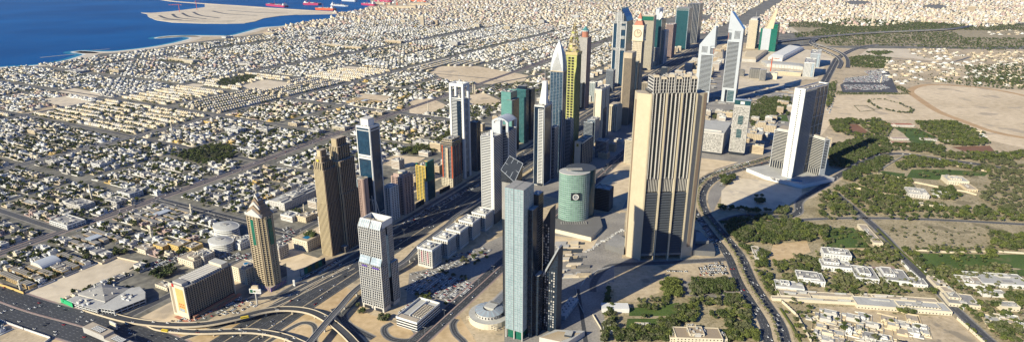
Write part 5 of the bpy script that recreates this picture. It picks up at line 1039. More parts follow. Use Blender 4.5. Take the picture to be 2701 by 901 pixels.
# ---- white low building with plant yard
t, W, D, h, x0, y0, x1, y1 = begin(52, 'low white striped building with a sunken yard of rooftop machines', 1102, 848.6, 1048, 1162, base=(1100.8, 873.5), name='depot', cat='building', land='the low striped building')
b = MB(); b.clad(x0, y0, x1, y1, 0, h - 3, 'window', ((3.6, 2.0, .5, 'white'), None), ((3.6, 2.2, .5, 'white'), None), 'roof_light'); b.build('wall', t)
q = MB(); q.parapet(x0 - .6, y0 - .6, x1 + .6, y1 + .6, h - 3, 3, .8, 'white'); q.box(x0 + W * .42, y0 + D * .18, h - 2.9, x0 + W * .46, y0 + D * .95, h + .5, 'white'); q.box(x0 + 2, y0 + 2, h - 2.95, x1 - 2, y0 + D * .16, h - .5, 'beige', 'roof_tan')
for i in range(9):
    for j in range(4): q.box(x0 + W * .50 + j * 4.2, y0 + D * .24 + i * D * .066, h - 2.95, x0 + W * .50 + j * 4.2 + 2.8, y0 + D * .24 + i * D * .066 + D * .04, h - .8, 'concrete', 'brown_stone')
q.build('roof', t)
# ---- five office blocks
for k, (bx, by) in enumerate(((1141, 708), (1181.6, 680.6), (1214.5, 656.5), (1247, 632), (1280.5, 609.5))):
    X, Y = G(bx, by); Wb = 28; Db = 27 ; h = 36; s_ = 1 - k * .0
    cx_ = X + V[0] * Wb / 2 + U[0] * Db / 2; cy_ = Y + V[1] * Wb / 2 + U[1] * Db / 2; KEEP.append((cx_, cy_, 24))
    t = thing('office_block', ['cream office block nearest the car park with wine-red window panels', 'second cream office block, just behind the one with wine-red panels', 'middle cream office block of the five in a row', 'fourth cream office block, one short of the banded twin tower', 'last cream office block, at the foot of the white-banded twin tower'][k], 'office block', cx_, cy_, group='five cream office blocks along the highway')
    if k in (0, 4): LAND.append((cx_, cy_, ['the nearest cream office block', 0, 0, 0, 'the farthest cream office block'][k]))
    b = MB(); x0, y0, x1, y1 = -Wb / 2, -Db / 2, Wb / 2, Db / 2
    b.clad(x0, y0, x1, y1, 0, h - 4, 'glass_navy', ((3.5, 1.3, .5, 'offwhite'), (6, 2.2, .8, 'offwhite')), ((3.5, 1.3, .5, 'offwhite'), (6, 2.2, .8, 'offwhite')), 'roof_light')
    for xa in (-6.5, 3.2): b.box(xa, y0 - .7, 9, xa + 3.2, y0 - .45, h - 7, 'hull_magenta' if k == 0 else 'glass_blue')
    b.box(x0 - .5, y0 - 1.2, 0, x1 + 1.2, y1, 4, 'offwhite'); b.build('wall', t)
    q = MB(); q.box(x0 - 1.4, y0 - 1.4, h - 4, x1 + 1.4, y1 + 1.4, h - 1.5, 'white', 'roof_light'); q.parapet(x0 - 1.6, y0 - 1.6, x1 + 1.6, y1 + 1.6, h - 1.5, 1.4, .7, 'white'); q.box(-7, -7, h - 1.5, 7, 7, h + 1.5, 'offwhite', 'roof_light'); q.dome(0, 0, h + 1.5, 4, 'white', 10, 3); q.plant(x0 + 2, y0 + 2, x1 - 2, y1 - 2, h - 1.45, 8); q.build('roof', t)
# ------------------------------------------------------------------ repeats: shared meshes, and one mass for what is past counting
class Proto:
    def __init__(s, mb):
        s.mb = mb; s.V = np.array(mb.v, float); s.tot = np.array([len(f) for f in mb.f]); s.idx = np.array([i for f in mb.f for i in f]); s.m = mb.m; s.me = None
    def mesh(s, name):
        if s.me is None: s.me = s.mb.mesh(name)
        return s.me
def mass(name, items, label, cat, group=None):
    """items: (proto, x, y, z, rot, sx, sy, sz); one object"""
    mats = sorted({m for it in {id(i[0]): i[0] for i in items}.values() for m in it.m}); ix = {k: i for i, k in enumerate(mats)}
    by = {}
    for it in items: by.setdefault(id(it[0]), []).append(it)
    VV, TT, II, MM = [], [], [], []; base = 0
    for its in by.values():
        p = its[0][0]; A = np.array([i[1:] for i in its], float); n = len(its); c, s = np.cos(A[:, 3]), np.sin(A[:, 3])
        x = p.V[None, :, 0] * A[:, 4:5]; y = p.V[None, :, 1] * A[:, 5:6]; z = p.V[None, :, 2] * A[:, 6:7]
        X = x * c[:, None] - y * s[:, None] + A[:, 0:1]; Y = x * s[:, None] + y * c[:, None] + A[:, 1:2]; Z = z + A[:, 2:3]
        VV.append(np.stack([X, Y, Z], -1).reshape(-1, 3)); k = len(p.V)
        II.append((p.idx[None, :] + (np.arange(n) * k)[:, None] + base).reshape(-1)); TT.append(np.tile(p.tot, n)); MM.append(np.tile(np.array([ix[m] for m in p.m]), n)); base += n * k
    V_ = np.concatenate(VV); T_ = np.concatenate(TT); I_ = np.concatenate(II); M_ = np.concatenate(MM)
    me = bpy.data.meshes.new(name); me.vertices.add(len(V_)); me.vertices.foreach_set('co', V_.ravel()); me.loops.add(len(I_)); me.loops.foreach_set('vertex_index', I_.astype(np.int32))
    me.polygons.add(len(T_)); st = np.zeros(len(T_), np.int32); st[1:] = np.cumsum(T_)[:-1]; me.polygons.foreach_set('loop_start', st); me.polygons.foreach_set('loop_total', T_.astype(np.int32))
    for m in mats: me.materials.append(MATS[m])
    me.polygons.foreach_set('material_index', M_.astype(np.int32)); me.update(calc_edges=True)
    o = bpy.data.objects.new(name, me); COL.objects.link(o); return tag(o, label, cat, group, 'stuff')
NUM = ['nearest', 'second nearest', 'third nearest', 'fourth nearest', 'fifth nearest', 'sixth nearest', 'seventh nearest', 'eighth nearest', 'ninth nearest', 'tenth nearest']
def nth(i):
    if i < 10: return NUM[i]
    i += 1; return '%d%s nearest' % (i, 'th' if 10 <= i % 100 <= 20 else {1: 'st', 2: 'nd', 3: 'rd'}.get(i % 10, 'th'))
def autolabel(objs):
    """objs: (object, phrase, x, y): names each by its look, then by which landmark it stands nearest and how near it comes among its like"""
    by = {}
    for o, ph, x, y in objs:
        d, l = min(((x - a) ** 2 + (y - b_) ** 2, i) for i, (a, b_, c) in enumerate(LAND)); lx, ly, lp = LAND[l]
        dx, dy = x - lx, y - ly
        side = ('beyond' if dy > 0 else 'in front of') if abs(dy) > abs(dx) else ('inland of' if dx > 0 else 'seaward of')
        by.setdefault((ph, side, lp), []).append((d, id(o), o))
    for (ph, side, lp), L_ in by.items():
        L_.sort(key=lambda q: q[:2])
        for i, (_, _, o) in enumerate(L_): o['label'] = ' '.join(('%s, %s %s %s' % (ph, nth(i), side, lp) if len(L_) > 1 else '%s %s %s' % (ph, side, lp)).replace('in front of', 'before').split())
LAND += [(*G(400, 420 + 300), 'the empty sandy lot'), (*G(1240, 200), 'the large sand field'), (*G(1070, 425), 'the sand football ground'), (*G(1890, 875), 'the cream palace'), (*G(2265, 690), 'the white mansion'),
         (*G(2265, 258), 'the car storage yard'), (*G(2600, 290), 'the race track'), (*G(2420, 455), 'the walled lawn'), (*G(2560, 680), 'the broad palace lawn'), (*G(2330, 880), 'the courtyard quarter'),
         (*G(520, 400), 'the dark grove'), (*G(1930, 540), 'the white-walled lot'), (*G(1850, 710), 'the dusty parking ground'), (*G(600, 625), 'the white oval pavilions'), (*G(700, 220), 'the square sand lot'), (*G(300, 500), 'the pink-kerbed street')]

# ---- villas
WALLS = ['offwhite', 'pale_cream', 'cream', 'white', 'white', 'offwhite', 'offwhite', 'pinkish', 'beige']
NAMES = {'offwhite': 'off-white', 'pale_cream': 'pale cream', 'cream': 'cream', 'white': 'white', 'beige': 'beige', 'pinkish': 'pink-brown', 'ochre': 'ochre yellow'}
def villa(rr, wall, yard=True, lowd=False):
    b = MB(); W = rr.uniform(11, 18); D = rr.uniform(11, 18); st = rr.choice([1, 1, 2, 2]); h = 3.5 * st; roof = rr.choice(['roof_light', 'roof_grey', 'roof_tan', 'roof_light']) if wall != 'white' else 'roof_light'
    def block(x0, y0, x1, y1, h, win=True):
        b.box(x0, y0, 0, x1, y1, h, wall, roof)
        if not lowd:
            t = .35; p = .9
            for q in ((x0, y0, x1, y0 + t), (x0, y1 - t, x1, y1), (x0, y0 + t, x0 + t, y1 - t), (x1 - t, y0 + t, x1, y1 - t)): b.box(q[0], q[1], h, q[2], q[3], h + p, wall)
            if win:
                for lv in range(max(1, round(h / 3.7))):
                    z = lv * 3.7 + 1.1; n = max(2, int((x1 - x0) / 4))
                    for i in range(n):
                        x = x0 + (x1 - x0) * (i + .3) / n
                        b.quad((x, y0 - .04, z), (x + 1.5, y0 - .04, z), (x + 1.5, y0 - .04, z + 1.5), (x, y0 - .04, z + 1.5), 'window')
                    n = max(2, int((y1 - y0) / 4))
                    for i in range(n):
                        y = y0 + (y1 - y0) * (i + .3) / n
                        b.quad((x1 + .04, y, z), (x1 + .04, y + 1.4, z), (x1 + .04, y + 1.4, z + 1.5), (x1 + .04, y, z + 1.5), 'window')
    x0, y0 = -W / 2, -D / 2; cut = rr.choice([0, 1, 2]); e = rr.uniform(.3, .5)
    block(x0, y0, x0 + W * (1 - e * (cut == 1)), y0 + D * (1 - e * (cut == 2)), h)
    if cut == 1: block(x0 + W * (1 - e) + .02, y0 + D * .3, x0 + W, y0 + D, max(3.9, h - 3.7))
    if cut == 2: block(x0 + W * .2, y0 + D * (1 - e) + .02, x0 + W, y0 + D, max(3.9, h - 3.7))
    f = rr.uniform(.1, .5); b.box(x0 + W * f * .6 + .5, y0 + 1.2, h + .02, x0 + W * f * .6 + rr.uniform(3, 5.5), y0 + rr.uniform(4, 6.5), h + 2.9, wall, roof)
    if not lowd:
        for _ in range(3):
            x, y = rr.uniform(x0 + 1, x0 + W * .5), rr.uniform(y0 + 1, y0 + D * .5); b.box(x, y, h + .03, x + 1.3, y + 1.1, h + 1.4, 'roof_grey', 'offwhite')
        if rr.random() < .5: b.box(x0 + W * .3, y0 - 2.4, 0, x0 + W * .6, y0 - .03, 3.8, wall, roof)
    if yard:
        X, Y = 11.2, 13.2; hh = 2.1; t = .3
        b.box(-X, -Y, 0, X, -Y + t, hh, wall); b.box(X - t, -Y + t, 0, X, Y, hh, wall); b.box(-X, Y - t, 0, X - t, Y, hh, wall)
        if rr.random() < .5: b.box(-X, -Y + t, 0, -X + t, Y - t, hh, wall)
        if rr.random() < .6: k = rr.uniform(4, 8); b.box(X - t - k, Y - t - 5, 0, X - t - .02, Y - t - .02, 3.2, wall, roof)
        if rr.random() < .45: b.box(-X + .5, -Y + .5, 0, -X + 5.5, -Y + 6, 2.9, rr.choice(['roof_light', 'roof_grey', 'offwhite']))
    return b
rv = random.Random(11)
VIL = {w_: [Proto(villa(rv, w_)) for _ in range(6)] for w_ in sorted(set(WALLS)) + ['ochre']}
VLO = {w_: [Proto(villa(rv, w_, False, True)) for _ in range(4)] for w_ in sorted(set(WALLS)) + ['ochre']}
def terrace(rr, wall):
    b = MB(); b.box(-5.4, -7, 0, 5.4, 7, 7.4, wall, 'roof_tan'); b.box(-5.4, -7, 7.4, -5.0, 7, 8.3, wall); b.box(-5, -7, 7.4, 5.4, -6.6, 8.3, wall); b.box(-2, -1, 7.42, 3, 4, 10, wall, 'roof_light'); b.box(-5.2, -10.5, 0, -.5, -7.02, 4, wall, 'roof_light'); b.box(-5.4, -12, 0, 5.4, -11.7, 2.2, wall)
    for x in (-3.5, 1.4): b.quad((x, -7.04, 4.7), (x + 2, -7.04, 4.7), (x + 2, -7.04, 6.4), (x, -7.04, 6.4), 'window')
    return b
TER = [Proto(terrace(rv, m)) for m in ('pale_cream', 'cream', 'offwhite')]
def blockp(rr, wall, h):
    b = MB(); W, D = rr.uniform(20, 34), rr.uniform(16, 24); b.box(-W / 2, -D / 2, 0, W / 2, D / 2, h, wall, 'roof_light')
    b.wall((-W / 2, -D / 2), (W / 2, -D / 2), 0, h, (3.6, 1.9, .4, wall)); b.box(-W / 2 + .2, -D / 2 - .12, 1.8, W / 2 - .2, -D / 2 - .02, h - 1.8, 'brown'); b.box(W / 2 + .02, -D / 2 + .2, 1.8, W / 2 + .12, D / 2 - .2, h - 1.8, 'dark_stone'); b.wall((W / 2, -D / 2), (W / 2, D / 2), 0, h, (3.6, 1.9, .4, wall), (4, 1.6, .5, wall))
    b.parapet(-W / 2, -D / 2, W / 2, D / 2, h, 1.1, .5, wall); b.box(-3, -3, h, 3, 3, h + 3.2, wall, 'roof_grey'); b.plant(-W / 2 + 1, -D / 2 + 1, W / 2 - 1, D / 2 - 1, h, 6, rr=rr)
    return b
MID = {h: [Proto(blockp(rv, m, h)) for m in ('pale_cream', 'offwhite', 'cream', 'beige', 'white')] for h in (11, 15, 22, 32)}
# ---- trees
def ico(r, n=1):
    import bmesh
    bm = bmesh.new(); bmesh.ops.create_icosphere(bm, subdivisions=n, radius=r); v = [tuple(x.co) for x in bm.verts]; f = [[q.index for q in x.verts] for x in bm.faces]; bm.free(); return v, f
def crown(rr, r, h, lumps, leaves, m='leaf', sub=1, z0=1.8, flat=.75, size=.9):
    b = MB(); L_ = []
    for i in range(lumps):
        a = rr.uniform(0, 6.28); d = r * rr.uniform(.15, .68) if i else 0; L_.append((d * math.cos(a), d * math.sin(a), z0 + (h - z0) * rr.uniform(.35, .72), r * rr.uniform(.34, .58)))
    for (x, y, z, q) in L_:
        v, f = ico(q * .82, sub); n = len(b.v); b.v += [(x + p[0] * rr.uniform(.75, 1.15), y + p[1] * rr.uniform(.75, 1.15), z + p[2] * flat * rr.uniform(.75, 1.15)) for p in v]
        for t in f: b.f.append(tuple(n + i for i in t)); b.m.append(m)
    for i in range(leaves):
        x, y, z, q = rr.choice(L_); u_, th = rr.uniform(-.35, 1), rr.uniform(0, 6.28); s = math.sqrt(max(0, 1 - u_ * u_)); k = q * rr.uniform(.85, 1.2)
        c = Vector((x + k * s * math.cos(th), y + k * s * math.sin(th), z + k * u_ * flat)); a = Vector((rr.gauss(0, 1), rr.gauss(0, 1), rr.gauss(0, 1))).normalized(); e = a.orthogonal().normalized(); g_ = a.cross(e); w_ = size * rr.uniform(.5, 1.1)
        b.quad(tuple(c - e * w_ - g_ * w_ * .7), tuple(c + e * w_ - g_ * w_ * .7), tuple(c + e * w_ + g_ * w_ * .7), tuple(c - e * w_ + g_ * w_ * .7), m)
    return b
def trunk(rr, h, r=.28, limbs=4, cr=3.):
    b = MB(); b.cyl(0, 0, 0, h * .5, r, 'bark', 7, r1=r * .6)
    for i in range(limbs):
        a = i * 6.28 / limbs + rr.uniform(-.4, .4); b.bar((0, 0, h * .35), (cr * .5 * math.cos(a), cr * .5 * math.sin(a), h * .68), r * .32, 'bark')
    return b
rt = random.Random(5)
TREE = [(Proto(crown(rt, 4.6, 7.5, 8, 260, m)), Proto(trunk(rt, 7.5)), nm) for m, nm in (('leaf', 'dark green'), ('leaf_grey', 'grey-green'), ('leaf_light', 'light green'), ('leaf', 'dense dark green'), ('leaf_grey', 'dusty grey-green'))]
def joined(a, b_):
    c = MB(); n = len(a.v); c.v = a.v + b_.v; c.f = a.f + [tuple(i + n for i in f) for f in b_.f]; c.m = a.m + b_.m; return c
TMID = [Proto(joined(crown(rt, 4.6, 7.5, 6, 105, m, size=1.05), trunk(rt, 7.5, limbs=1))) for m in ('leaf', 'leaf_grey', 'leaf', 'leaf_light', 'leaf_grey', 'leaf_light')]
TFAR = [Proto(crown(rt, 4.2, 6, 1, 7, m, size=1.8, z0=.6)) for m in ('leaf', 'leaf_grey', 'leaf')]
TLOW = [Proto(crown(rt, 3.6, 6, 2, 12, m, size=1.3, z0=.8)) for m in ('leaf', 'leaf_grey', 'leaf', 'leaf')]
def palm(rr, parts=False, h=8.5):
    t = MB(); t.cyl(0, 0, 0, h, .3, 'bark', 6, r1=.2); c = MB(); n = 17
    for i in range(n):
        a = i * 6.28 / n + rr.uniform(-.15, .15); up = rr.uniform(-.2, .9); L_ = rr.uniform(2.7, 3.4); p0 = Vector((0, 0, h)); d = Vector((math.cos(a), math.sin(a), 0)); sd_ = Vector((-math.sin(a), math.cos(a), 0))
        pts = [p0, p0 + d * L_ * .4 + Vector((0, 0, up * 1.1)), p0 + d * L_ * .8 + Vector((0, 0, up * .6 - .5)), p0 + d * L_ + Vector((0, 0, up * .2 - 1.5))]; ws = [.15, .55, .45, .05]
        for j in range(3):
            for sg in (-1, 1):
                q = [pts[j], pts[j + 1], pts[j + 1] + sd_ * sg * ws[j + 1] - Vector((0, 0, .25)), pts[j] + sd_ * sg * ws[j] - Vector((0, 0, .1))]
                if sg < 0: q = q[::-1]
                c.quad(*[tuple(v) for v in q], 'palm_leaf')
    return c, t
PALM = []
for _ in range(3):
    c_, t_ = palm(rt); PALM.append((Proto(c_), Proto(t_), Proto(joined(c_, t_))))
# ---- cars
def carmesh(m, L_=4.6, W=1.9, h=1.45, van=False):
    b = MB(); x, y = L_ / 2, W / 2; z0 = .3
    if van:
        b.xz([(-x, z0), (x, z0), (x, h * .55), (x - .7, h), (-x, h)], -y, y, m); b.box(x - 1.7, -y - .02, h * .55, x - .55, y + .02, h * .88, 'window'); b.box(-x + .4, -y - .015, h * .55, x - 2.1, y + .015, h * .85, 'window')
    else:
        b.xz([(-x, z0), (x, z0), (x, .72), (x - 1.15, .88), (-x + .5, .92), (-x, .8)], -y, y, m); b.xz([(-x + .45, .9), (x - 1.2, .87), (x - 1.95, h), (-x + 1.15, h)], -y + .14, y - .14, m, 'window'); b.box(-x + 1.1, -y + .1, .93, x - 1.95, y - .1, h - .1, 'window', m)
    for sx in (-x + .85, x - .85):
        for sy in (-y, y - .2): b.xz([(sx + .33 * math.cos(i * math.pi / 4), .33 + .33 * math.sin(i * math.pi / 4)) for i in range(8)], sy - .03, sy + .25, 'black')
    return b
CAR = {k: Proto(carmesh(k)) for k in ('car_white', 'car_silver', 'car_dark', 'car_red')}
BUS = {'yellow': Proto(carmesh('yellow', 11, 2.6, 3.1, True)), 'car_white': Proto(carmesh('car_white', 6.5, 2.2, 2.6, True))}
CN = {'car_white': 'white', 'car_silver': 'silver', 'car_dark': 'dark', 'car_red': 'red'}

# ---- where things may stand
def seg_d(px, py, a, b_):
    dx, dy = b_[0] - a[0], b_[1] - a[1]; L2 = dx * dx + dy * dy or 1e-9; t = max(0, min(1, ((px - a[0]) * dx + (py - a[1]) * dy) / L2)); return math.hypot(px - a[0] - dx * t, py - a[1] - dy * t)
RB = {}
for P, hw in ROADS:
    for i in range(len(P) - 1):
        a, b_ = P[i], P[i + 1]; n = int(math.dist(a, b_) / 40) + 1
        for k in range(n):
            c = (a[0] + (b_[0] - a[0]) * (k + .5) / n, a[1] + (b_[1] - a[1]) * (k + .5) / n)
            for ix in range(int((c[0] - 75) // 50), int((c[0] + 75) // 50) + 1):
                for iy in range(int((c[1] - 75) // 50), int((c[1] + 75) // 50) + 1): RB.setdefault((ix, iy), set()).add((a, b_, hw))
def onroad(x, y, r): return any(seg_d(x, y, a, b_) < hw + r for a, b_, hw in RB.get((int(x // 50), int(y // 50)), ()))
BBX = lambda L_: [(min(p[0] for p in q), min(p[1] for p in q), max(p[0] for p in q), max(p[1] for p in q), q) for q in L_ if len(q)]
def inany(x, y, bb): return any(a <= x <= c and b_ <= y <= d and inpoly(x, y, q) for a, b_, c, d, q in bb)
OCC = {}
def occ(x, y, r): OCC.setdefault((int(x // 60), int(y // 60)), []).append((x, y, r))
def free(x, y, r):
    for ix in (-1, 0, 1):
        for iy in (-1, 0, 1):
            for a, b_, c in OCC.get((int(x // 60) + ix, int(y // 60) + iy), ()):
                if (a - x) ** 2 + (b_ - y) ** 2 < (c + r) ** 2: return False
    return True
for k in KEEP:
    occ(k[0], k[1], min(k[2], 58))
def inframe(x, y, m=40, z=5):
    if y < 150: return False
    a, b_, d = PX(x, y, z); return -m < a < 2701 + m and -m < b_ < 901 + m
def skyline(x, y): return
# ---- landmark houses and mid-rise blocks along the tower rows (each a thing)
MIDS = []
def midblock(proto, x, y, rz, ph, sc=(1, 1, 1), name='apartment_block', cat='apartment block'):
    o = bpy.data.objects.new(name, proto.mesh('apartment_block')); COL.objects.link(o); o.location = (x, y, 0); o.rotation_euler = (0, 0, rz); o.scale = sc
    tag(o, ph, cat, 'mid-rise blocks between towers and villas'); occ(x, y, 17 * max(sc[0], sc[1])); MIDS.append((o, ph, x, y))
rm = random.Random(21)
MW = ['pale cream', 'off-white', 'cream', 'beige', 'white']
def midrow(s0, s1, w, hs, step, prob=.8, jit=5):
    s = s0
    while s < s1:
        x, y = XY(s, w + rm.uniform(-jit, jit)); s += step * rm.uniform(.85, 1.3)
        if rm.random() > prob or not inframe(x, y, 20) or onroad(x, y, 11) or not free(x, y, 15) or inany(x, y, NB): continue
        h = rm.choice(hs); i = rm.randrange(5); midblock(MID[h][i], x, y, GR, '%s %s block' % (MW[i], {11: 'three-storey', 15: 'four-storey', 22: 'six-storey', 32: 'nine-storey'}[h]))
NB = BBX(NOB)
midrow(900, 3900, 745, (22, 32, 22), 62, .75); midrow(620, 3900, 800, (15, 22, 32, 22), 48, .75); midrow(600, 3900, 905, (11, 15, 22), 55, .6); midrow(1240, 3900, 505, (22, 32, 22, 15), 55, .9); midrow(1270, 3300, 470, (15, 22, 32), 60, .6)
midrow(1270, 3300, 555, (22, 32, 32), 46, .8); midrow(1300, 3300, 440, (22, 32, 15), 52, .7); midrow(1240, 3900, 770, (32, 22, 32), 50, .8); midrow(1300, 1900, 330, (15, 22), 60, .5); midrow(1700, 2100, 200, (11, 15, 22), 45, .8); midrow(1720, 2000, 160, (11, 15), 45, .7); midrow(4200, 5200, 500, (22, 32), 90, .7)
for (px_, py_, hh, i, sc) in ((1115, 68, 32, 0, (1.3, 1.2, 2.4)), (1150, 66, 32, 3, (1.5, 1, 1.2)), (1065, 60, 22, 0, (1.6, 1.2, 1)), (1235, 50, 22, 1, (2, 1, 1)), (1040, 113, 15, 2, (4, 1.3, 1)), (930, 128, 15, 2, (4.5, 1, .8)), (2560, 32, 32, 2, (2, 1.5, 1.8)), (2300, 50, 22, 1, (3, 1, 1.1)), (2200, 45, 22, 0, (3.5, 1, 1)), (2480, 58, 22, 0, (5, 1.2, .9)), (2620, 62, 22, 3, (4, 1.2, 1))):
    x, y = G(px_, py_); midblock(MID[hh][i], x, y, GR + rm.uniform(-.2, .2), '%s large far block' % MW[i], sc)

for k, (s_, w_, W, D, h_, core, m_, lab) in enumerate(((1560, 545, 26, 24, 70, 'glass_navy', 'steel', 'blue-grey glass block, first behind the white-wedge tower'), (1660, 548, 28, 26, 88, 'glass_navy', 'slate', 'dark navy glass tower before the cream-yellow block'), (1930, 545, 30, 26, 96, 'glass_blue', 'silver', 'silver-banded blue tower behind the slim brown tower'), (2150, 545, 28, 26, 80, 'glass_dark', 'beige', 'beige-banded dark tower before the clock tower'),
    (1420, 735, 30, 26, 62, 'glass_navy', 'steel', 'steel-banded navy block beside the dark green towers'), (1600, 735, 30, 24, 76, 'glass_blue', 'white', 'white-banded blue tower behind the leaf-topped tower'), (1980, 735, 30, 28, 92, 'glass_navy', 'slate', 'slate-banded navy tower before the cupola-topped tower'), (2120, 735, 28, 26, 70, 'glass_teal_wall', 'white', 'white-finned teal block with a bright roof frame'), (2330, 735, 30, 26, 84, 'glass_navy', 'steel', 'steel-banded navy tower beyond the cupola-topped tower'),
    (2560, 735, 30, 26, 72, 'glass_blue', 'offwhite', 'off-white banded block before the white and blue tower'), (3050, 735, 34, 28, 88, 'glass_navy', 'offwhite', 'pale-banded navy tower beyond the white and blue tower'), (1330, 560, 24, 22, 40, 'glass_navy', 'steel', 'low navy block behind the five-block row'), (1480, 480, 30, 24, 46, 'glass_navy', 'steel', 'squat navy block by the green-emblem hotel'), (1390, 330, 34, 26, 30, 'glass_blue', 'slate', 'low blue glass block inland of the green-emblem hotel'), (2450, 548, 26, 24, 90, 'glass_navy', 'slate', 'narrow navy tower beyond the clock tower'))):
    x, y = XY(s_, w_); t = thing('office_tower', lab, 'tower', x, y); b = MB(); b.clad(-W / 2, -D / 2, W / 2, D / 2, 0, h_, core, ((3.6, 1.3, .8, m_), (4, .8, .6, m_) if k % 2 else None), ((3.6, 1.3, .8, m_), None), 'roof_grey'); b.build('wall', t); roofkit(t, -W / 2, -D / 2, W / 2, D / 2, h_, m_, 2, 6); occ(x, y, 22)
for _ in range(70):   # the business quarter behind the beige giant, each block its own
    px_, py_ = rm.choice([(rm.uniform(1845, 1925), rm.uniform(285, 345)), (rm.uniform(1990, 2060), rm.uniform(350, 425)), (rm.uniform(1985, 2040), rm.uniform(315, 350)), (rm.uniform(1750, 1850), rm.uniform(255, 330)), (rm.uniform(2050, 2120), rm.uniform(268, 300))]); x, y = G(px_, py_)
    if onroad(x, y, 12) or not free(x, y, 15): continue
    h = rm.choice((11, 15, 22)); i = rm.randrange(5); midblock(MID[h][i], x, y, GR, '%s %s block' % (MW[i], {11: 'three-storey', 15: 'four-storey', 22: 'six-storey'}[h]))
# ---- villa districts
VS, VM = [], []   # candidates (proto, x, y, z, rot, sx, sy, sz, wall)
TS = []           # tree candidates
rg = random.Random(99); SB = BBX([SEAP])
def add_tree(x, y, s=1., kind=None, check=True):
    if check and (onroad(x, y, 1) or inany(x, y, NT)): return
    TS.append((x, y, s, kind))
NT = BBX([q for q in NOT if len(q)])
for (px_, py_, W, D, h_, i) in ((205, 190, 90, 60, 8, 1), (310, 190, 70, 30, 12, 2), (470, 160, 120, 30, 12, 2), (505, 165, 80, 40, 14, 0), (565, 116, 60, 50, 12, 1), (600, 100, 40, 60, 10, 4), (715, 92, 90, 40, 16, 2), (760, 100, 110, 50, 18, 2), (830, 105, 60, 50, 20, 4), (880, 122, 150, 40, 12, 2), (1010, 112, 150, 40, 16, 2), (1045, 90, 60, 40, 20, 1), (650, 172, 80, 30, 10, 1), (150, 430, 40, 30, 9, 1), (270, 440, 36, 30, 12, 4), (95, 350, 40, 24, 10, 2), (180, 590, 60, 34, 8, 4), (215, 545, 50, 30, 10, 1), (345, 515, 44, 30, 11, 4), (310, 535, 40, 26, 9, 1), (90, 540, 60, 20, 6, 3), (620, 345, 60, 30, 9, 4), (700, 345, 50, 30, 9, 1), (660, 400, 44, 26, 9, 4), (835, 350, 40, 26, 9, 1), (780, 330, 36, 26, 9, 2), (900, 340, 50, 26, 9, 0), (1000, 300, 44, 26, 8, 2), (1060, 340, 44, 26, 8, 4), (1120, 380, 60, 30, 8, 1), (1200, 120, 60, 40, 22, 1), (1260, 72, 50, 40, 26, 0), (1340, 78, 50, 40, 24, 2), (1430, 62, 50, 40, 26, 1), (1520, 48, 60, 40, 24, 4)):
    x, y = G(px_, py_)
    if onroad(x, y, 10) or not free(x, y, 14): continue
    b = MB(); w_ = ('pale_cream', 'offwhite', 'cream', 'beige', 'white')[i]; b.clad(-W / 2, -D / 2, W / 2, D / 2, 0, h_, 'window', ((3.7, 2.6, .5, w_), (W / 8, 2, .6, w_)), ((3.7, 2.6, .5, w_), (D / 8, 2, .6, w_)), ('roof_light', 'roof_grey', 'roof_tan')[i % 3]); b.parapet(-W / 2, -D / 2, W / 2, D / 2, h_, 1.2, .6, w_); b.plant(-W / 2 + 2, -D / 2 + 2, W / 2 - 2, D / 2 - 2, h_, 9)
    o = b.build('low_block', None, (x, y, 0), GR); tag(o, '', 'building', 'larger low blocks among the villas'); occ(x, y, min(55, W * .5)); MIDS.append((o, '%s low wide block' % MW[i], x, y))
sE = [-150, 380, 560, 748, 1040, 1340, 1646, 2000, 2350, 2750, 3150, 3600, 4050, 4600]
wE = [950, 1254, 1520, 1790, 2080, 2385, 2800, 3230, 3560]
GROVE = BBX([[G(*p) for p in T(0, 300, r2, (1290, 320), (1400, 290), (1546, 245), (1780, 250), (1800, 300), (1700, 370), (1546, 390), (1450, 370))], [G(*p) for p in T(540, 0, r2, (80, 640), (140, 600), (330, 565), (420, 580), (300, 630), (180, 655))], [G(*p) for p in T(930, 300, r2, (330, 300), (400, 250), (560, 240), (740, 130), (740, 190), (600, 300), (440, 310))]])
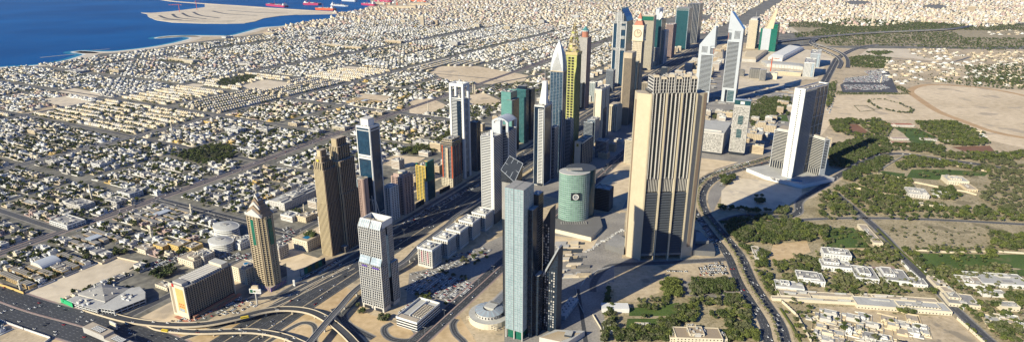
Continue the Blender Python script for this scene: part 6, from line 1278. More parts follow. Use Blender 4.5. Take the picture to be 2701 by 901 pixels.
for ia in range(len(sE) - 1):
    for ib in range(len(wE) - 1):
        s0, s1, w0, w1 = sE[ia] + 9, sE[ia + 1] - 9, wE[ib] + 12, wE[ib + 1] - 12
        sparse = (1646 <= sE[ia] < 2700 and ib == 0); row = (ia in (4, 5, 6) and ib in (3, 4)) or (ia, ib) in ((7, 3), (8, 2), (3, 5))
        flip = rg.random() < .5; tr = rg.uniform(1.3, 3.8); pal = rg.sample(WALLS, 4) + ['offwhite', 'white', 'pale_cream', 'offwhite']; cov = rg.uniform(.82, .98) if not sparse else .4
        pu, pw = (24, 28.) if not flip else (28., 24); 
        if row: pu, pw = (11, 30) if not flip else (30, 11)
        # streets every second row
        s = s0 + pu / 2; iu = 0
        while s < s1 - pu / 2:
            w = w0 + pw / 2; iw = 0
            while w < w1 - pw / 2:
                x, y = XY(s, w)
                if inframe(x, y, 30) and not inany(x, y, NB) and not inany(x, y, SB) and not inany(x, y, GROVE):
                    if rg.random() < cov and not onroad(x, y, 9) and free(x, y, 11):
                        rot = GR + rg.choice([0, math.pi / 2, math.pi, -math.pi / 2]) * (0 if row else 1) + (math.pi / 2 if (row and flip) else 0); far = math.hypot(x, y)
                        if row: VS.append((rg.choice(TER), x, y, 0, GR + (math.pi / 2 if flip else 0) + math.pi * (iw % 2 if not flip else iu % 2), 1, 1, 1, 'cream'))
                        else:
                            wl = rg.choice(pal) if rg.random() > .012 else 'ochre'; vp = rg.choice(VIL[wl] if far < 3000 else VLO[wl]); k = rg.uniform(.9, 1.12) * (1.12 if far > 3000 else 1)
                            VS.append((vp, x, y, 0, rot + rg.uniform(-.03, .03), k, k * rg.uniform(.92, 1.05), rg.uniform(.85, 1.15) * (1 if far < 3000 else rg.choice([.9, 1, 1.25])), wl))
                    for _ in range(int(tr * (2.2 if not row else 1) + rg.random())):
                        e = rg.uniform(-1, 1) * pu * .5, rg.uniform(-1, 1) * pw * .5
                        if abs(e[0]) > pu * .3 or abs(e[1]) > pw * .3:
                            xx, yy = XY(s + e[0], w + e[1]); add_tree(xx, yy, rg.uniform(.7, 1.25))
                w += pw + (9 if iw % 2 == 1 and not flip else 0); iw += 1
            s += pu + (9 if iu % 2 == 1 and flip else 0); iu += 1
# grove trees
for a, b_, c, d, q in GROVE:
    for _ in range(int((c - a) * (d - b_) / 55)):
        x, y = rg.uniform(a, c), rg.uniform(b_, d)
        if inpoly(x, y, q): TS.append((x, y, rg.uniform(.8, 1.4), None))
# far old town
y = 4500.
while y < 9300:
    st = 34 + (y - 4500) * .006; x = -1800.
    while x < 7600:
        xx, yy = x + rg.uniform(-8, 8), y + rg.uniform(-8, 8); x += st * (1 + .5 * (rg.random() < .12))
        s, w = SW(xx, yy)
        if not inframe(xx, yy, 20, 10): continue
        px_, py_, _ = PX(xx, yy)
        if w < 3560 and s < 4600 and w > 735: continue
        if abs(w - 655) < 90: continue
        green = px_ > 2080 and py_ > 66 + 6 * math.sin(px_ * .02); clear = px_ > 1980 and py_ > 55 and math.sin(px_ * .013 + py_ * .15) > .2
        if green or inany(xx, yy, SB): continue
        n1_ = math.sin(xx * .0021 + 1.3) + math.sin(yy * .0017 + xx * .0009) + math.sin(xx * .0057 - yy * .0041)
        if n1_ < -2.3: continue
        if clear and rg.random() < .5: continue
        wl = rg.choice(['offwhite', 'pale_cream', 'cream', 'pale_cream', 'beige', 'white', 'pinkish']); k = rg.uniform(.8, 1.5); big = rg.random() < (.10 if px_ < 2000 else .3)
        VS.append((rg.choice(VLO[wl]), xx, yy, 0, GR + rg.choice([0, math.pi / 2]), k * (1.5 if big else 1.1), k * (1.3 if big else 1.1), rg.uniform(.9, 1.5) * (2.2 if big else 1), wl))
        if rg.random() < .85: TS.append((xx + rg.uniform(10, 22), yy + rg.uniform(-12, 12), rg.uniform(.9, 1.7), None))
    y += st
# inland houses between the green belt and the race track, and courtyard compounds
def scatter(pts, step, prob, sc=(1, 1, 1), trees=1., wl_=('pale_cream', 'cream', 'offwhite', 'white', 'beige'), rot=GR, jit=.25, low=False):
    P = [G(*p) for p in pts]; a, b_, c, d = min(p[0] for p in P), min(p[1] for p in P), max(p[0] for p in P), max(p[1] for p in P); y = b_
    while y < d:
        x = a
        while x < c:
            xx, yy = x + rg.uniform(-jit, jit) * step, y + rg.uniform(-jit, jit) * step; x += step
            if not inpoly(xx, yy, P) or onroad(xx, yy, 7): continue
            if rg.random() < prob and free(xx, yy, 9): VS.append((rg.choice(VIL[(w_ := rg.choice(wl_))]), xx, yy, 0, rot + rg.choice([0, math.pi / 2]) + rg.uniform(-.05, .05), sc[0] * rg.uniform(.85, 1.25), sc[1] * rg.uniform(.85, 1.2), sc[2] * rg.uniform(.7, 1.05), w_))
            for _ in range(int(trees + rg.random())):
                TS.append((xx + rg.uniform(-.5, .5) * step, yy + rg.uniform(-.5, .5) * step, rg.uniform(.7, 1.3), None))
        y += step
scatter(T(2160, 0, r2, (350, 460), (480, 450), (950, 470), (1549, 440), (1700, 460), (1700, 680), (1300, 640), (900, 620), (600, 650), (500, 560)), 46, .62, trees=1.6)
scatter(T(2160, 0, r2, (680, 370), (1000, 370), (1100, 420), (960, 460), (700, 430)), 44, .55, trees=.8)
scatter(T(2160, 0, r2, (1130, 400), (1700, 380), (1700, 470), (1100, 450)), 44, .6, trees=1.0, wl_=('cream', 'beige', 'pale_cream'))
scatter(T(2160, 0, r2, (1250, 235), (1700, 220), (1700, 260), (1300, 270)), 60, .7, trees=.4)
for q in (((0, 650), (130, 655), (150, 850), (0, 859)), ((130, 665), (380, 665), (480, 830), (200, 840)), ((470, 680), (740, 680), (840, 830), (580, 845)), ((20, 860), (700, 850), (700, 940), (0, 940)), ((1200, 650), (1549, 640), (1600, 790), (1500, 780), (1260, 740))):
    scatter(T(2160, 600, r3, *q), 17, .88, sc=(.95, .95, .8), trees=.35, wl_=('pale_cream', 'offwhite', 'cream', 'white'))
scatter(T(1620, 600, r3, (1430, 600), (1560, 600), (1560, 859), (1480, 859)), 20, .6, sc=(.7, .7, .6), trees=.3, wl_=('pale_cream', 'offwhite'))
scatter(T(2160, 300, r2, (1000, 130), (1200, 130), (1250, 200), (1000, 190)), 40, .3, trees=1)

# ---- woods and garden trees by area (photo polygons, spacing m, size, kind)
NT2 = BBX([q for q in NOT if len(q)])
def woods(pts, area, smin=.8, smax=1.4, kind=None, keep=False, palms=0.):
    P = [G(*p) for p in pts]; a, b_, c, d = min(p[0] for p in P), min(p[1] for p in P), max(p[0] for p in P), max(p[1] for p in P)
    for _ in range(int((c - a) * (d - b_) / area * 1.55)):
        x, y = rg.uniform(a, c), rg.uniform(b_, d)
        if inpoly(x, y, P) and not onroad(x, y, -1) and (keep or not inany(x, y, NT2)) and free(x, y, 2):
            TS.append((x, y, rg.uniform(smin, smax), 'palm' if rg.random() < palms else kind))
T2 = lambda *p: T(2160, 300, r2, *p)
woods(T(2160, 0, r2, (0, 150), (260, 130), (600, 190), (900, 170), (1050, 190), (850, 215), (400, 240), (0, 250)), 700, 1.1, 1.7)
woods(T(2160, 0, r2, (-60, 290), (400, 262), (700, 245), (1000, 240), (1120, 300), (1120, 380), (900, 365), (400, 345), (100, 350)), 620, 1.1, 1.8)
woods(T(2160, 0, r2, (1100, 290), (1500, 290), (1700, 300), (1700, 370), (1300, 385), (1120, 370)), 620, 1.1, 1.8)
woods([(2075, 62), (2250, 50), (2560, 66), (2701, 66), (2701, 82), (2500, 80), (2100, 100)], 520, 1.1, 1.9); woods(T(2160, 0, r2, (350, 395), (520, 385), (560, 400), (440, 425)), 130, 1, 1.6)
woods(T(2160, 0, r2, (200, 440), (380, 420), (550, 440), (480, 520), (250, 510)), 120, .9, 1.5)
woods(T(2160, 0, r2, (840, 600), (1250, 590), (1549, 560), (1700, 600), (1700, 700), (1450, 680), (1200, 660), (1000, 640)), 420, 1, 1.7)
woods(T(2160, 0, r2, (60, 640), (140, 610), (110, 760), (60, 820)), 90)
woods(T(2160, 0, r2, (130, 690), (680, 705), (690, 715), (130, 718)), 30, .5, .7); woods(T(2160, 0, r2, (500, 625), (640, 660), (690, 700), (650, 700), (510, 640)), 45, .5, .9)
ringp_ = [G(*p) for p in T(2160, 0, r2, (370, 755), (480, 750), (600, 780), (710, 830), (690, 855), (600, 850), (450, 820), (380, 775), (370, 755))]
for i in range(len(ringp_) - 1):
    for k in range(14):
        f = k / 14; TS.append((ringp_[i][0] + (ringp_[i + 1][0] - ringp_[i][0]) * f + rg.uniform(-5, 5), ringp_[i][1] + (ringp_[i + 1][1] - ringp_[i][1]) * f + rg.uniform(-4, 4), rg.uniform(.6, .9), 0))
ringp_ = [G(*p) for p in T(2160, 0, r2, (265, 800), (360, 800), (420, 835), (310, 845), (265, 800))]
for i in range(4):
    for k in range(14):
        f = k / 14; TS.append((ringp_[i][0] + (ringp_[i + 1][0] - ringp_[i][0]) * f, ringp_[i][1] + (ringp_[i + 1][1] - ringp_[i][1]) * f, .35, 0))
woods(T2((80, 60), (240, 40), (330, 60), (440, 40), (560, 110), (480, 240), (300, 200), (120, 130)), 110)
woods(T2((80, 250), (280, 200), (500, 190), (560, 290), (380, 330), (250, 420), (100, 380), (60, 300)), 75, .9, 1.4, 0)
woods(T2((560, 230), (860, 240), (950, 250), (940, 300), (700, 290), (560, 280)), 75, .8, 1.3, 0)
woods(T2((720, 60), (1020, 60), (1180, 130), (1300, 230), (1250, 250), (960, 240), (880, 200), (760, 110)), 85)
woods(T2((850, 290), (1300, 300), (1549, 290), (1700, 330), (1400, 360), (1250, 360), (900, 340)), 95)
woods(T2((1200, 370), (1400, 360), (1549, 400), (1700, 480), (1700, 760), (1400, 760), (1220, 640), (1280, 500)), 130, .8, 1.3, 1)
woods(T2((1100, 740), (1400, 720), (1549, 780), (1700, 800), (1450, 830), (1200, 800)), 110)
woods(T2((620, 330), (720, 330), (980, 370), (1290, 430), (1290, 450), (960, 390), (700, 370)), 60)
woods(T2((560, 390), (700, 350), (960, 380), (960, 410), (700, 415), (640, 440)), 110)
woods(T2((200, 400), (480, 320), (560, 340), (460, 430), (300, 480), (230, 520), (160, 480)), 60, .9, 1.4, 0)
woods(T2((300, 500), (430, 460), (690, 500), (710, 560), (690, 630), (400, 580), (310, 540)), 60, .7, 1.2, None, False, .15)
woods(T2((0, 600), (250, 540), (420, 600), (560, 620), (740, 660), (940, 700), (950, 760), (700, 740), (520, 760), (300, 760), (100, 740), (0, 740)), 95, .8, 1.4)
woods(T2((0, 740), (500, 770), (1100, 760), (1200, 800), (700, 810), (0, 800)), 130, .8, 1.3, 0)
woods(T2((850, 570), (1000, 560), (1090, 620), (1000, 660), (860, 640)), 80); woods(T2((940, 720), (1240, 700), (1320, 780), (1000, 790)), 110, .8, 1.3)
woods([(1860, 590), (1990, 575), (2080, 560), (2100, 600), (2030, 640), (1950, 640)], 80, .9, 1.5, 0)
woods([(1810, 560), (1830, 540), (1860, 560), (1850, 600)], 60, .9, 1.4, 0)
woods(T(1830, 400, 3.903, (440, 540), (560, 520), (720, 570), (800, 560), (920, 560), (1010, 620), (900, 660), (600, 640), (440, 600)), 70, 1.0, 1.6, 0)
woods(T(1830, 400, 3.903, (280, 280), (430, 270), (440, 380), (310, 390)), 75, 1.2, 1.8, 0); woods(T(1830, 400, 3.903, (250, 560), (400, 560), (400, 610), (260, 610)), 75, .9, 1.3, 0)
woods(T(1830, 400, 3.903, (640, 470), (720, 470), (720, 540), (640, 540)), 70, 1.1, 1.5, 0, True); woods(T(1830, 400, 3.903, (1010, 420), (1100, 420), (1100, 480), (1010, 470)), 60, .9, 1.3, 0)
woods(T(1830, 400, 3.903, (330, 680), (440, 700), (440, 800), (360, 800)), 60, .9, 1.4, 0); woods(T(1830, 400, 3.903, (640, 720), (1000, 730), (1060, 700), (1249, 760), (1249, 900), (900, 900), (520, 859), (520, 780)), 95, .9, 1.5)
T4 = lambda *p: T(1620, 600, r3, *p)
woods(T4((0, 330), (110, 320), (240, 350), (220, 480), (120, 490), (0, 440)), 55, .9, 1.5, 0)
woods(T4((350, 440), (400, 400), (490, 410), (510, 530), (400, 530), (350, 480)), 45, 1, 1.5, 2, True); woods(T4((400, 350), (460, 340), (500, 400), (400, 400)), 50, .9, 1.3, 0)
woods(T4((560, 430), (600, 390), (740, 410), (880, 400), (930, 480), (800, 510), (700, 500), (600, 520)), 40, .9, 1.4, 0, True)
woods(T4((560, 510), (800, 500), (800, 600), (700, 600), (560, 560)), 50, .7, 1.2, None, False, .35)
woods(T4((820, 520), (920, 510), (1030, 620), (1010, 800), (880, 859), (820, 859), (850, 700), (720, 690), (720, 640), (860, 640)), 48, .8, 1.4, None, False, .12)
woods(T4((180, 550), (320, 540), (440, 540), (430, 600), (260, 620), (180, 600)), 50, .6, 1.0, None, True, .4)
woods(T4((440, 600), (600, 560), (640, 640), (590, 720), (420, 720), (400, 680), (480, 650)), 42, .8, 1.3)
woods(T4((0, 780), (160, 760), (340, 780), (470, 770), (480, 859), (0, 859)), 38, .9, 1.4); woods(T4((330, 700), (470, 700), (470, 780), (340, 760)), 45)
woods(T4((840, 760), (1100, 780), (1110, 859), (850, 859)), 50, .7, 1.2, 2)
woods(T4((-120, 480), (-40, 470), (20, 700), (-30, 860), (-100, 859), (-130, 620)), 60, .8, 1.3)
woods(T4((870, 40), (1000, 60), (1030, 200), (960, 180), (880, 100)), 60, .9, 1.4, 0); woods(T4((1100, 60), (1240, 90), (1240, 130), (1100, 130)), 55, .8, 1.2, None, True); woods(T4((1240, 40), (1500, 0), (1500, 100), (1300, 170), (1240, 150)), 65, .8, 1.3)
woods(T4((1080, 180), (1170, 180), (1160, 310), (1060, 310)), 60); woods(T4((1200, 280), (1300, 210), (1440, 220), (1520, 260), (1480, 330), (1300, 380), (1240, 360)), 60, .8, 1.2, None, False, .1)
woods(T4((1080, 340), (1180, 360), (1230, 440), (1210, 540), (1150, 500)), 55, .8, 1.2); woods(T4((1250, 360), (1549, 400), (1549, 460), (1400, 460), (1270, 420)), 42, .6, 1.0, None, False, .6)
T5 = lambda *p: T(2160, 600, r3, *p)
woods(T5((-60, 0), (90, 0), (260, 20), (390, 90), (330, 150), (90, 150), (0, 60)), 48, .9, 1.5); woods(T5((280, 190), (560, 140), (620, 240), (540, 270), (340, 260)), 52, .8, 1.2, None, False, .35)
woods(T5((90, 380), (180, 350), (350, 380), (400, 460), (180, 475), (100, 440)), 34, .6, 1.1, None, True, .5); woods(T5((370, 410), (600, 430), (640, 500), (380, 510)), 40, .6, 1.0, None, False, .6)
woods(T5((590, 150), (800, 200), (800, 330), (900, 400), (860, 430), (700, 250)), 45, .8, 1.3); woods(T5((800, 290), (1100, 320), (1240, 300), (1440, 290), (1440, 350), (1250, 370), (1130, 400), (1140, 470), (960, 440), (830, 340)), 42, .7, 1.2, None, False, .35)
woods(T5((1020, 190), (1080, 190), (1060, 260), (1010, 250)), 55, .6, .8, 'palm', True); woods(T5((1260, 190), (1340, 190), (1330, 235), (1260, 230)), 55, .9, 1.3, 2, True); woods(T5((1130, 210), (1200, 230), (1190, 290), (1140, 260)), 90, .6, .8, 'palm', True)
woods(T5((720, 140), (900, 150), (1300, 150), (1549, 170), (1300, 190), (720, 175)), 70, .6, 1.0, None, False, .4); woods(T5((1280, 40), (1549, 60), (1549, 170), (1300, 150)), 55, .8, 1.3)
woods(T5((1400, 520), (1549, 500), (1549, 600), (1420, 590)), 48, .8, 1.3); woods(T5((1180, 440), (1300, 460), (1280, 520), (1200, 520)), 60, .6, 1.0, None, False, .3); woods(T5((1180, 560), (1380, 560), (1380, 600), (1180, 600)), 70)
woods(T5((550, 640), (740, 610), (740, 740), (560, 690)), 60); woods(T5((1270, 740), (1500, 760), (1500, 859), (1400, 859), (1280, 800)), 55, .9, 1.4); woods(T5((1100, 700), (1240, 830), (1270, 859), (1220, 859), (1090, 720)), 26, .4, .6, 2)
woods(T5((750, 480), (940, 480), (930, 540), (860, 530)), 60); woods(T5((-30, 150), (60, 420), (60, 470), (-40, 440)), 50, .7, 1.1, None, False, .3)
woods(T5((500, 0), (1300, 0), (1300, 150), (700, 160)), 600, .4, .8, 1); woods(T5((0, 640), (1230, 660), (1230, 859), (0, 859)), 700, .3, .8); woods([(2070, 905), (1930, 640), (1960, 620), (2160, 860), (2170, 905)], 200, .5, 1.)
for q, a_ in ((T2((700, 420), (1290, 440), (1250, 470), (900, 500), (660, 480)), 900), (T2((560, 100), (740, 110), (900, 180), (860, 250), (640, 150)), 600), (T5((100, 0), (260, 0), (390, 110), (390, 150), (60, 150), (60, 60)), 260), (T5((700, 190), (1290, 200), (1560, 200), (1560, 310), (1060, 330), (830, 300)), 900), (T4((100, 600), (480, 600), (430, 740), (90, 740)), 1100)):
    woods(q, a_, .6, 1.2, None, True, .2)
woods(T(2160, 0, r2, (1100, 500), (1700, 480), (1700, 640), (1250, 640), (1100, 580)), 330, .9, 1.5); woods([(2160, 600), (2320, 620), (2420, 740), (2380, 800), (2180, 780)], 150, .6, 1.1, None, False, .4); woods([(2440, 640), (2701, 690), (2720, 905), (2600, 900), (2500, 760)], 150, .6, 1.2, None, False, .3)
# near left and centre
woods(T(1620, 0, r2, (1130, 740), (1330, 740), (1340, 800), (1240, 859), (1050, 859), (1030, 800)), 90, .9, 1.4, 0); woods(T(1840, 200, 2.8625, (400, 240), (560, 200), (700, 240), (690, 300), (590, 330), (420, 400), (390, 340)), 90, .9, 1.4, 0)
woods(T(1840, 200, 2.8625, (90, 290), (260, 270), (270, 310), (120, 330)), 70, .8, 1.3); woods(T(1840, 200, 2.8625, (990, 350), (1145, 330), (1145, 420), (1040, 430)), 80, .9, 1.4, 0); woods(T(1840, 200, 2.8625, (990, 560), (1145, 540), (1145, 700), (1000, 690)), 70, .9, 1.4, 0)
T1 = lambda *p: T(0, 600, r3, *p)
woods(T1((1160, 340), (1300, 300), (1320, 350), (1210, 400), (1150, 380)), 45, 1, 1.5, 0); woods(T1((1380, 130), (1440, 130), (1440, 190), (1380, 190)), 60, 1.2, 1.5, 0); woods(T1((870, 170), (950, 170), (950, 215), (870, 215)), 50)
woods(T1((600, 200), (720, 210), (730, 240), (620, 240)), 60, .6, 1.); woods(T1((200, 410), (330, 370), (460, 340), (440, 370), (260, 450)), 50, .7, 1.1, 0); woods(T1((770, 415), (830, 425), (830, 445), (770, 435)), 30, .5, .8, 2); woods(T1((960, 440), (1060, 470), (1050, 480), (950, 460)), 30, .4, .6)
woods(T(1000, 650, 3.423, (105, 670), (330, 720), (320, 770), (110, 710)), 22, .6, 1.0, 2, True); woods(T(1000, 650, 3.423, (0, 620), (90, 640), (90, 690), (0, 680)), 28, .6, 1.0, 0, True); woods(T(900, 600, 3.3, (130, 660), (260, 680), (260, 760), (130, 750)), 40, .8, 1.2, 0, True)
woods(T(1000, 650, 3.423, (340, 440), (400, 440), (400, 480), (340, 480)), 35, .7, 1.0); woods(T(1000, 650, 3.423, (415, 435), (470, 435), (470, 485), (415, 485)), 35, .7, 1.0, 2); woods(T(1000, 650, 3.423, (580, 510), (640, 510), (640, 545), (580, 545)), 40, .8, 1.0, 0, True)
woods(T(1000, 650, 3.423, (540, 215), (800, 290), (790, 305), (560, 250)), 35, .5, .8, 0, True); woods(T(1000, 650, 3.423, (580, 140), (940, 60), (1020, 90), (850, 200), (700, 200)), 260, .6, 1., None, True)
woods(T(640, 480, 2.6846, (340, 340), (480, 300), (520, 320), (500, 370), (440, 400)), 999)
woods(T(640, 480, 2.6846, (280, 230), (400, 195), (400, 260), (290, 270)), 60, .8, 1.2, 0)
# palms along the boulevard median and by the lane
def palmrow(P, o, step, s=.9, ds=.15):
    Q = offs(P, o); acc = 0
    for i in range(len(Q) - 1):
        L_ = math.dist(Q[i], Q[i + 1]); t = acc
        while t < L_:
            f = t / L_; TS.append((Q[i][0] + (Q[i + 1][0] - Q[i][0]) * f + rg.uniform(-1, 1), Q[i][1] + (Q[i + 1][1] - Q[i][1]) * f + rg.uniform(-1, 1), s + rg.uniform(-ds, ds), 'palm')); t += step * rg.uniform(.8, 1.3)
        acc = max(0, t - L_)
palmrow(FIN, 0, 9); palmrow(FIN, 1.5, 14, .8)
# ------------------------------------------------------------------ hand-placed buildings (each a thing): pixel of the near corner, size along the grid
BLD = []
def house(label, px_, W, D, h, wall='offwhite', roof='roof_light', rz=GR, name='villa', cat='villa', extra=(), win=True, n=4, par=1., tag_=None):
    X, Y = G(*px_); cx_ = X - math.cos(rz) * W / 2 - math.sin(rz) * D / 2; cy_ = Y - math.sin(rz) * W / 2 + math.cos(rz) * D / 2
    t = thing(name, label, cat, cx_, cy_, rz); x0, y0, x1, y1 = -W / 2, -D / 2, W / 2, D / 2; b = MB(); r = MB()
    def blk(a, c, d, e, h, z=0):
        b.box(a, c, z, d, e, h, wall, roof); r.parapet(a - .05, c - .05, d + .05, e + .05, h, par, .5, wall)
        if win:
            for lv in range(max(1, int((h - z) / 3.6))):
                zz = z + lv * 3.6 + 1.2
                for i in range(max(2, int((d - a) / 4.5))):
                    xx = a + (d - a) * (i + .35) / max(2, int((d - a) / 4.5)); b.box(xx, c - .06, zz, xx + 1.6, c - .01, zz + 1.6, 'window')
                for i in range(max(2, int((e - c) / 4.5))):
                    yy = c + (e - c) * (i + .35) / max(2, int((e - c) / 4.5)); b.box(d + .01, yy, zz, d + .06, yy + 1.6, zz + 1.6, 'window')
        r.plant(a + 1, c + 1, d - 1, e - 1, h + .02, n)
    blk(x0, y0, x1, y1, h)
    for (a, c, d, e, hh) in extra: blk(x0 + a * W, y0 + c * D, x0 + d * W, y0 + e * D, hh, 0 if (a >= 1 or d <= 0 or c >= 1 or e <= 0) else h + .03)
    b.build('wall', t); r.build('roof', t); occ(cx_, cy_, min(50, .45 * min(W, D) + 5)); return t, W, D
house('large cream palace with wings, brown roofs and a glass skylight', (1905, 912), 62, 26, 11, 'pale_cream', 'brown_stone', R(-3), 'palace', 'palace', ((.3, .2, .62, .9, 14), (-.12, .15, 0, .8, 8), (1, .15, 1.12, .8, 8), (.33, 1, .52, 1.25, 12)))
LAND_EX = 0
W5 = lambda *p: T(2160, 600, r3, p)[0]
Wm = dict(wall='white', roof='roof_grey', rz=R(-14), name='mansion', cat='mansion')
house('long white mansion wing with arches and grey roof terraces', W5(245, 345), 46, 26, 9, extra=((.1, .3, .6, .9, 13),), **Wm)
house('white mansion head block rising behind the wings', W5(240, 262), 44, 26, 12, extra=((.2, .2, .8, .8, 15),), **Wm)
house('white mansion wing stepping down beside the paved court', W5(450, 425), 34, 44, 8, extra=((.2, .2, .7, .7, 12),), **Wm)
house('white courtyard house with an L-shaped roof between court and lane', W5(690, 440), 40, 42, 7, extra=((.1, .3, .5, .9, 11), (1, .0, 1.6, .5, 5)), **Wm)
house('white villa at the seaward edge of the mansion garden', W5(45, 445), 22, 30, 8, **Wm)
house('white roofed villa by the seaward garden wall', T(1620, 600, r3, (1549, 430))[0], 34, 26, 9, 'white', 'roof_grey', R(-14), 'mansion', 'mansion')
house('white pool villa with terrace near the boulevard', T(1620, 600, r3, (1430, 490))[0], 42, 22, 6, 'white', 'roof_light', R(-14), 'villa', 'villa', ((.2, .3, .5, .8, 9),))
house('cream walled villa with a pink terrace near the boulevard', T(1620, 600, r3, (1480, 550))[0], 44, 20, 5, 'pale_cream', 'roof_tan', R(-10), 'villa', 'villa')
house('long low cream service range with a pitched light roof', W5(270, 545), 92, 11, 4.5, 'pale_cream', 'roof_tan', R(-6), 'service_range', 'building', win=False)
house('long cream stable range along the garden wall', W5(465, 592), 158, 8, 4, 'pale_cream', 'roof_tan', R(-6), 'service_range', 'building', win=False)
house('short cream range between stable range and date palms', W5(545, 560), 40, 14, 4.5, 'pale_cream', 'roof_tan', R(-6), 'service_range', 'building')
house('large cream hall with a ribbed light roof by the lane', W5(1000, 662), 130, 26, 6, 'pale_cream', 'roof_light', R(-9), 'hall', 'building', ((.45, .2, .9, .8, 7.5),))
house('cream courtyard wing behind the large ribbed hall', W5(900, 590), 92, 12, 6, 'pale_cream', 'roof_tan', R(-8), 'hall', 'building')
house('wide flat white pavilion at the edge of the palace lawn', W5(1600, 465), 84, 38, 6, 'white', 'roof_light', R(-8), 'pavilion', 'pavilion')
house('white flat-roofed villa among palms inland of the lane', W5(1245, 465), 34, 28, 7, 'white', 'roof_tan', R(-14), 'villa', 'villa', ((.2, .2, .6, .7, 9),))
house('small cream gatehouse row inland of the lane', W5(985, 465), 20, 34, 4.5, 'pale_cream', 'roof_tan', R(-10), 'villa', 'villa')
house('cream L-plan villa at the bend of the lane', W5(1215, 615), 42, 34, 5, 'pale_cream', 'roof_grey', R(-14), 'villa', 'villa', ((.1, .4, .5, .9, 8),))
house('narrow cream annexe at the lane bend', W5(1060, 540), 16, 40, 4.5, 'pale_cream', 'roof_tan', R(-10), 'villa', 'villa')
house('white flat shed by the dry yard', W5(1410, 525), 34, 14, 5, 'white', 'roof_light', R(-4), 'shed', 'building', win=False)
house('small cream entrance house with brown doors', W5(1510, 630), 26, 16, 7, 'pale_cream', 'roof_light', R(-6), 'villa', 'villa')
house('row of terraced cream houses beside the tree-lined lawn', W5(480, 140), 16, 84, 6, 'pale_cream', 'roof_tan', R(-10), 'terrace_row', 'houses', win=True)
house('small garden villa row at the boulevard corner', T(1620, 600, r3, (1120, 250))[0], 12, 46, 5, 'offwhite', 'roof_tan', R(-10), 'terrace_row', 'houses')
W2_ = lambda *p: T(2160, 300, r2, p)[0]
house('square cream villa with grey roof on the irrigated lawn', W2_(1130, 545), 44, 38, 10, 'pale_cream', 'roof_light', R(-14), 'villa', 'villa', ((.2, .2, .7, .7, 13),))
house('cream villa with a cluttered roof among dense garden trees', W2_(830, 645), 40, 42, 9, 'offwhite', 'roof_light', R(-20), 'villa', 'villa', ((.1, .3, .6, .8, 12),))
house('flat white annexe inland of the cluttered-roof villa', W2_(1010, 640), 34, 30, 5, 'white', 'roof_light', R(-18), 'villa', 'villa')
house('long cream range below the garden trees', W2_(950, 710), 62, 14, 4, 'pale_cream', 'roof_tan', R(-12), 'service_range', 'building')
house('double row of cream staff houses inland of the walled lawn', W2_(1200, 590), 22, 70, 5, 'cream', 'roof_tan', R(-12), 'terrace_row', 'houses')
house('red-roofed stable with a hipped roof', W2_(720, 100), 56, 24, 6, 'offwhite', 'terracotta', R(-4), 'stable', 'stable', par=.2, n=0)
house('red-roofed stable beside the hipped stable', W2_(600, 95), 40, 18, 5, 'offwhite', 'terracotta', R(-10), 'stable', 'stable', par=.2, n=0)
house('pink-roofed house at the paddock edge', W2_(680, 235), 46, 16, 4.5, 'offwhite', 'terracotta', R(-6), 'stable', 'stable', par=.2, n=0)
house('pale pink-roofed house by the dark tree belt', W2_(680, 200), 46, 14, 4.5, 'offwhite', 'pinkish', R(-6), 'stable', 'stable', par=.2, n=0)
house('long pale pink-roofed row under tall trees', W2_(1070, 215), 70, 12, 4.5, 'offwhite', 'pinkish', R(-8), 'stable', 'stable', par=.2, n=0)
house('pale pink-roofed row inland of the lawn paddock', W2_(940, 205), 60, 12, 4.5, 'offwhite', 'pinkish', R(-8), 'stable', 'stable', par=.2, n=0)
house('white gabled shed on the park lawn', T(1620, 600, r3, (112, 640))[0], 40, 16, 7, 'white', 'white', R(-2), 'shed', 'building', win=False, n=0, par=.1)
house('small arched garden pavilion on the lower lawn', T(1620, 600, r3, (275, 765))[0], 22, 8, 5, 'cream', 'brown_stone', R(-6), 'pavilion', 'pavilion')
house('white flat garden house beyond the park fence', T(1080, 600, r3, (1535, 800))[0], 14, 24, 5, 'white', 'roof_light', R(-8), 'villa', 'villa')
# left quarter
W1 = lambda *p: T(0, 600, r3, p)[0]
house('beige pool hotel block with a blue rooftop pool, beside the golden tower', (653, 750.6), 34, 26, 26, 'pale_cream', 'roof_tan', GR, 'hotel_block', 'hotel', n=3)
X, Y = G(640, 722, 26); b = MB(); b.cyl(0, 0, 0, .5, 6.5, 'water_pool', 20, ry=4); b.cyl(0, 0, -.3, .3, 8, 'offwhite', 20, ry=5.4); o = b.build('pool', bpy.data.objects[[q.name for q in bpy.data.objects if q.get('label', '').startswith('beige pool hotel')][0]]); o.location = (2, 4, 26.4)
house('cream hotel annexe with a roof garden and pool, beside the bronze tower', (813, 664), 36, 34, 20, 'pale_cream', 'dirt', GR, 'hotel_block', 'hotel', n=0)
hb_ = bpy.data.objects[[q.name for q in bpy.data.objects if q.get('label', '').startswith('cream hotel annexe')][0]]
b = MB(); b.box(-2, -8, 20.05, 10, 2, 20.4, 'water_pool'); b.cyl(-7, -4, 20.05, 21, 5, 'beige', 16); b.build('pool', hb_); b = crown(random.Random(2), 15, 4, 9, 200, 'leaf', z0=1.2, size=1.); o = b.build('planting', hb_); o.location = (0, 5, 19.4)
house('cream stepped block behind the honeycomb hotel', (512, 708), 40, 28, 12, 'pale_cream', 'roof_tan', GR, 'office_block', 'building', ((.3, 1, 1, 1.5, 14), (.5, .2, .9, .8, 16)))
house('white shopping building with a red sign beyond the golden tower', (752, 556), 44, 120, 16, 'offwhite', 'roof_light', GR, 'shop_building', 'shop', ((.2, .3, .8, .9, 19),), n=14)
house('sandstone domed hall beside the minaret', (808, 588), 26, 24, 11, 'cream', 'roof_tan', GR, 'prayer_hall', 'mosque', ((.3, 1, 1, 1.6, 9),))
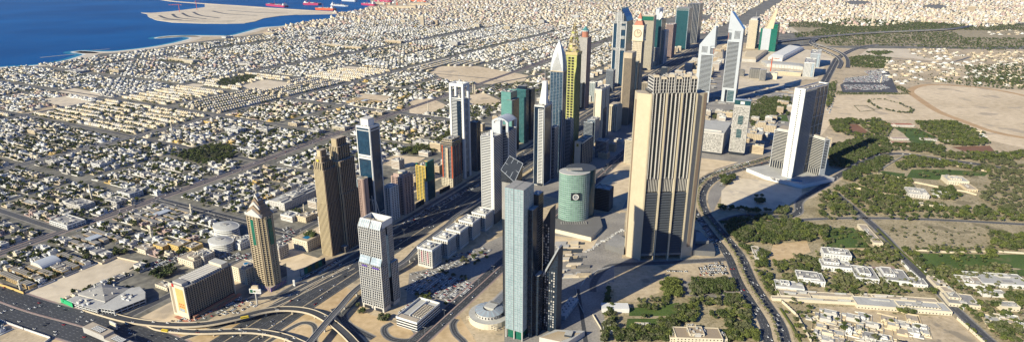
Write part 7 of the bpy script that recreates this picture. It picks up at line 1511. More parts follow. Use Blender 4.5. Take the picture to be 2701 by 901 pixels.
house('low yellow block with a flat roof by the car yard', W1(1350, 190), 30, 26, 12, 'ochre', 'roof_tan', GR, 'apartment_block', 'apartment block', ((1, .3, 1.8, 1.2, 10),))
house('ochre apartment block at the school corner', W1(1230, 190), 26, 24, 11, 'ochre', 'roof_tan', GR, 'apartment_block', 'apartment block')
house('pale cream villa group on a curved corner', W1(1100, 205), 30, 22, 8, 'pale_cream', 'roof_tan', GR)
house('small white roadside office with a brown roof', W1(1262, 478), 30, 14, 5, 'pale_cream', 'roof_tan', GR, 'office', 'building')
house('wide white apartment block seaward of the canal street', (560, 330 + 0), 40, 24, 9, 'ochre', 'roof_tan', GR, 'school', 'school')
def school(label, px_, W, D, n, wall='cream', roof='roof_grey', barrel=False):
    X, Y = G(*px_); t = thing('school', label, 'school', X + V[0] * W / 2 + U[0] * D / 2, Y + V[1] * W / 2 + U[1] * D / 2, GR); rr = random.Random(n)
    for i in range(n):
        b = MB(); y = -D / 2 + D * i / n; L_ = W * rr.uniform(.7, 1); x = -W / 2 + (W - L_) * rr.random(); b.box(x, y, 0, x + L_, y + D / n * .62, 7, wall, roof); k = int(L_ / 7)
        for j in range(k): b.box(x + L_ * j / k, y + .5, 7.01, x + L_ * j / k + .6, y + D / n * .6, 7.6, wall)
        b.wall((x, y), (x + L_, y), 0, 7, (3.5, .8, .4, wall), (k, .6, .5, wall)); b.box(x + .5, y - .08, .9, x + L_ - .5, y - .02, 6.4, 'brown'); b.build('classroom_block', t)
    if barrel:
        b = MB(); q = 10
        for i in range(q):
            a0, a1 = math.pi * i / q, math.pi * (i + 1) / q; b.quad((-18 * math.cos(a0), -14, 6 + 7 * math.sin(a0)), (-18 * math.cos(a0), 16, 6 + 7 * math.sin(a0)), (-18 * math.cos(a1), 16, 6 + 7 * math.sin(a1)), (-18 * math.cos(a1), -14, 6 + 7 * math.sin(a1)), 'silver')
        b.poly([(-18 * math.cos(math.pi * i / q), -14, 6 + 7 * math.sin(math.pi * i / q)) for i in range(q + 1)][::-1] , 'offwhite'); b.box(-18, -14, 0, 18, 16, 6, wall); o = b.build('gym_roof', t, (-W * .12, D * .05, 1.5))
    else:
        b = MB(); b.box(-6, -D * .2, 7.4, 12, D * .15, 9.5, 'glass_pale', 'silver'); b.build('skylight', t)
    occ(X + V[0] * W / 2 + U[0] * D / 2, Y + V[1] * W / 2 + U[1] * D / 2, 50)
school('cream school of parallel grey-roofed ranges near the empty lot', W1(690, 185), 88, 62, 4); school('cream school of long grey-roofed ranges beside the pink-kerbed street', T(0, 300, r2, (1205, 855))[0], 96, 80, 5); school('ochre school with a silver barrel-roofed gym at the wide cross road', W1(230, 470), 100, 100, 6, 'ochre', 'roof_grey', True); school('yellow school compound in the middle of the villa district', T(540, 0, r2, (1260, 800))[0], 120, 70, 4, 'ochre', 'roof_tan')
# market hall with pyramid roof
X, Y = G(300, 800); t = thing('market_hall', 'large grey hipped market roof with white curved shops along the wide road', 'market', X, Y, GR); occ(X, Y, 58); LAND.append((X, Y, 'the grey hipped market'))
P = [loc2(G(*p), (X, Y), GR) for p in T(0, 600, r3, (590, 530), (770, 450), (985, 490), (800, 590))]; a = sum(p[0] for p in P) / 4; c = sum(p[1] for p in P) / 4
b = MB(); b.prism(P[::-1], 0, 8, 'offwhite'); b.build('wall', t); b = MB(); Q = P[::-1]
for i in range(4): b.poly([(*Q[i], 8.3), (*Q[(i + 1) % 4], 8.3), (a, c, 16)], 'roof_grey')
for i in range(8): b.box(a + 22 * math.cos(i * .8), c + 16 * math.sin(i * .8), 8.5, a + 22 * math.cos(i * .8) + 3, c + 16 * math.sin(i * .8) + 1.2, 13, 'offwhite')
b.build('roof', t)
for k, (pts, h) in enumerate(((((510, 570), (580, 540), (800, 590), (740, 650), (600, 610)), 7), (((830, 590), (990, 490), (1060, 480), (1100, 520), (1100, 570), (870, 660), (750, 640)), 9))):
    b = MB(); Q = [loc2(G(*p), (X, Y), GR) for p in T(0, 600, r3, *pts)]
    if sum(Q[i][0] * Q[(i + 1) % len(Q)][1] - Q[(i + 1) % len(Q)][0] * Q[i][1] for i in range(len(Q))) < 0: Q = Q[::-1]
    b.cladpoly(Q, 0, h, 'window', ((3.6, 1.7, .5, 'white'), (5, 1, .6, 'offwhite')), 'roof_light'); mx_, my_ = sum(q[0] for q in Q) / len(Q), sum(q[1] for q in Q) / len(Q); b.plant(mx_ - 14, my_ - 8, mx_ + 14, my_ + 8, h, 9, 'white'); b.build('shop_wing', t)
b = MB(); Q = [loc2(G(*p), (X, Y), GR) for p in T(0, 600, r3, (462, 560), (550, 600), (550, 588), (462, 550))]; b.prism(Q if sum(Q[i][0] * Q[(i + 1) % 4][1] - Q[(i + 1) % 4][0] * Q[i][1] for i in range(4)) > 0 else Q[::-1], 0, 6.5, 'green_sign'); b.build('sign', t)
# white oval pavilions
for lab, px_, r_, ry_, h in (('tall oval white pavilion with a domed membrane roof', (600, 620), 27, 19, 18), ('lower round white pavilion with ring terraces', (586, 655), 25, 17, 15)):
    X, Y = G(*px_); t = thing('pavilion', lab, 'pavilion', X, Y, GR); occ(X, Y, 28); b = MB(); n = 30
    for i in range(4): b.cyl(0, 0, i * h / 4 + .02, i * h / 4 + h / 7, r_, 'white', n, 'white', ry=ry_); b.cyl(0, 0, i * h / 4 + h / 7, (i + 1) * h / 4 + .02, r_ - 1.2, 'window', n, ry=ry_ - 1.2)
    b.build('wall', t); b = MB(); b.cyl(0, 0, h, h + 2, r_ + 1, 'white', n, ry=ry_ + 1); b.prism([((r_ - .5) * math.cos(i * 2 * math.pi / n), (ry_ - .5) * math.sin(i * 2 * math.pi / n)) for i in range(n)], h + 2, h + 5, 'roof_light', k=.45); b.box(-5, -3, h + 5, 5, 3, h + 6.3, 'roof_grey'); b.build('roof', t)
house('white angular annexe inland of the oval pavilions', (635, 660), 22, 34, 12, 'white', 'roof_light', GR, 'annexe', 'building', ((.2, .2, .8, .8, 15),))
# exhibition halls, rooftop ensembles beyond the silver towers
def hall(label, pts, h, arch=0, wall='white', roof='white'):
    P = [G(*p) for p in pts]; x = sum(p[0] for p in P) / len(P); y = sum(p[1] for p in P) / len(P); t = thing('exhibition_hall', label, 'hall', x, y, 0); Q = [(p[0] - x, p[1] - y) for p in P]
    if sum(Q[i][0] * Q[(i + 1) % len(Q)][1] - Q[(i + 1) % len(Q)][0] * Q[i][1] for i in range(len(Q))) < 0: Q = Q[::-1]
    b = MB(); b.prism(Q, 0, h, wall, roof)
    for i in range(len(Q)): b.wall(Q[i], Q[(i + 1) % len(Q)], 0, h, None, (12, 1.5, .8, 'roof_grey'))
    b.build('wall', t); b = MB(); b.prism(Q, h + .02, h + 4 + arch, roof, roof, k=.8); b.build('roof', t); occ(x, y, 58)
E9 = lambda *p: T(1900, 60, 4.296, *p)
hall('long white vaulted exhibition hall pointing at the S-shaped flyover', E9((540, 420), (780, 285), (940, 310), (700, 440)), 16, 5); hall('broad cream exhibition roof behind the taller silver tower', E9((240, 440), (280, 350), (540, 340), (400, 450)), 14, 3, 'offwhite', 'cream'); hall('curved cream exhibition roof between the silver towers', E9((-160, 410), (-60, 330), (40, 330), (40, 470), (-160, 480)), 14, 4, 'offwhite', 'cream'); hall('long low white hall beyond the construction site', E9((460, 460), (940, 500), (935, 535), (520, 500)), 14, 0, 'offwhite', 'roof_light')
for lab, (px_, xl, xr, yt, bs, m) in (('white hotel block with a square window grid beside the car yard highway', ((2149, 206), 2120, 2163, 168, (2145, 204), 'white')), ('dark-framed hotel block just behind the white window-grid block', ((2158, 175), 2131, 2168, 144, (2160, 178), 'silver'))):
    t, W, D, h, x0, y0, x1, y1 = begin('h' + m, lab, px_[0], yt, xl, xr, base=bs, name='hotel_block', cat='hotel'); b = MB(); b.clad(x0, y0, x1, y1, 0, h, 'window', ((4, 2, .6, m), (8, 2, .8, m)), ((4, 1.4, .6, 'slate'), (4, 2.5, .8, 'slate')), 'roof_light'); b.box(x0 + W * .7, y0 - 1.5, 0, x0 + W * .9, y0 - .8, h, 'glass_pale'); b.build('wall', t); roofkit(t, x0, y0, x1, y1, h, m, 3); occ(*t.location[:2], 40)
for k, (lab, px_, W, D, h) in enumerate((('bare concrete frame under construction behind the taller silver tower', (1990, 205), 50, 40, 42), ('taller bare concrete core beside the bare frame', (2010, 212), 26, 30, 48), ('stub of a concrete frame by the sloping silver tower', (1955, 200), 26, 30, 30))):
    X, Y = G(*px_); t = thing('building_site', lab, 'construction', X, Y, GR); b = MB(); b.box(-W / 2 + 4, -D / 2 + 4, 0, W / 2 - 4, D / 2 - 4, h - 1, 'dark_concrete')
    for i in range(int(h / 4)): b.box(-W / 2, -D / 2, i * 4 + 3.4, W / 2, D / 2, i * 4 + 4, 'concrete', bot=True)
    for i in range(6):
        for yy in (-D / 2 + .4, D / 2 - 1.2): b.box(-W / 2 + .3 + i * (W - 1.5) / 5, yy, 0, -W / 2 + 1.1 + i * (W - 1.5) / 5, yy + .8, h, 'concrete')
    b.build('frame', t); occ(X, Y, 35)
house('plain cream concrete box beside the bare frame', (2048, 210), 56, 44, 26, 'pale_cream', 'roof_light', GR, 'office_block', 'building', win=False); house('long cream podium behind the plain concrete box', (2112, 202), 110, 50, 16, 'cream', 'roof_light', GR, 'office_block', 'building')
rs = random.Random(31); b = MB()
for (a, c, d, e, n) in ((1990, 225, 2130, 258, 60), (1860, 190, 1900, 262, 26), (1960, 255, 2060, 270, 18), (1985, 305, 2065, 345, 30), (1470, 640, 1540, 730, 34), (1880, 255, 1935, 280, 14)):
    for _ in range(n):
        x, y = G(rs.uniform(a, d), rs.uniform(c, e)); w_, d_, h_ = rs.uniform(3, 16), rs.uniform(2, 9), rs.uniform(.6, 4)
        b.prism([(x - w_, y - d_), (x + w_ * .8, y - d_ * .7), (x + w_, y + d_), (x - w_ * .7, y + d_ * .9)], 0, h_, rs.choice(['concrete', 'dark_concrete', 'dirt', 'pale_sand', 'roof_light', 'slate']))
tag(b.build('rubble'), 'heaps, slabs and sheds of building sites among the inland towers', 'rubble', kind='stuff')
for lab, (xa, ya, xb, yb_), n in (('cluster of low cream roofs behind the striped office block', (2000, 310, 2060, 345), 0),): pass
house('cream stepped apartment cluster behind the striped office blocks', (2045, 352), 60, 50, 22, 'beige', 'roof_light', GR, 'apartment_block', 'apartment block', ((.1, .1, .5, .5, 28), (.5, .6, .9, 1, 26))); house('second cream apartment cluster near the round pad', (2010, 372), 46, 50, 18, 'beige', 'roof_light', GR, 'apartment_block', 'apartment block', ((.2, .3, .6, .8, 23),)); house('low grey hall with two flat roofs behind the perforated tower', (1926, 342), 60, 70, 10, 'concrete', 'roof_grey', GR, 'hall', 'building')
X, Y = G(2000, 275); t = thing('helipad', 'round raised brown pad with a white mark inland of the perforated tower', 'platform', X, Y); b = MB(); b.cyl(0, 0, 0, 6, 30, 'concrete', 32, 'brown_stone'); b.build('base', t); b = MB(); b.parapet(-9, -5, 9, 5, 6.05, .3, 2, 'white'); b.build('marking', t); occ(X, Y, 34)
# skeleton things: minarets, masts, cranes, billboards
def pole(label, px_, yt, r, m='cream', name='minaret', cat='minaret'):
    X, Y = G(*px_); h = HZ(Y, yt); t = thing(name, label, cat, X, Y); b = MB(); b.cyl(0, 0, 0, h * .62, r, m, 8, r1=r * .9); b.build('shaft', t); b = MB(); b.cyl(0, 0, h * .62, h * .66, r * 1.5, m, 8); b.cyl(0, 0, h * .66, h * .9, r * .7, m, 8); b.cyl(0, 0, h * .9, h, r * .75, m, 8, r1=.05); b.build('top', t); occ(X, Y, 5)
for lab, p, yt, r in (('cream minaret nearest the pink-kerbed street', (243, 524), 484, 2.2), ('short cream minaret seaward of the avenue', (150, 357), 339, 2.), ('thin white minaret near the district avenue', (455, 348), 320, 2.), ('stout cream minaret at the canal street', (507, 566), 536, 3.), ('minaret of the yellow school quarter', (893, 266), 250, 2.2), ('tall white minaret near the beach', (774, 92), 70, 3.5), ('slim minaret of the sandstone domed hall', (803, 562), 537, 1.6), ('cream minaret beside the silver barrel roof', (57, 766), 736, 2.6), ('cream minaret in the car-yard quarter', (402, 629), 602, 2.8), ('pair minaret behind the portal tower', (1253, 248), 222, 2.2), ('white minaret beside the pair minaret', (1248, 247), 220, 2.), ('lattice minaret before the very large sand field', (1130, 300), 270, 1.6), ('minaret by the far hospital blocks', (953, 52), 34, 3.5), ('far twin tower of the green belt', (2300, 62), 18, 6), ('inland far twin tower of the green belt', (2340, 60), 24, 6), ('minaret beyond the car storage yard', (2323, 218), 200, 2.2)): pole(lab, p, yt, r, 'pale_cream')
def crane(label, px_, h, jib, a):
    X, Y = G(*px_); t = thing('tower_crane', label, 'crane', X, Y, a); b = MB(); b.box(-1.6, -1.6, 0, 1.6, 1.6, h, 'orange_red'); b.build('mast', t); b = MB(); b.bar((-jib * .3, 0, h), (jib, 0, h), 1.1, 'orange_red'); b.bar((0, 0, h), (0, 0, h + 9), .9, 'orange_red'); b.bar((0, 0, h + 9), (jib * .7, 0, h + 1), .4, 'orange_red'); b.box(-jib * .3, -2, h - 4, -jib * .2, 2, h - 1, 'concrete'); b.build('jib', t)
crane('orange crane on the sandy island, jib towards the open sea', (474, 33), 75, 105, math.pi); crane('orange crane at the breakwater root of the island', (520, 28), 95, 60, 1.2); crane('orange crane over the bare concrete frame', (2032, 190), 60, 45, .4)
for p, h, a, l in (((1048, 20), 110, 2.0, 'red and white quay crane leaning over the harbour'), ((1022, 19), 80, 1.0, 'quay crane with twin booms by the grey ship')):
    X, Y = G(*p); t = thing('quay_crane', l, 'crane', X, Y, a); b = MB()
    for sx in (-9, 9):
        for sy in (-9, 9): b.bar((sx, sy, 0), (sx * .4, sy * .4, h * .5), 1.4, 'orange_red')
    b.build('gantry', t); b = MB(); b.bar((-20, 0, h * .42), (70, 0, h), 2.2, 'red'); b.bar((0, 0, h * .5), (0, 0, h * .95), 1.5, 'offwhite'); b.bar((0, 0, h * .95), (70, 0, h), .8, 'offwhite'); b.build('boom', t)
def ship(label, pa, pb, wd, m, sup, h=14, name='cargo_ship'):
    A = G(*pa); B = G(*pb); L_ = math.dist(A, B); t = thing(name, label, 'ship', (A[0] + B[0]) / 2, (A[1] + B[1]) / 2, math.atan2(B[1] - A[1], B[0] - A[0])); l = L_ / 2; P = [(-l, -wd * .3), (-l + 8, -wd / 2), (l - 24, -wd / 2), (l, 0), (l - 24, wd / 2), (-l + 8, wd / 2), (-l, wd * .3)]
    b = MB(); b.prism(P, -2, h, m, 'roof_grey', k=1.03); b.build('hull', t); b = MB(); s_ = -l + 14 if sup < 0 else l - 60
    for i in range(4): b.box(s_ + i * 3, -wd * .4 + i, h + .02 + i * 5, s_ + 34 - i * 3, wd * .4 - i, h + 5 + i * 5, 'white')
    b.cyl(s_ + 10, 0, h + 20, h + 32, 3, m, 10); b.build('superstructure', t); b = MB(); n = int(L_ / 28)
    for i in range(n): b.box(-l + 56 + i * (L_ - 110) / max(1, n), -wd * .38, h + .03, -l + 66 + i * (L_ - 110) / max(1, n), wd * .38, h + rs.uniform(3, 9), rs.choice(['white', m, 'roof_light']))
    b.cyl(l * .2, 0, h, h + 45, 1.3, 'orange_red', 6, r1=.5); b.build('deck_gear', t)
ship('long red cargo ship moored behind the breakwater', (755, 20), (706, 15), 60, 'hull_magenta', -1, 22); ship('magenta-hulled ship with a tall white superstructure', (845, 14), (800, 13), 70, 'hull_magenta', 1, 24); ship('bright orange-red tanker nearest the quay', (884, 28), (832, 26), 55, 'orange_red', -1, 22); ship('long grey naval ship in the harbour', (875, 15), (918, 18), 45, 'silver', -1, 14, 'naval_ship')
ship('magenta ship along the far quay beside the cranes', (990, 16), (955, 13), 50, 'hull_magenta', -1, 22)
ship('red freighter deep in the harbour beyond the quay cranes', (1035, 7), (990, 4), 60, 'hull_magenta', 1, 24); ship('low orange-red barge beyond the harbour warehouses', (1125, 6), (1080, 3), 50, 'orange_red', -1, 18); ship('grey freighter at the far harbour mouth', (940, 5), (902, 3), 50, 'silver', -1, 20)
for k, (p, W, D, h) in enumerate((((1060, 22), 330, 60, 22), ((1010, 12), 200, 60, 18), ((1110, 14), 260, 80, 20))):
    X, Y = G(*p); t = thing('warehouse', ['cream harbour warehouse nearest the quay cranes', 'cream harbour shed between the cranes and the ships', 'grey-cream harbour warehouse farther inland'][k], 'warehouse', X, Y, R(-6)); b = MB(); b.box(-W / 2, -D / 2, 0, W / 2, D / 2, h, 'cream', 'roof_tan'); b.build('wall', t); b = MB(); b.xz([(-W / 2 - 2, h), (W / 2 + 2, h), (W / 2, h + 8), (-W / 2, h + 8)], -D / 2, D / 2, 'roof_tan'); b.build('roof', t)
def board(label, px_, wd, hh, z, rz, m, face, pr=1.1):
    X, Y = G(*px_); t = thing('billboard', label, 'billboard', X, Y, rz); b = MB(); b.cyl(0, 0, 0, z, pr, 'offwhite', 10); b.build('post', t); b = MB(); b.box(-wd / 2, -.8, z, wd / 2, .8, z + hh, 'white', bot=True); b.build('panel', t); b = MB()
    for (a, c, d, e, mm) in face: b.box(-wd / 2 + wd * a, -.95, z + hh * c, -wd / 2 + wd * d, -.82, z + hh * e, mm)
    b.build('poster', t); occ(X, Y, 6); return t
t = board('tall white roadside billboard with a small green picture, by the honeycomb hotel', (679, 803), 18, 7.5, 20, R(-6), 'white', ((.06, .15, .3, .85, 'glass_emerald'), (.36, .3, .55, .7, 'grass'), (.6, .2, .92, .8, 'offwhite')))
b = MB(); b.prism([(-6, -1), (6, -1), (5, 4), (-5, 4)], 27.6, 32, 'cream', k=.8); b.build('rear_panel', t)
board('white monument sign on the kerb below the golden tower', (777, 753), 4, 10, .5, GR, 'white', ((.2, .3, .8, .9, 'roof_light'),), .6)
board('wide blank billboard frame between highway and white-banded twin tower', (1175, 607), 12, 5, 3, GR, 'white', ((.1, .2, .5, .8, 'pinkish'), (.55, .2, .9, .8, 'glass_pale')), .6)
def hoarding(label, pa, pb, h, cols):
    A, B = G(*pa), G(*pb); L_ = math.dist(A, B); t = thing('hoarding', label, 'hoarding', (A[0] + B[0]) / 2, (A[1] + B[1]) / 2, math.atan2(B[1] - A[1], B[0] - A[0])); b = MB(); b.box(-L_ / 2, -.5, 0, L_ / 2, .5, h, 'slate', 'steel'); b.build('panel', t); b = MB(); n = len(cols)
    for i, c in enumerate(cols): b.box(-L_ / 2 + L_ * i / n + .3, -.72, 1.2, -L_ / 2 + L_ * (i + 1) / n - .3, -.52, h - .8, c)
    b.build('poster', t)
hoarding('long dark advertising hoarding with green pictures, between the gold towers', (793, 729), (859, 696), 13, ['glass_pale', 'glass_emerald', 'leaf', 'glass_teal_wall', 'leaf', 'glass_emerald', 'glass_navy'])
hoarding('dark advertising hoarding beside the yellow-gold block', (1098, 549), (1119, 537), 12, ['glass_navy', 'black']); hoarding('dark advertising hoarding beside the orange-trimmed tower', (1160, 511), (1187, 498), 10, ['black', 'glass_navy'])
# walls of the compounds
wallrun('boundary_wall', 'cream wall round the large empty sandy lot, school side', [(67, 772), (245, 693)], 3); wallrun('boundary_wall', 'cream wall at the back of the large empty sandy lot', [(248, 690), (270, 697), (308, 680), (375, 695), (372, 699)], 3.4)
wallrun('boundary_wall', 'white panel wall along the rubbly ground by the wide road', T1((0, 700), (180, 765), (385, 835), (300, 900)), 3, .5, 'white', 4); wallrun('boundary_wall', 'ochre wall along the wide cross road', T1((-20, 430), (50, 450), (180, 498)), 4, .6, 'ochre')
wallrun('boundary_wall', 'white wall beside the lane through the palace lawn', T5((735, 285), (800, 340), (880, 400), (950, 480), (1040, 560), (1090, 618)), 3, .6, 'white'); wallrun('boundary_wall', 'cream wall beyond the palace lawn', T5((730, 172), (1000, 190), (1300, 180), (1600, 200)), 3, .6, 'pale_cream')
wallrun('boundary_wall', 'stepped cream wall of the bushy sand plot', T5((1040, 690), (1130, 770), (1240, 870)), 4, .8, 'pale_cream', 5); wallrun('boundary_wall', 'stepped cream wall down the seaward side of the courtyard quarter', T4((1190, 440), (1260, 560), (1370, 660), (1480, 859)), 4, .8, 'pale_cream', 6)
wallrun('boundary_wall', 'zigzag white wall of the mansion court by the lane', T5((620, 265), (680, 330), (760, 400)), 5, .8, 'white', 4); wallrun('boundary_wall', 'long cream wall below the orchard of the garden villa', T2((415, 590), (560, 630), (720, 665)), 4, .8, 'parapet'); wallrun('boundary_wall', 'corner of cream wall at the orchard', T2((270, 560), (350, 580), (360, 570)), 4, .8, 'parapet')
wallrun('boundary_wall', 'cream wall between the two gardens', T2((440, 452), (600, 485), (720, 520), (920, 560), (1100, 590), (1190, 615)), 3.4, .8, 'parapet'); wallrun('boundary_wall', 'cream wall and drive along the irrigated lawn', T2((480, 415), (640, 320)), 3, 1.2, 'offwhite'); wallrun('boundary_wall', 'low cream wall behind the tree belt of the irrigated lawn', T2((760, 345), (960, 380), (1290, 440)), 3, .8, 'parapet')
wallrun('boundary_wall', 'cream garden wall at the boulevard corner of the park', T(1080, 600, r3, (1380, 660), (1440, 760), (1460, 859)), 3, .6, 'pale_cream'); wallrun('boundary_wall', 'curved pale kerb wall in front of the beige giant tower', T(1080, 600, r3, (1290, 440), (1330, 380), (1420, 320), (1540, 290)), 1.6, 1.0, 'offwhite')
wallrun('hedge', 'long clipped green hedge beside the boulevard', T4((1250, 610), (1330, 730), (1400, 859)), 2.2, 2.2, 'leaf_light', cat='hedge'); wallrun('hedge', 'clipped green hedge along the lane', T5((440, 10), (560, 130), (740, 290), (900, 450), (1080, 615)), 1.6, 2.6, 'leaf_light', cat='hedge')
wallrun('parapet_wall', 'retaining wall along the cutting beside the paved ground', T(1080, 600, r3, (1250, 450), (1270, 560), (1310, 640)), 2.4, .7, 'roof_light'); b = MB(); P = [G(*p) for p in T(1080, 600, r3, (1248, 460), (1280, 460), (1310, 630), (1282, 632))]; tag(sheet and b.build('road') if b.f else b.build('road'), 'x', 'road', kind='structure') if False else None
sheet('road', T(1080, 600, r3, (1248, 460), (1280, 460), (1345, 859), (1310, 859), (1282, 640)), 'asphalt', .07, 'dark sunken service lane beside the glass tower', 'road')
# road toward the oval tower, strewn with pale steps
b = MB()
for i in range(34):
    f = i / 34; x, y = G(1548 + 95 * f + rs.uniform(-4, 4), 664 - 60 * f + rs.uniform(-3, 3)); b.box(x - rs.uniform(1, 3), y - rs.uniform(1, 2), 0, x + rs.uniform(1, 3), y + rs.uniform(1, 2), rs.uniform(1, 2.4), rs.choice(['white', 'offwhite', 'roof_light']))
tag(b.build('rubble'), 'line of pale blocks and sheds below the beige giant tower', 'rubble', kind='stuff')

# ------------------------------------------------------------------ cars
CS = []   # (proto key, x, y, z, rot, phrase)
def ck(): return rg.choices(['car_white', 'car_silver', 'car_dark', 'car_red'], [.55, .17, .22, .06])[0]
def traffic(P, lanes, step, ph, z=.2, P3=None):
    for o in lanes:
        Q = offs(P, o); t = rg.uniform(0, step)
        for i in range(len(Q) - 1):
            L_ = math.dist(Q[i], Q[i + 1])
            while t < L_:
                f = t / L_; x = Q[i][0] + (Q[i + 1][0] - Q[i][0]) * f; y = Q[i][1] + (Q[i + 1][1] - Q[i][1]) * f; a = math.atan2(Q[i + 1][1] - Q[i][1], Q[i + 1][0] - Q[i][0]) + (math.pi if o < 0 else 0)
                zz = z if P3 is None else P3[i][2] + (P3[i + 1][2] - P3[i][2]) * f + .02
                if inframe(x, y, 0): CS.append((ck(), x, y, zz, a, ph))
                t += step * rg.uniform(.3, 1.9)
            t -= L_
traffic(HWY, [-27, -22.5, -18, -13.5, -9, -4.5, 4.5, 9, 13.5, 18, 22.5, 27], 95, 'car on the main highway')
traffic(AL, [-27, -22, -17, -12, -6, 6, 12, 17, 22, 27], 62, 'car on the wide cross road', .24)
traffic(FIN, [-16, -11, -7, 7, 11, 16], 42, 'car on the palm boulevard', .22); traffic(INN, [-9, -5, 5, 9], 90, 'car on the inner road', .22); traffic([p[:2] for p in FLY[1]], [-3, 3], 22, 'car on the lower flyover', P3=FLY[1]); traffic([p[:2] for p in FLY[0]], [-3.2, 3.2], 60, 'car on the long flyover', P3=FLY[0])
traffic(SRV, [-2.5, 2.5], 60, 'car on the service road', .2)
for P, hw in ROADS:
    if hw > 9 and hw < 21 and P is not FIN and P is not INN: traffic(P, [-3.4, 3.4], 90, 'car on a side avenue', .2)
def parking(pts, rows, ph, gap=2.9, lane=9.5, prob=.82, rot=GR, z=.1):
    P = [G(*p) for p in pts]; ux, uy = math.cos(rot), math.sin(rot); L2_ = [(p[0] * ux + p[1] * uy, -p[0] * uy + p[1] * ux) for p in P]; a, c = min(l[0] for l in L2_), max(l[0] for l in L2_); b_, d = min(l[1] for l in L2_), max(l[1] for l in L2_); v = b_; k = 0
    while v < d:
        u_ = a
        while u_ < c:
            x, y = u_ * ux - v * uy, u_ * uy + v * ux
            if inpoly(x, y, P) and rg.random() < prob: CS.append((ck(), x, y, z, rot + math.pi / 2 + rg.uniform(-.06, .06) + math.pi * (rg.random() < .4), ph))
            u_ += gap
        v += 5.2 if k % 2 == 0 else lane; k += 1
RU = GR + math.pi / 2
parking(T(1000, 650, 3.423, (220, 370), (440, 220), (560, 240), (860, 330), (800, 420), (640, 500), (470, 440), (330, 440), (250, 420)), 0, 'car in the dusty car park', rot=RU); parking(T(1000, 650, 3.423, (250, 260), (560, 170), (700, 60), (1000, 0), (1020, 40), (700, 200), (540, 260), (300, 330)), 0, 'car beside the office blocks', prob=.38, rot=RU); parking(T(1000, 650, 3.423, (130, 600), (320, 470), (350, 490), (180, 620)), 0, 'car behind the pale grid tower', rot=RU)
parking(T(0, 600, r3, (1100, 290), (1380, 150), (1549, 150), (1549, 190), (1370, 260), (1190, 330)), 0, 'car in the car yard', rot=RU, prob=.9); parking(T(540, 600, r3, (0, 165), (100, 190), (340, 190), (300, 250), (60, 230)), 0, 'car in the pavilion park', rot=RU, prob=.8); parking(T(540, 600, r3, (590, 60), (650, 60), (640, 120), (590, 100)), 0, 'car beside the roof-garden hotel', rot=RU)
parking(T(420, 600, 2.855, (0, 730), (300, 640), (470, 600), (620, 520), (750, 590), (560, 650), (200, 715)), 0, 'car on the hotel forecourt', prob=.4, rot=RU, lane=8)
parking(T4((630, 300), (800, 255), (840, 290), (860, 350), (640, 365)), 0, 'car on dusty ground', rot=R(-4), lane=7); parking(T4((390, 310), (560, 320), (540, 340), (390, 330)), 0, 'car on dusty ground', rot=R(-4), lane=8); parking(T4((660, 0), (700, 0), (800, 150), (760, 180)), 0, 'car by the boulevard verge', rot=R(118), prob=.8)
parking(T(1830, 400, 3.903, (10, 620), (60, 640), (180, 859), (130, 859)), 0, 'car by the boulevard verge', rot=R(118), prob=.8); parking(T(1830, 400, 3.903, (200, 380), (290, 310), (320, 320), (230, 380)), 0, 'car near the boulevard bend', rot=R(60), prob=.8); parking(T(1830, 400, 3.903, (60, 300), (250, 190), (560, 100), (560, 120), (270, 210), (80, 310)), 0, 'car parked along the boulevard', rot=R(50), prob=.8)
parking(T(2160, 0, r2, (180, 640), (500, 640), (540, 665), (470, 680), (200, 680)), 0, 'stored car in the dark yard', gap=4, lane=10, rot=R(3)); parking(T(2160, 0, r2, (200, 590), (480, 560), (540, 600), (480, 625), (180, 620)), 0, 'stored car in the dark yard', gap=3, lane=8, prob=.9, rot=R(3)); parking(T(2160, 0, r2, (340, 540), (480, 520), (520, 550), (380, 570)), 0, 'stored car in the dark yard', gap=3, lane=8, rot=R(3))
parking(T(2160, 300, r2, (285, 270), (460, 280), (480, 310), (380, 315)), 0, 'car under the civic block', rot=R(20)); parking(T(2160, 0, r2, (70, 730), (110, 740), (90, 859), (60, 859)), 0, 'car behind the white slab tower', rot=R(60), prob=.7)
parking(T(930, 300, r2, (370, 830), (700, 640), (960, 530), (960, 545), (720, 660), (400, 850)), 0, 'car below the seaward towers', rot=RU, prob=.7); parking(T(640, 480, 2.6846, (400, 690), (640, 560), (680, 550), (680, 570), (420, 700)), 0, 'car on the tower forecourt', rot=RU, prob=.8); parking(T(640, 480, 2.6846, (280, 320), (330, 310), (380, 360), (300, 400)), 0, 'car behind the golden tower', rot=RU, prob=.8)
for s in range(600, 3400, 9):
    for w_ in (1244, 1262, 1775, 845, 860):
        if rg.random() < .16:
            x, y = XY(s, w_ + rg.uniform(-2, 2))
            if inframe(x, y, 0) and free(x, y, 0): CS.append((ck(), x, y, .18, GR + math.pi / 2, 'car on a district street'))
for c in [(435, 873, 2.2), (646, 838, 8)]:
    x, y = G(c[0], c[1], c[2]); o = bpy.data.objects.new('bus', BUS['yellow'].mesh('bus')); COL.objects.link(o); o.location = (x, y, c[2] + .1); o.rotation_euler = (0, 0, R(165 if c[0] < 500 else 22)); tag(o, 'yellow bus on the ramp seaward of the lower flyover' if c[0] < 500 else 'yellow bus on the long curving flyover', 'bus', 'yellow buses')
for k, c in enumerate([(312, 603), (322, 606), (331, 609), (341, 612)]):
    x, y = G(*c); o = bpy.data.objects.new('bus', BUS['yellow'].mesh('bus')); COL.objects.link(o); o.location = (x, y, .1); o.rotation_euler = (0, 0, RU); tag(o, ['yellow school bus at the seaward end of the parked four', 'second of four yellow school buses from the seaward end', 'third of four yellow school buses from the seaward end', 'yellow school bus at the inland end of the parked four'][k], 'bus', 'yellow buses')

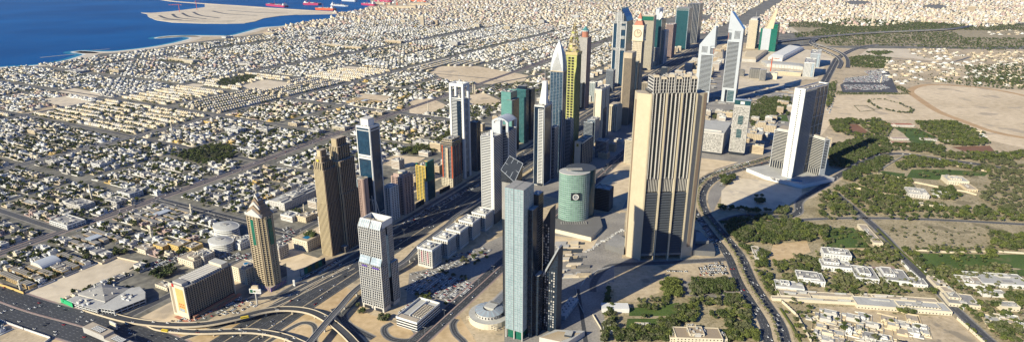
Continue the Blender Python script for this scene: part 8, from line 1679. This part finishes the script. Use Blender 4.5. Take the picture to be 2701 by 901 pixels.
# ------------------------------------------------------------------ what shows: individuals for the nearest in view, one mass for the rest
bpy.context.view_layer.update(); dg = bpy.context.evaluated_depsgraph_get(); EYE = Vector((0, 0, CH))
def seen(x, y, z):
    if not inframe(x, y, -4, z): return False
    d = Vector((x, y, z)) - EYE; L_ = d.length; ok, loc, *_r = scene.ray_cast(dg, EYE, d / L_, distance=L_ - 7)
    return not ok
def split(items, n, key, z):
    items = sorted(items, key=key); A, B = [], []
    for it in items:
        if len(A) < n and seen(it[1], it[2], z): A.append(it)
        else: B.append(it)
    return A, B
VS = [v for v in VS if inframe(v[1], v[2], 40)]
A, B = split(VS, 300, lambda v: v[2] + .0 * v[1], 7); L_ = []
for v in A:
    o = bpy.data.objects.new('villa', v[0].mesh('villa')); COL.objects.link(o); o.location = (v[1], v[2], v[3]); o.rotation_euler = (0, 0, v[4]); o.scale = v[5:8]
    tag(o, '', 'villa', 'flat-roofed villas of the near streets'); h = 'terraced house' if v[0] in TER else 'flat-roofed villa'; L_.append((o, '%s %s' % (NAMES[v[8]], h), v[1], v[2]))
autolabel(L_); autolabel(MIDS)
mass('houses', [v[:8] for v in B], 'thousands of further flat-roofed houses out to the horizon', 'houses')
rc_ = random.Random(8)
trees = [(TREE, t[0], t[1], t[2], t[3]) for t in TS if inframe(t[0], t[1], 40)]
A, B = split([t for t in trees], 300, lambda t: t[2], 6); L_ = []; Lp = []
for _, x, y, s, kind in A:
    a = rc_.uniform(0, 6.28)
    if kind == 'palm':
        cp, tp_, _j = rc_.choice(PALM); nm, ph, cat = 'palm_tree', 'date palm', 'palm'
    else:
        i = kind if isinstance(kind, int) else rc_.randrange(5); cp, tp_, nmx = TREE[i if i < 3 else rc_.choice([i, 3 if i == 3 else 4])]; nm, ph, cat = 'garden_tree', nmx + ' round-crowned tree', 'tree'
    e = bpy.data.objects.new(nm, None); COL.objects.link(e); e.location = (x, y, 0); e.rotation_euler = (0, 0, a); e.scale = (s, s, s * rc_.uniform(.85, 1.15))
    for q, pr in (('crown', cp), ('trunk', tp_)):
        o = bpy.data.objects.new(q, pr.mesh(q)); COL.objects.link(o); o.parent = e
    tag(e, '', cat, 'garden and street trees' if cat == 'tree' else 'date palms'); (L_ if cat == 'tree' else Lp).append((e, ph, x, y))
autolabel(L_); autolabel(Lp)
M_ = []
for _, x, y, s, kind in B:
    a = rc_.uniform(0, 6.28)
    if kind == 'palm': p = rc_.choice(PALM)[2]
    elif math.hypot(x, y) < 2600: p = TMID[{0: rc_.choice([0, 2, 1]), 1: rc_.choice([1, 4]), 2: 3}.get(kind, rc_.randrange(6))]
    else: p = rc_.choice(TLOW if math.hypot(x, y) < 3300 else TFAR)
    M_.append((p, x, y, 0, a, s, s, s * rc_.uniform(.8, 1.1)))
mass('vegetation', M_, 'the rest of the trees and palms between houses, in gardens and far woods', 'trees')
A, B = split(CS, 300, lambda c: c[2], 1.6); L_ = []
for c in A:
    o = bpy.data.objects.new('car', CAR[c[0]].mesh('car')); COL.objects.link(o); o.location = c[1:4]; o.rotation_euler = (0, 0, c[4]); tag(o, '', 'car', 'cars on the roads and car parks'); L_.append((o, CN[c[0]] + ' ' + c[5], c[1], c[2]))
autolabel(L_)
mass('traffic', [(CAR[c[0]], c[1], c[2], c[3], c[4], 1, 1, 1) for c in B], 'the rest of the small parked and moving cars', 'cars')
# lamp posts
lp = MB(); lp.cyl(0, 0, 0, 12, .16, 'steel', 6, r1=.1); lpm = lp.mesh('post'); la_ = MB(); la_.bar((-2.4, 0, 12), (2.4, 0, 12), .09, 'steel'); la_.box(-3, -.25, 11.9, -1.9, .25, 12.15, 'offwhite'); la_.box(1.9, -.25, 11.9, 3, .25, 12.15, 'offwhite'); lam = la_.mesh('lamp_head'); L_ = []
for P, o_, st, ph in ((HWY, 0, 62, 'lamp post on the highway median'), (AL, 0, 55, 'lamp post on the cross road'), (FIN, 2, 50, 'lamp post among boulevard palms'), (INN, 0, 50, 'lamp post on the inner road')):
    Q = offs(P, o_); t_ = 10
    for i in range(len(Q) - 1):
        D_ = math.dist(Q[i], Q[i + 1])
        while t_ < D_:
            f = t_ / D_; x, y = Q[i][0] + (Q[i + 1][0] - Q[i][0]) * f, Q[i][1] + (Q[i + 1][1] - Q[i][1]) * f; t_ += st
            if y > 1900 or not seen(x, y, 9): continue
            e = bpy.data.objects.new('street_lamp', None); COL.objects.link(e); e.location = (x, y, .1); e.rotation_euler = (0, 0, GR); tag(e, '', 'street lamp', 'street lamps')
            for n_, m_ in (('post', lpm), ('lamp_head', lam)): o = bpy.data.objects.new(n_, m_); COL.objects.link(o); o.parent = e
            L_.append((e, ph, x, y))
        t_ -= D_
autolabel(L_)

# footbridge station over the wide road at the lower edge
X, Y = G(290, 900); t = thing('station', 'long low station roofs with white lattice panels crossing the wide road', 'station', X, Y, GR); b = MB(); b.box(-46, -7, 5, 2, 7, 14, 'concrete', 'roof_tan', True); b.build('hall', t); b = MB(); b.box(8, -10, 5, 52, 4, 13, 'concrete', 'roof_tan', True); b.build('annexe', t)
for x0, y0 in ((-30, -5), (18, -7)):
    b = MB(); b.box(x0, y0, 14.1, x0 + 22, y0 + 9, 14.7, 'slate')
    for i in range(6):
        for j in range(3): b.box(x0 + .6 + i * 3.6, y0 + .6 + j * 2.9, 14.7, x0 + 3 + i * 3.6, y0 + 2.6 + j * 2.9, 15.2, 'white')
    b.build('lattice_roof', t)
for i in range(5): b = MB(); b.cyl(-40 + i * 21, 0, 0, 5, 1.2, 'concrete', 8); b.build('pier', t)
board('cream blank billboard standing by the wide road', (302, 868), 16, 9, 3, R(-30), 'white', ((.05, .08, .95, .92, 'pale_cream'),), .6)
cam = bpy.data.cameras.new('camera'); co = bpy.data.objects.new('camera', cam); COL.objects.link(co); scene.camera = co
co.location = (0, 0, CH); co.rotation_euler = (math.pi / 2 - TH, 0, 0)
cam.sensor_width = 36; cam.lens = 36 * FL / 2701; cam.clip_start = 5; cam.clip_end = 60000
w = bpy.data.worlds.new('World'); scene.world = w; w.use_nodes = True
wn = w.node_tree; bg = wn.nodes['Background']; sky = wn.nodes.new('ShaderNodeTexSky'); sky.sky_type = 'NISHITA'; sky.sun_disc = False
EL = R(27.5); SAZ = R(40)     # shadows run towards +x, turned SAZ up from it
sky.sun_elevation = EL
sd = Vector((-math.cos(SAZ) * math.cos(EL), -math.sin(SAZ) * math.cos(EL), math.sin(EL)))
sky.sun_rotation = math.atan2(sd.x, sd.y)
sky.altitude = 400; sky.dust_density = .1; sky.air_density = 1.0; sky.ozone_density = 5
tn = wn.nodes.new('ShaderNodeMix'); tn.data_type = 'RGBA'; tn.blend_type = 'MULTIPLY'; tn.inputs['Factor'].default_value = 1; tn.inputs['B'].default_value = (.58, .98, 1.6, 1); wn.links.new(sky.outputs[0], tn.inputs['A']); wn.links.new(tn.outputs['Result'], bg.inputs['Color']); bg.inputs['Strength'].default_value = .052
sun = bpy.data.lights.new('sun', 'SUN'); so = bpy.data.objects.new('sun', sun); COL.objects.link(so); sun.energy = 5.0; sun.angle = R(.5); sun.color = (1, .925, .71)
so.rotation_euler = (-sd).to_track_quat('-Z', 'Y').to_euler(); so.location = (0, 0, 2000)
scene.view_settings.view_transform = 'Standard'; scene.view_settings.look = 'None'; scene.view_settings.exposure = .58; scene.view_settings.gamma = 1
scene.cycles.max_bounces = 5; scene.cycles.diffuse_bounces = 1; scene.cycles.glossy_bounces = 2; scene.cycles.use_denoising = True

HB = MB(); HB.box(-16000, -2500, -3, 16000, 11500, 560, 'white', bot=True)
hm_ = bpy.data.materials.new('haze'); hm_.use_nodes = True; hn = hm_.node_tree; hn.nodes.remove(hn.nodes['Principled BSDF']); pv = hn.nodes.new('ShaderNodeVolumePrincipled'); pv.inputs['Density'].default_value = 1.2e-5; pv.inputs['Color'].default_value = (.62, .74, 1, 1); pv.inputs['Anisotropy'].default_value = .2; hn.links.new(pv.outputs[0], hn.nodes['Material Output'].inputs['Volume'])
MATS['white_'] = MATS['white']; MATS['white'] = hm_; ho_ = HB.build('haze'); MATS['white'] = MATS['white_']; tag(ho_, 'thin blue-white haze over the distant city', 'haze', kind='stuff'); ho_.data.materials[0] = hm_
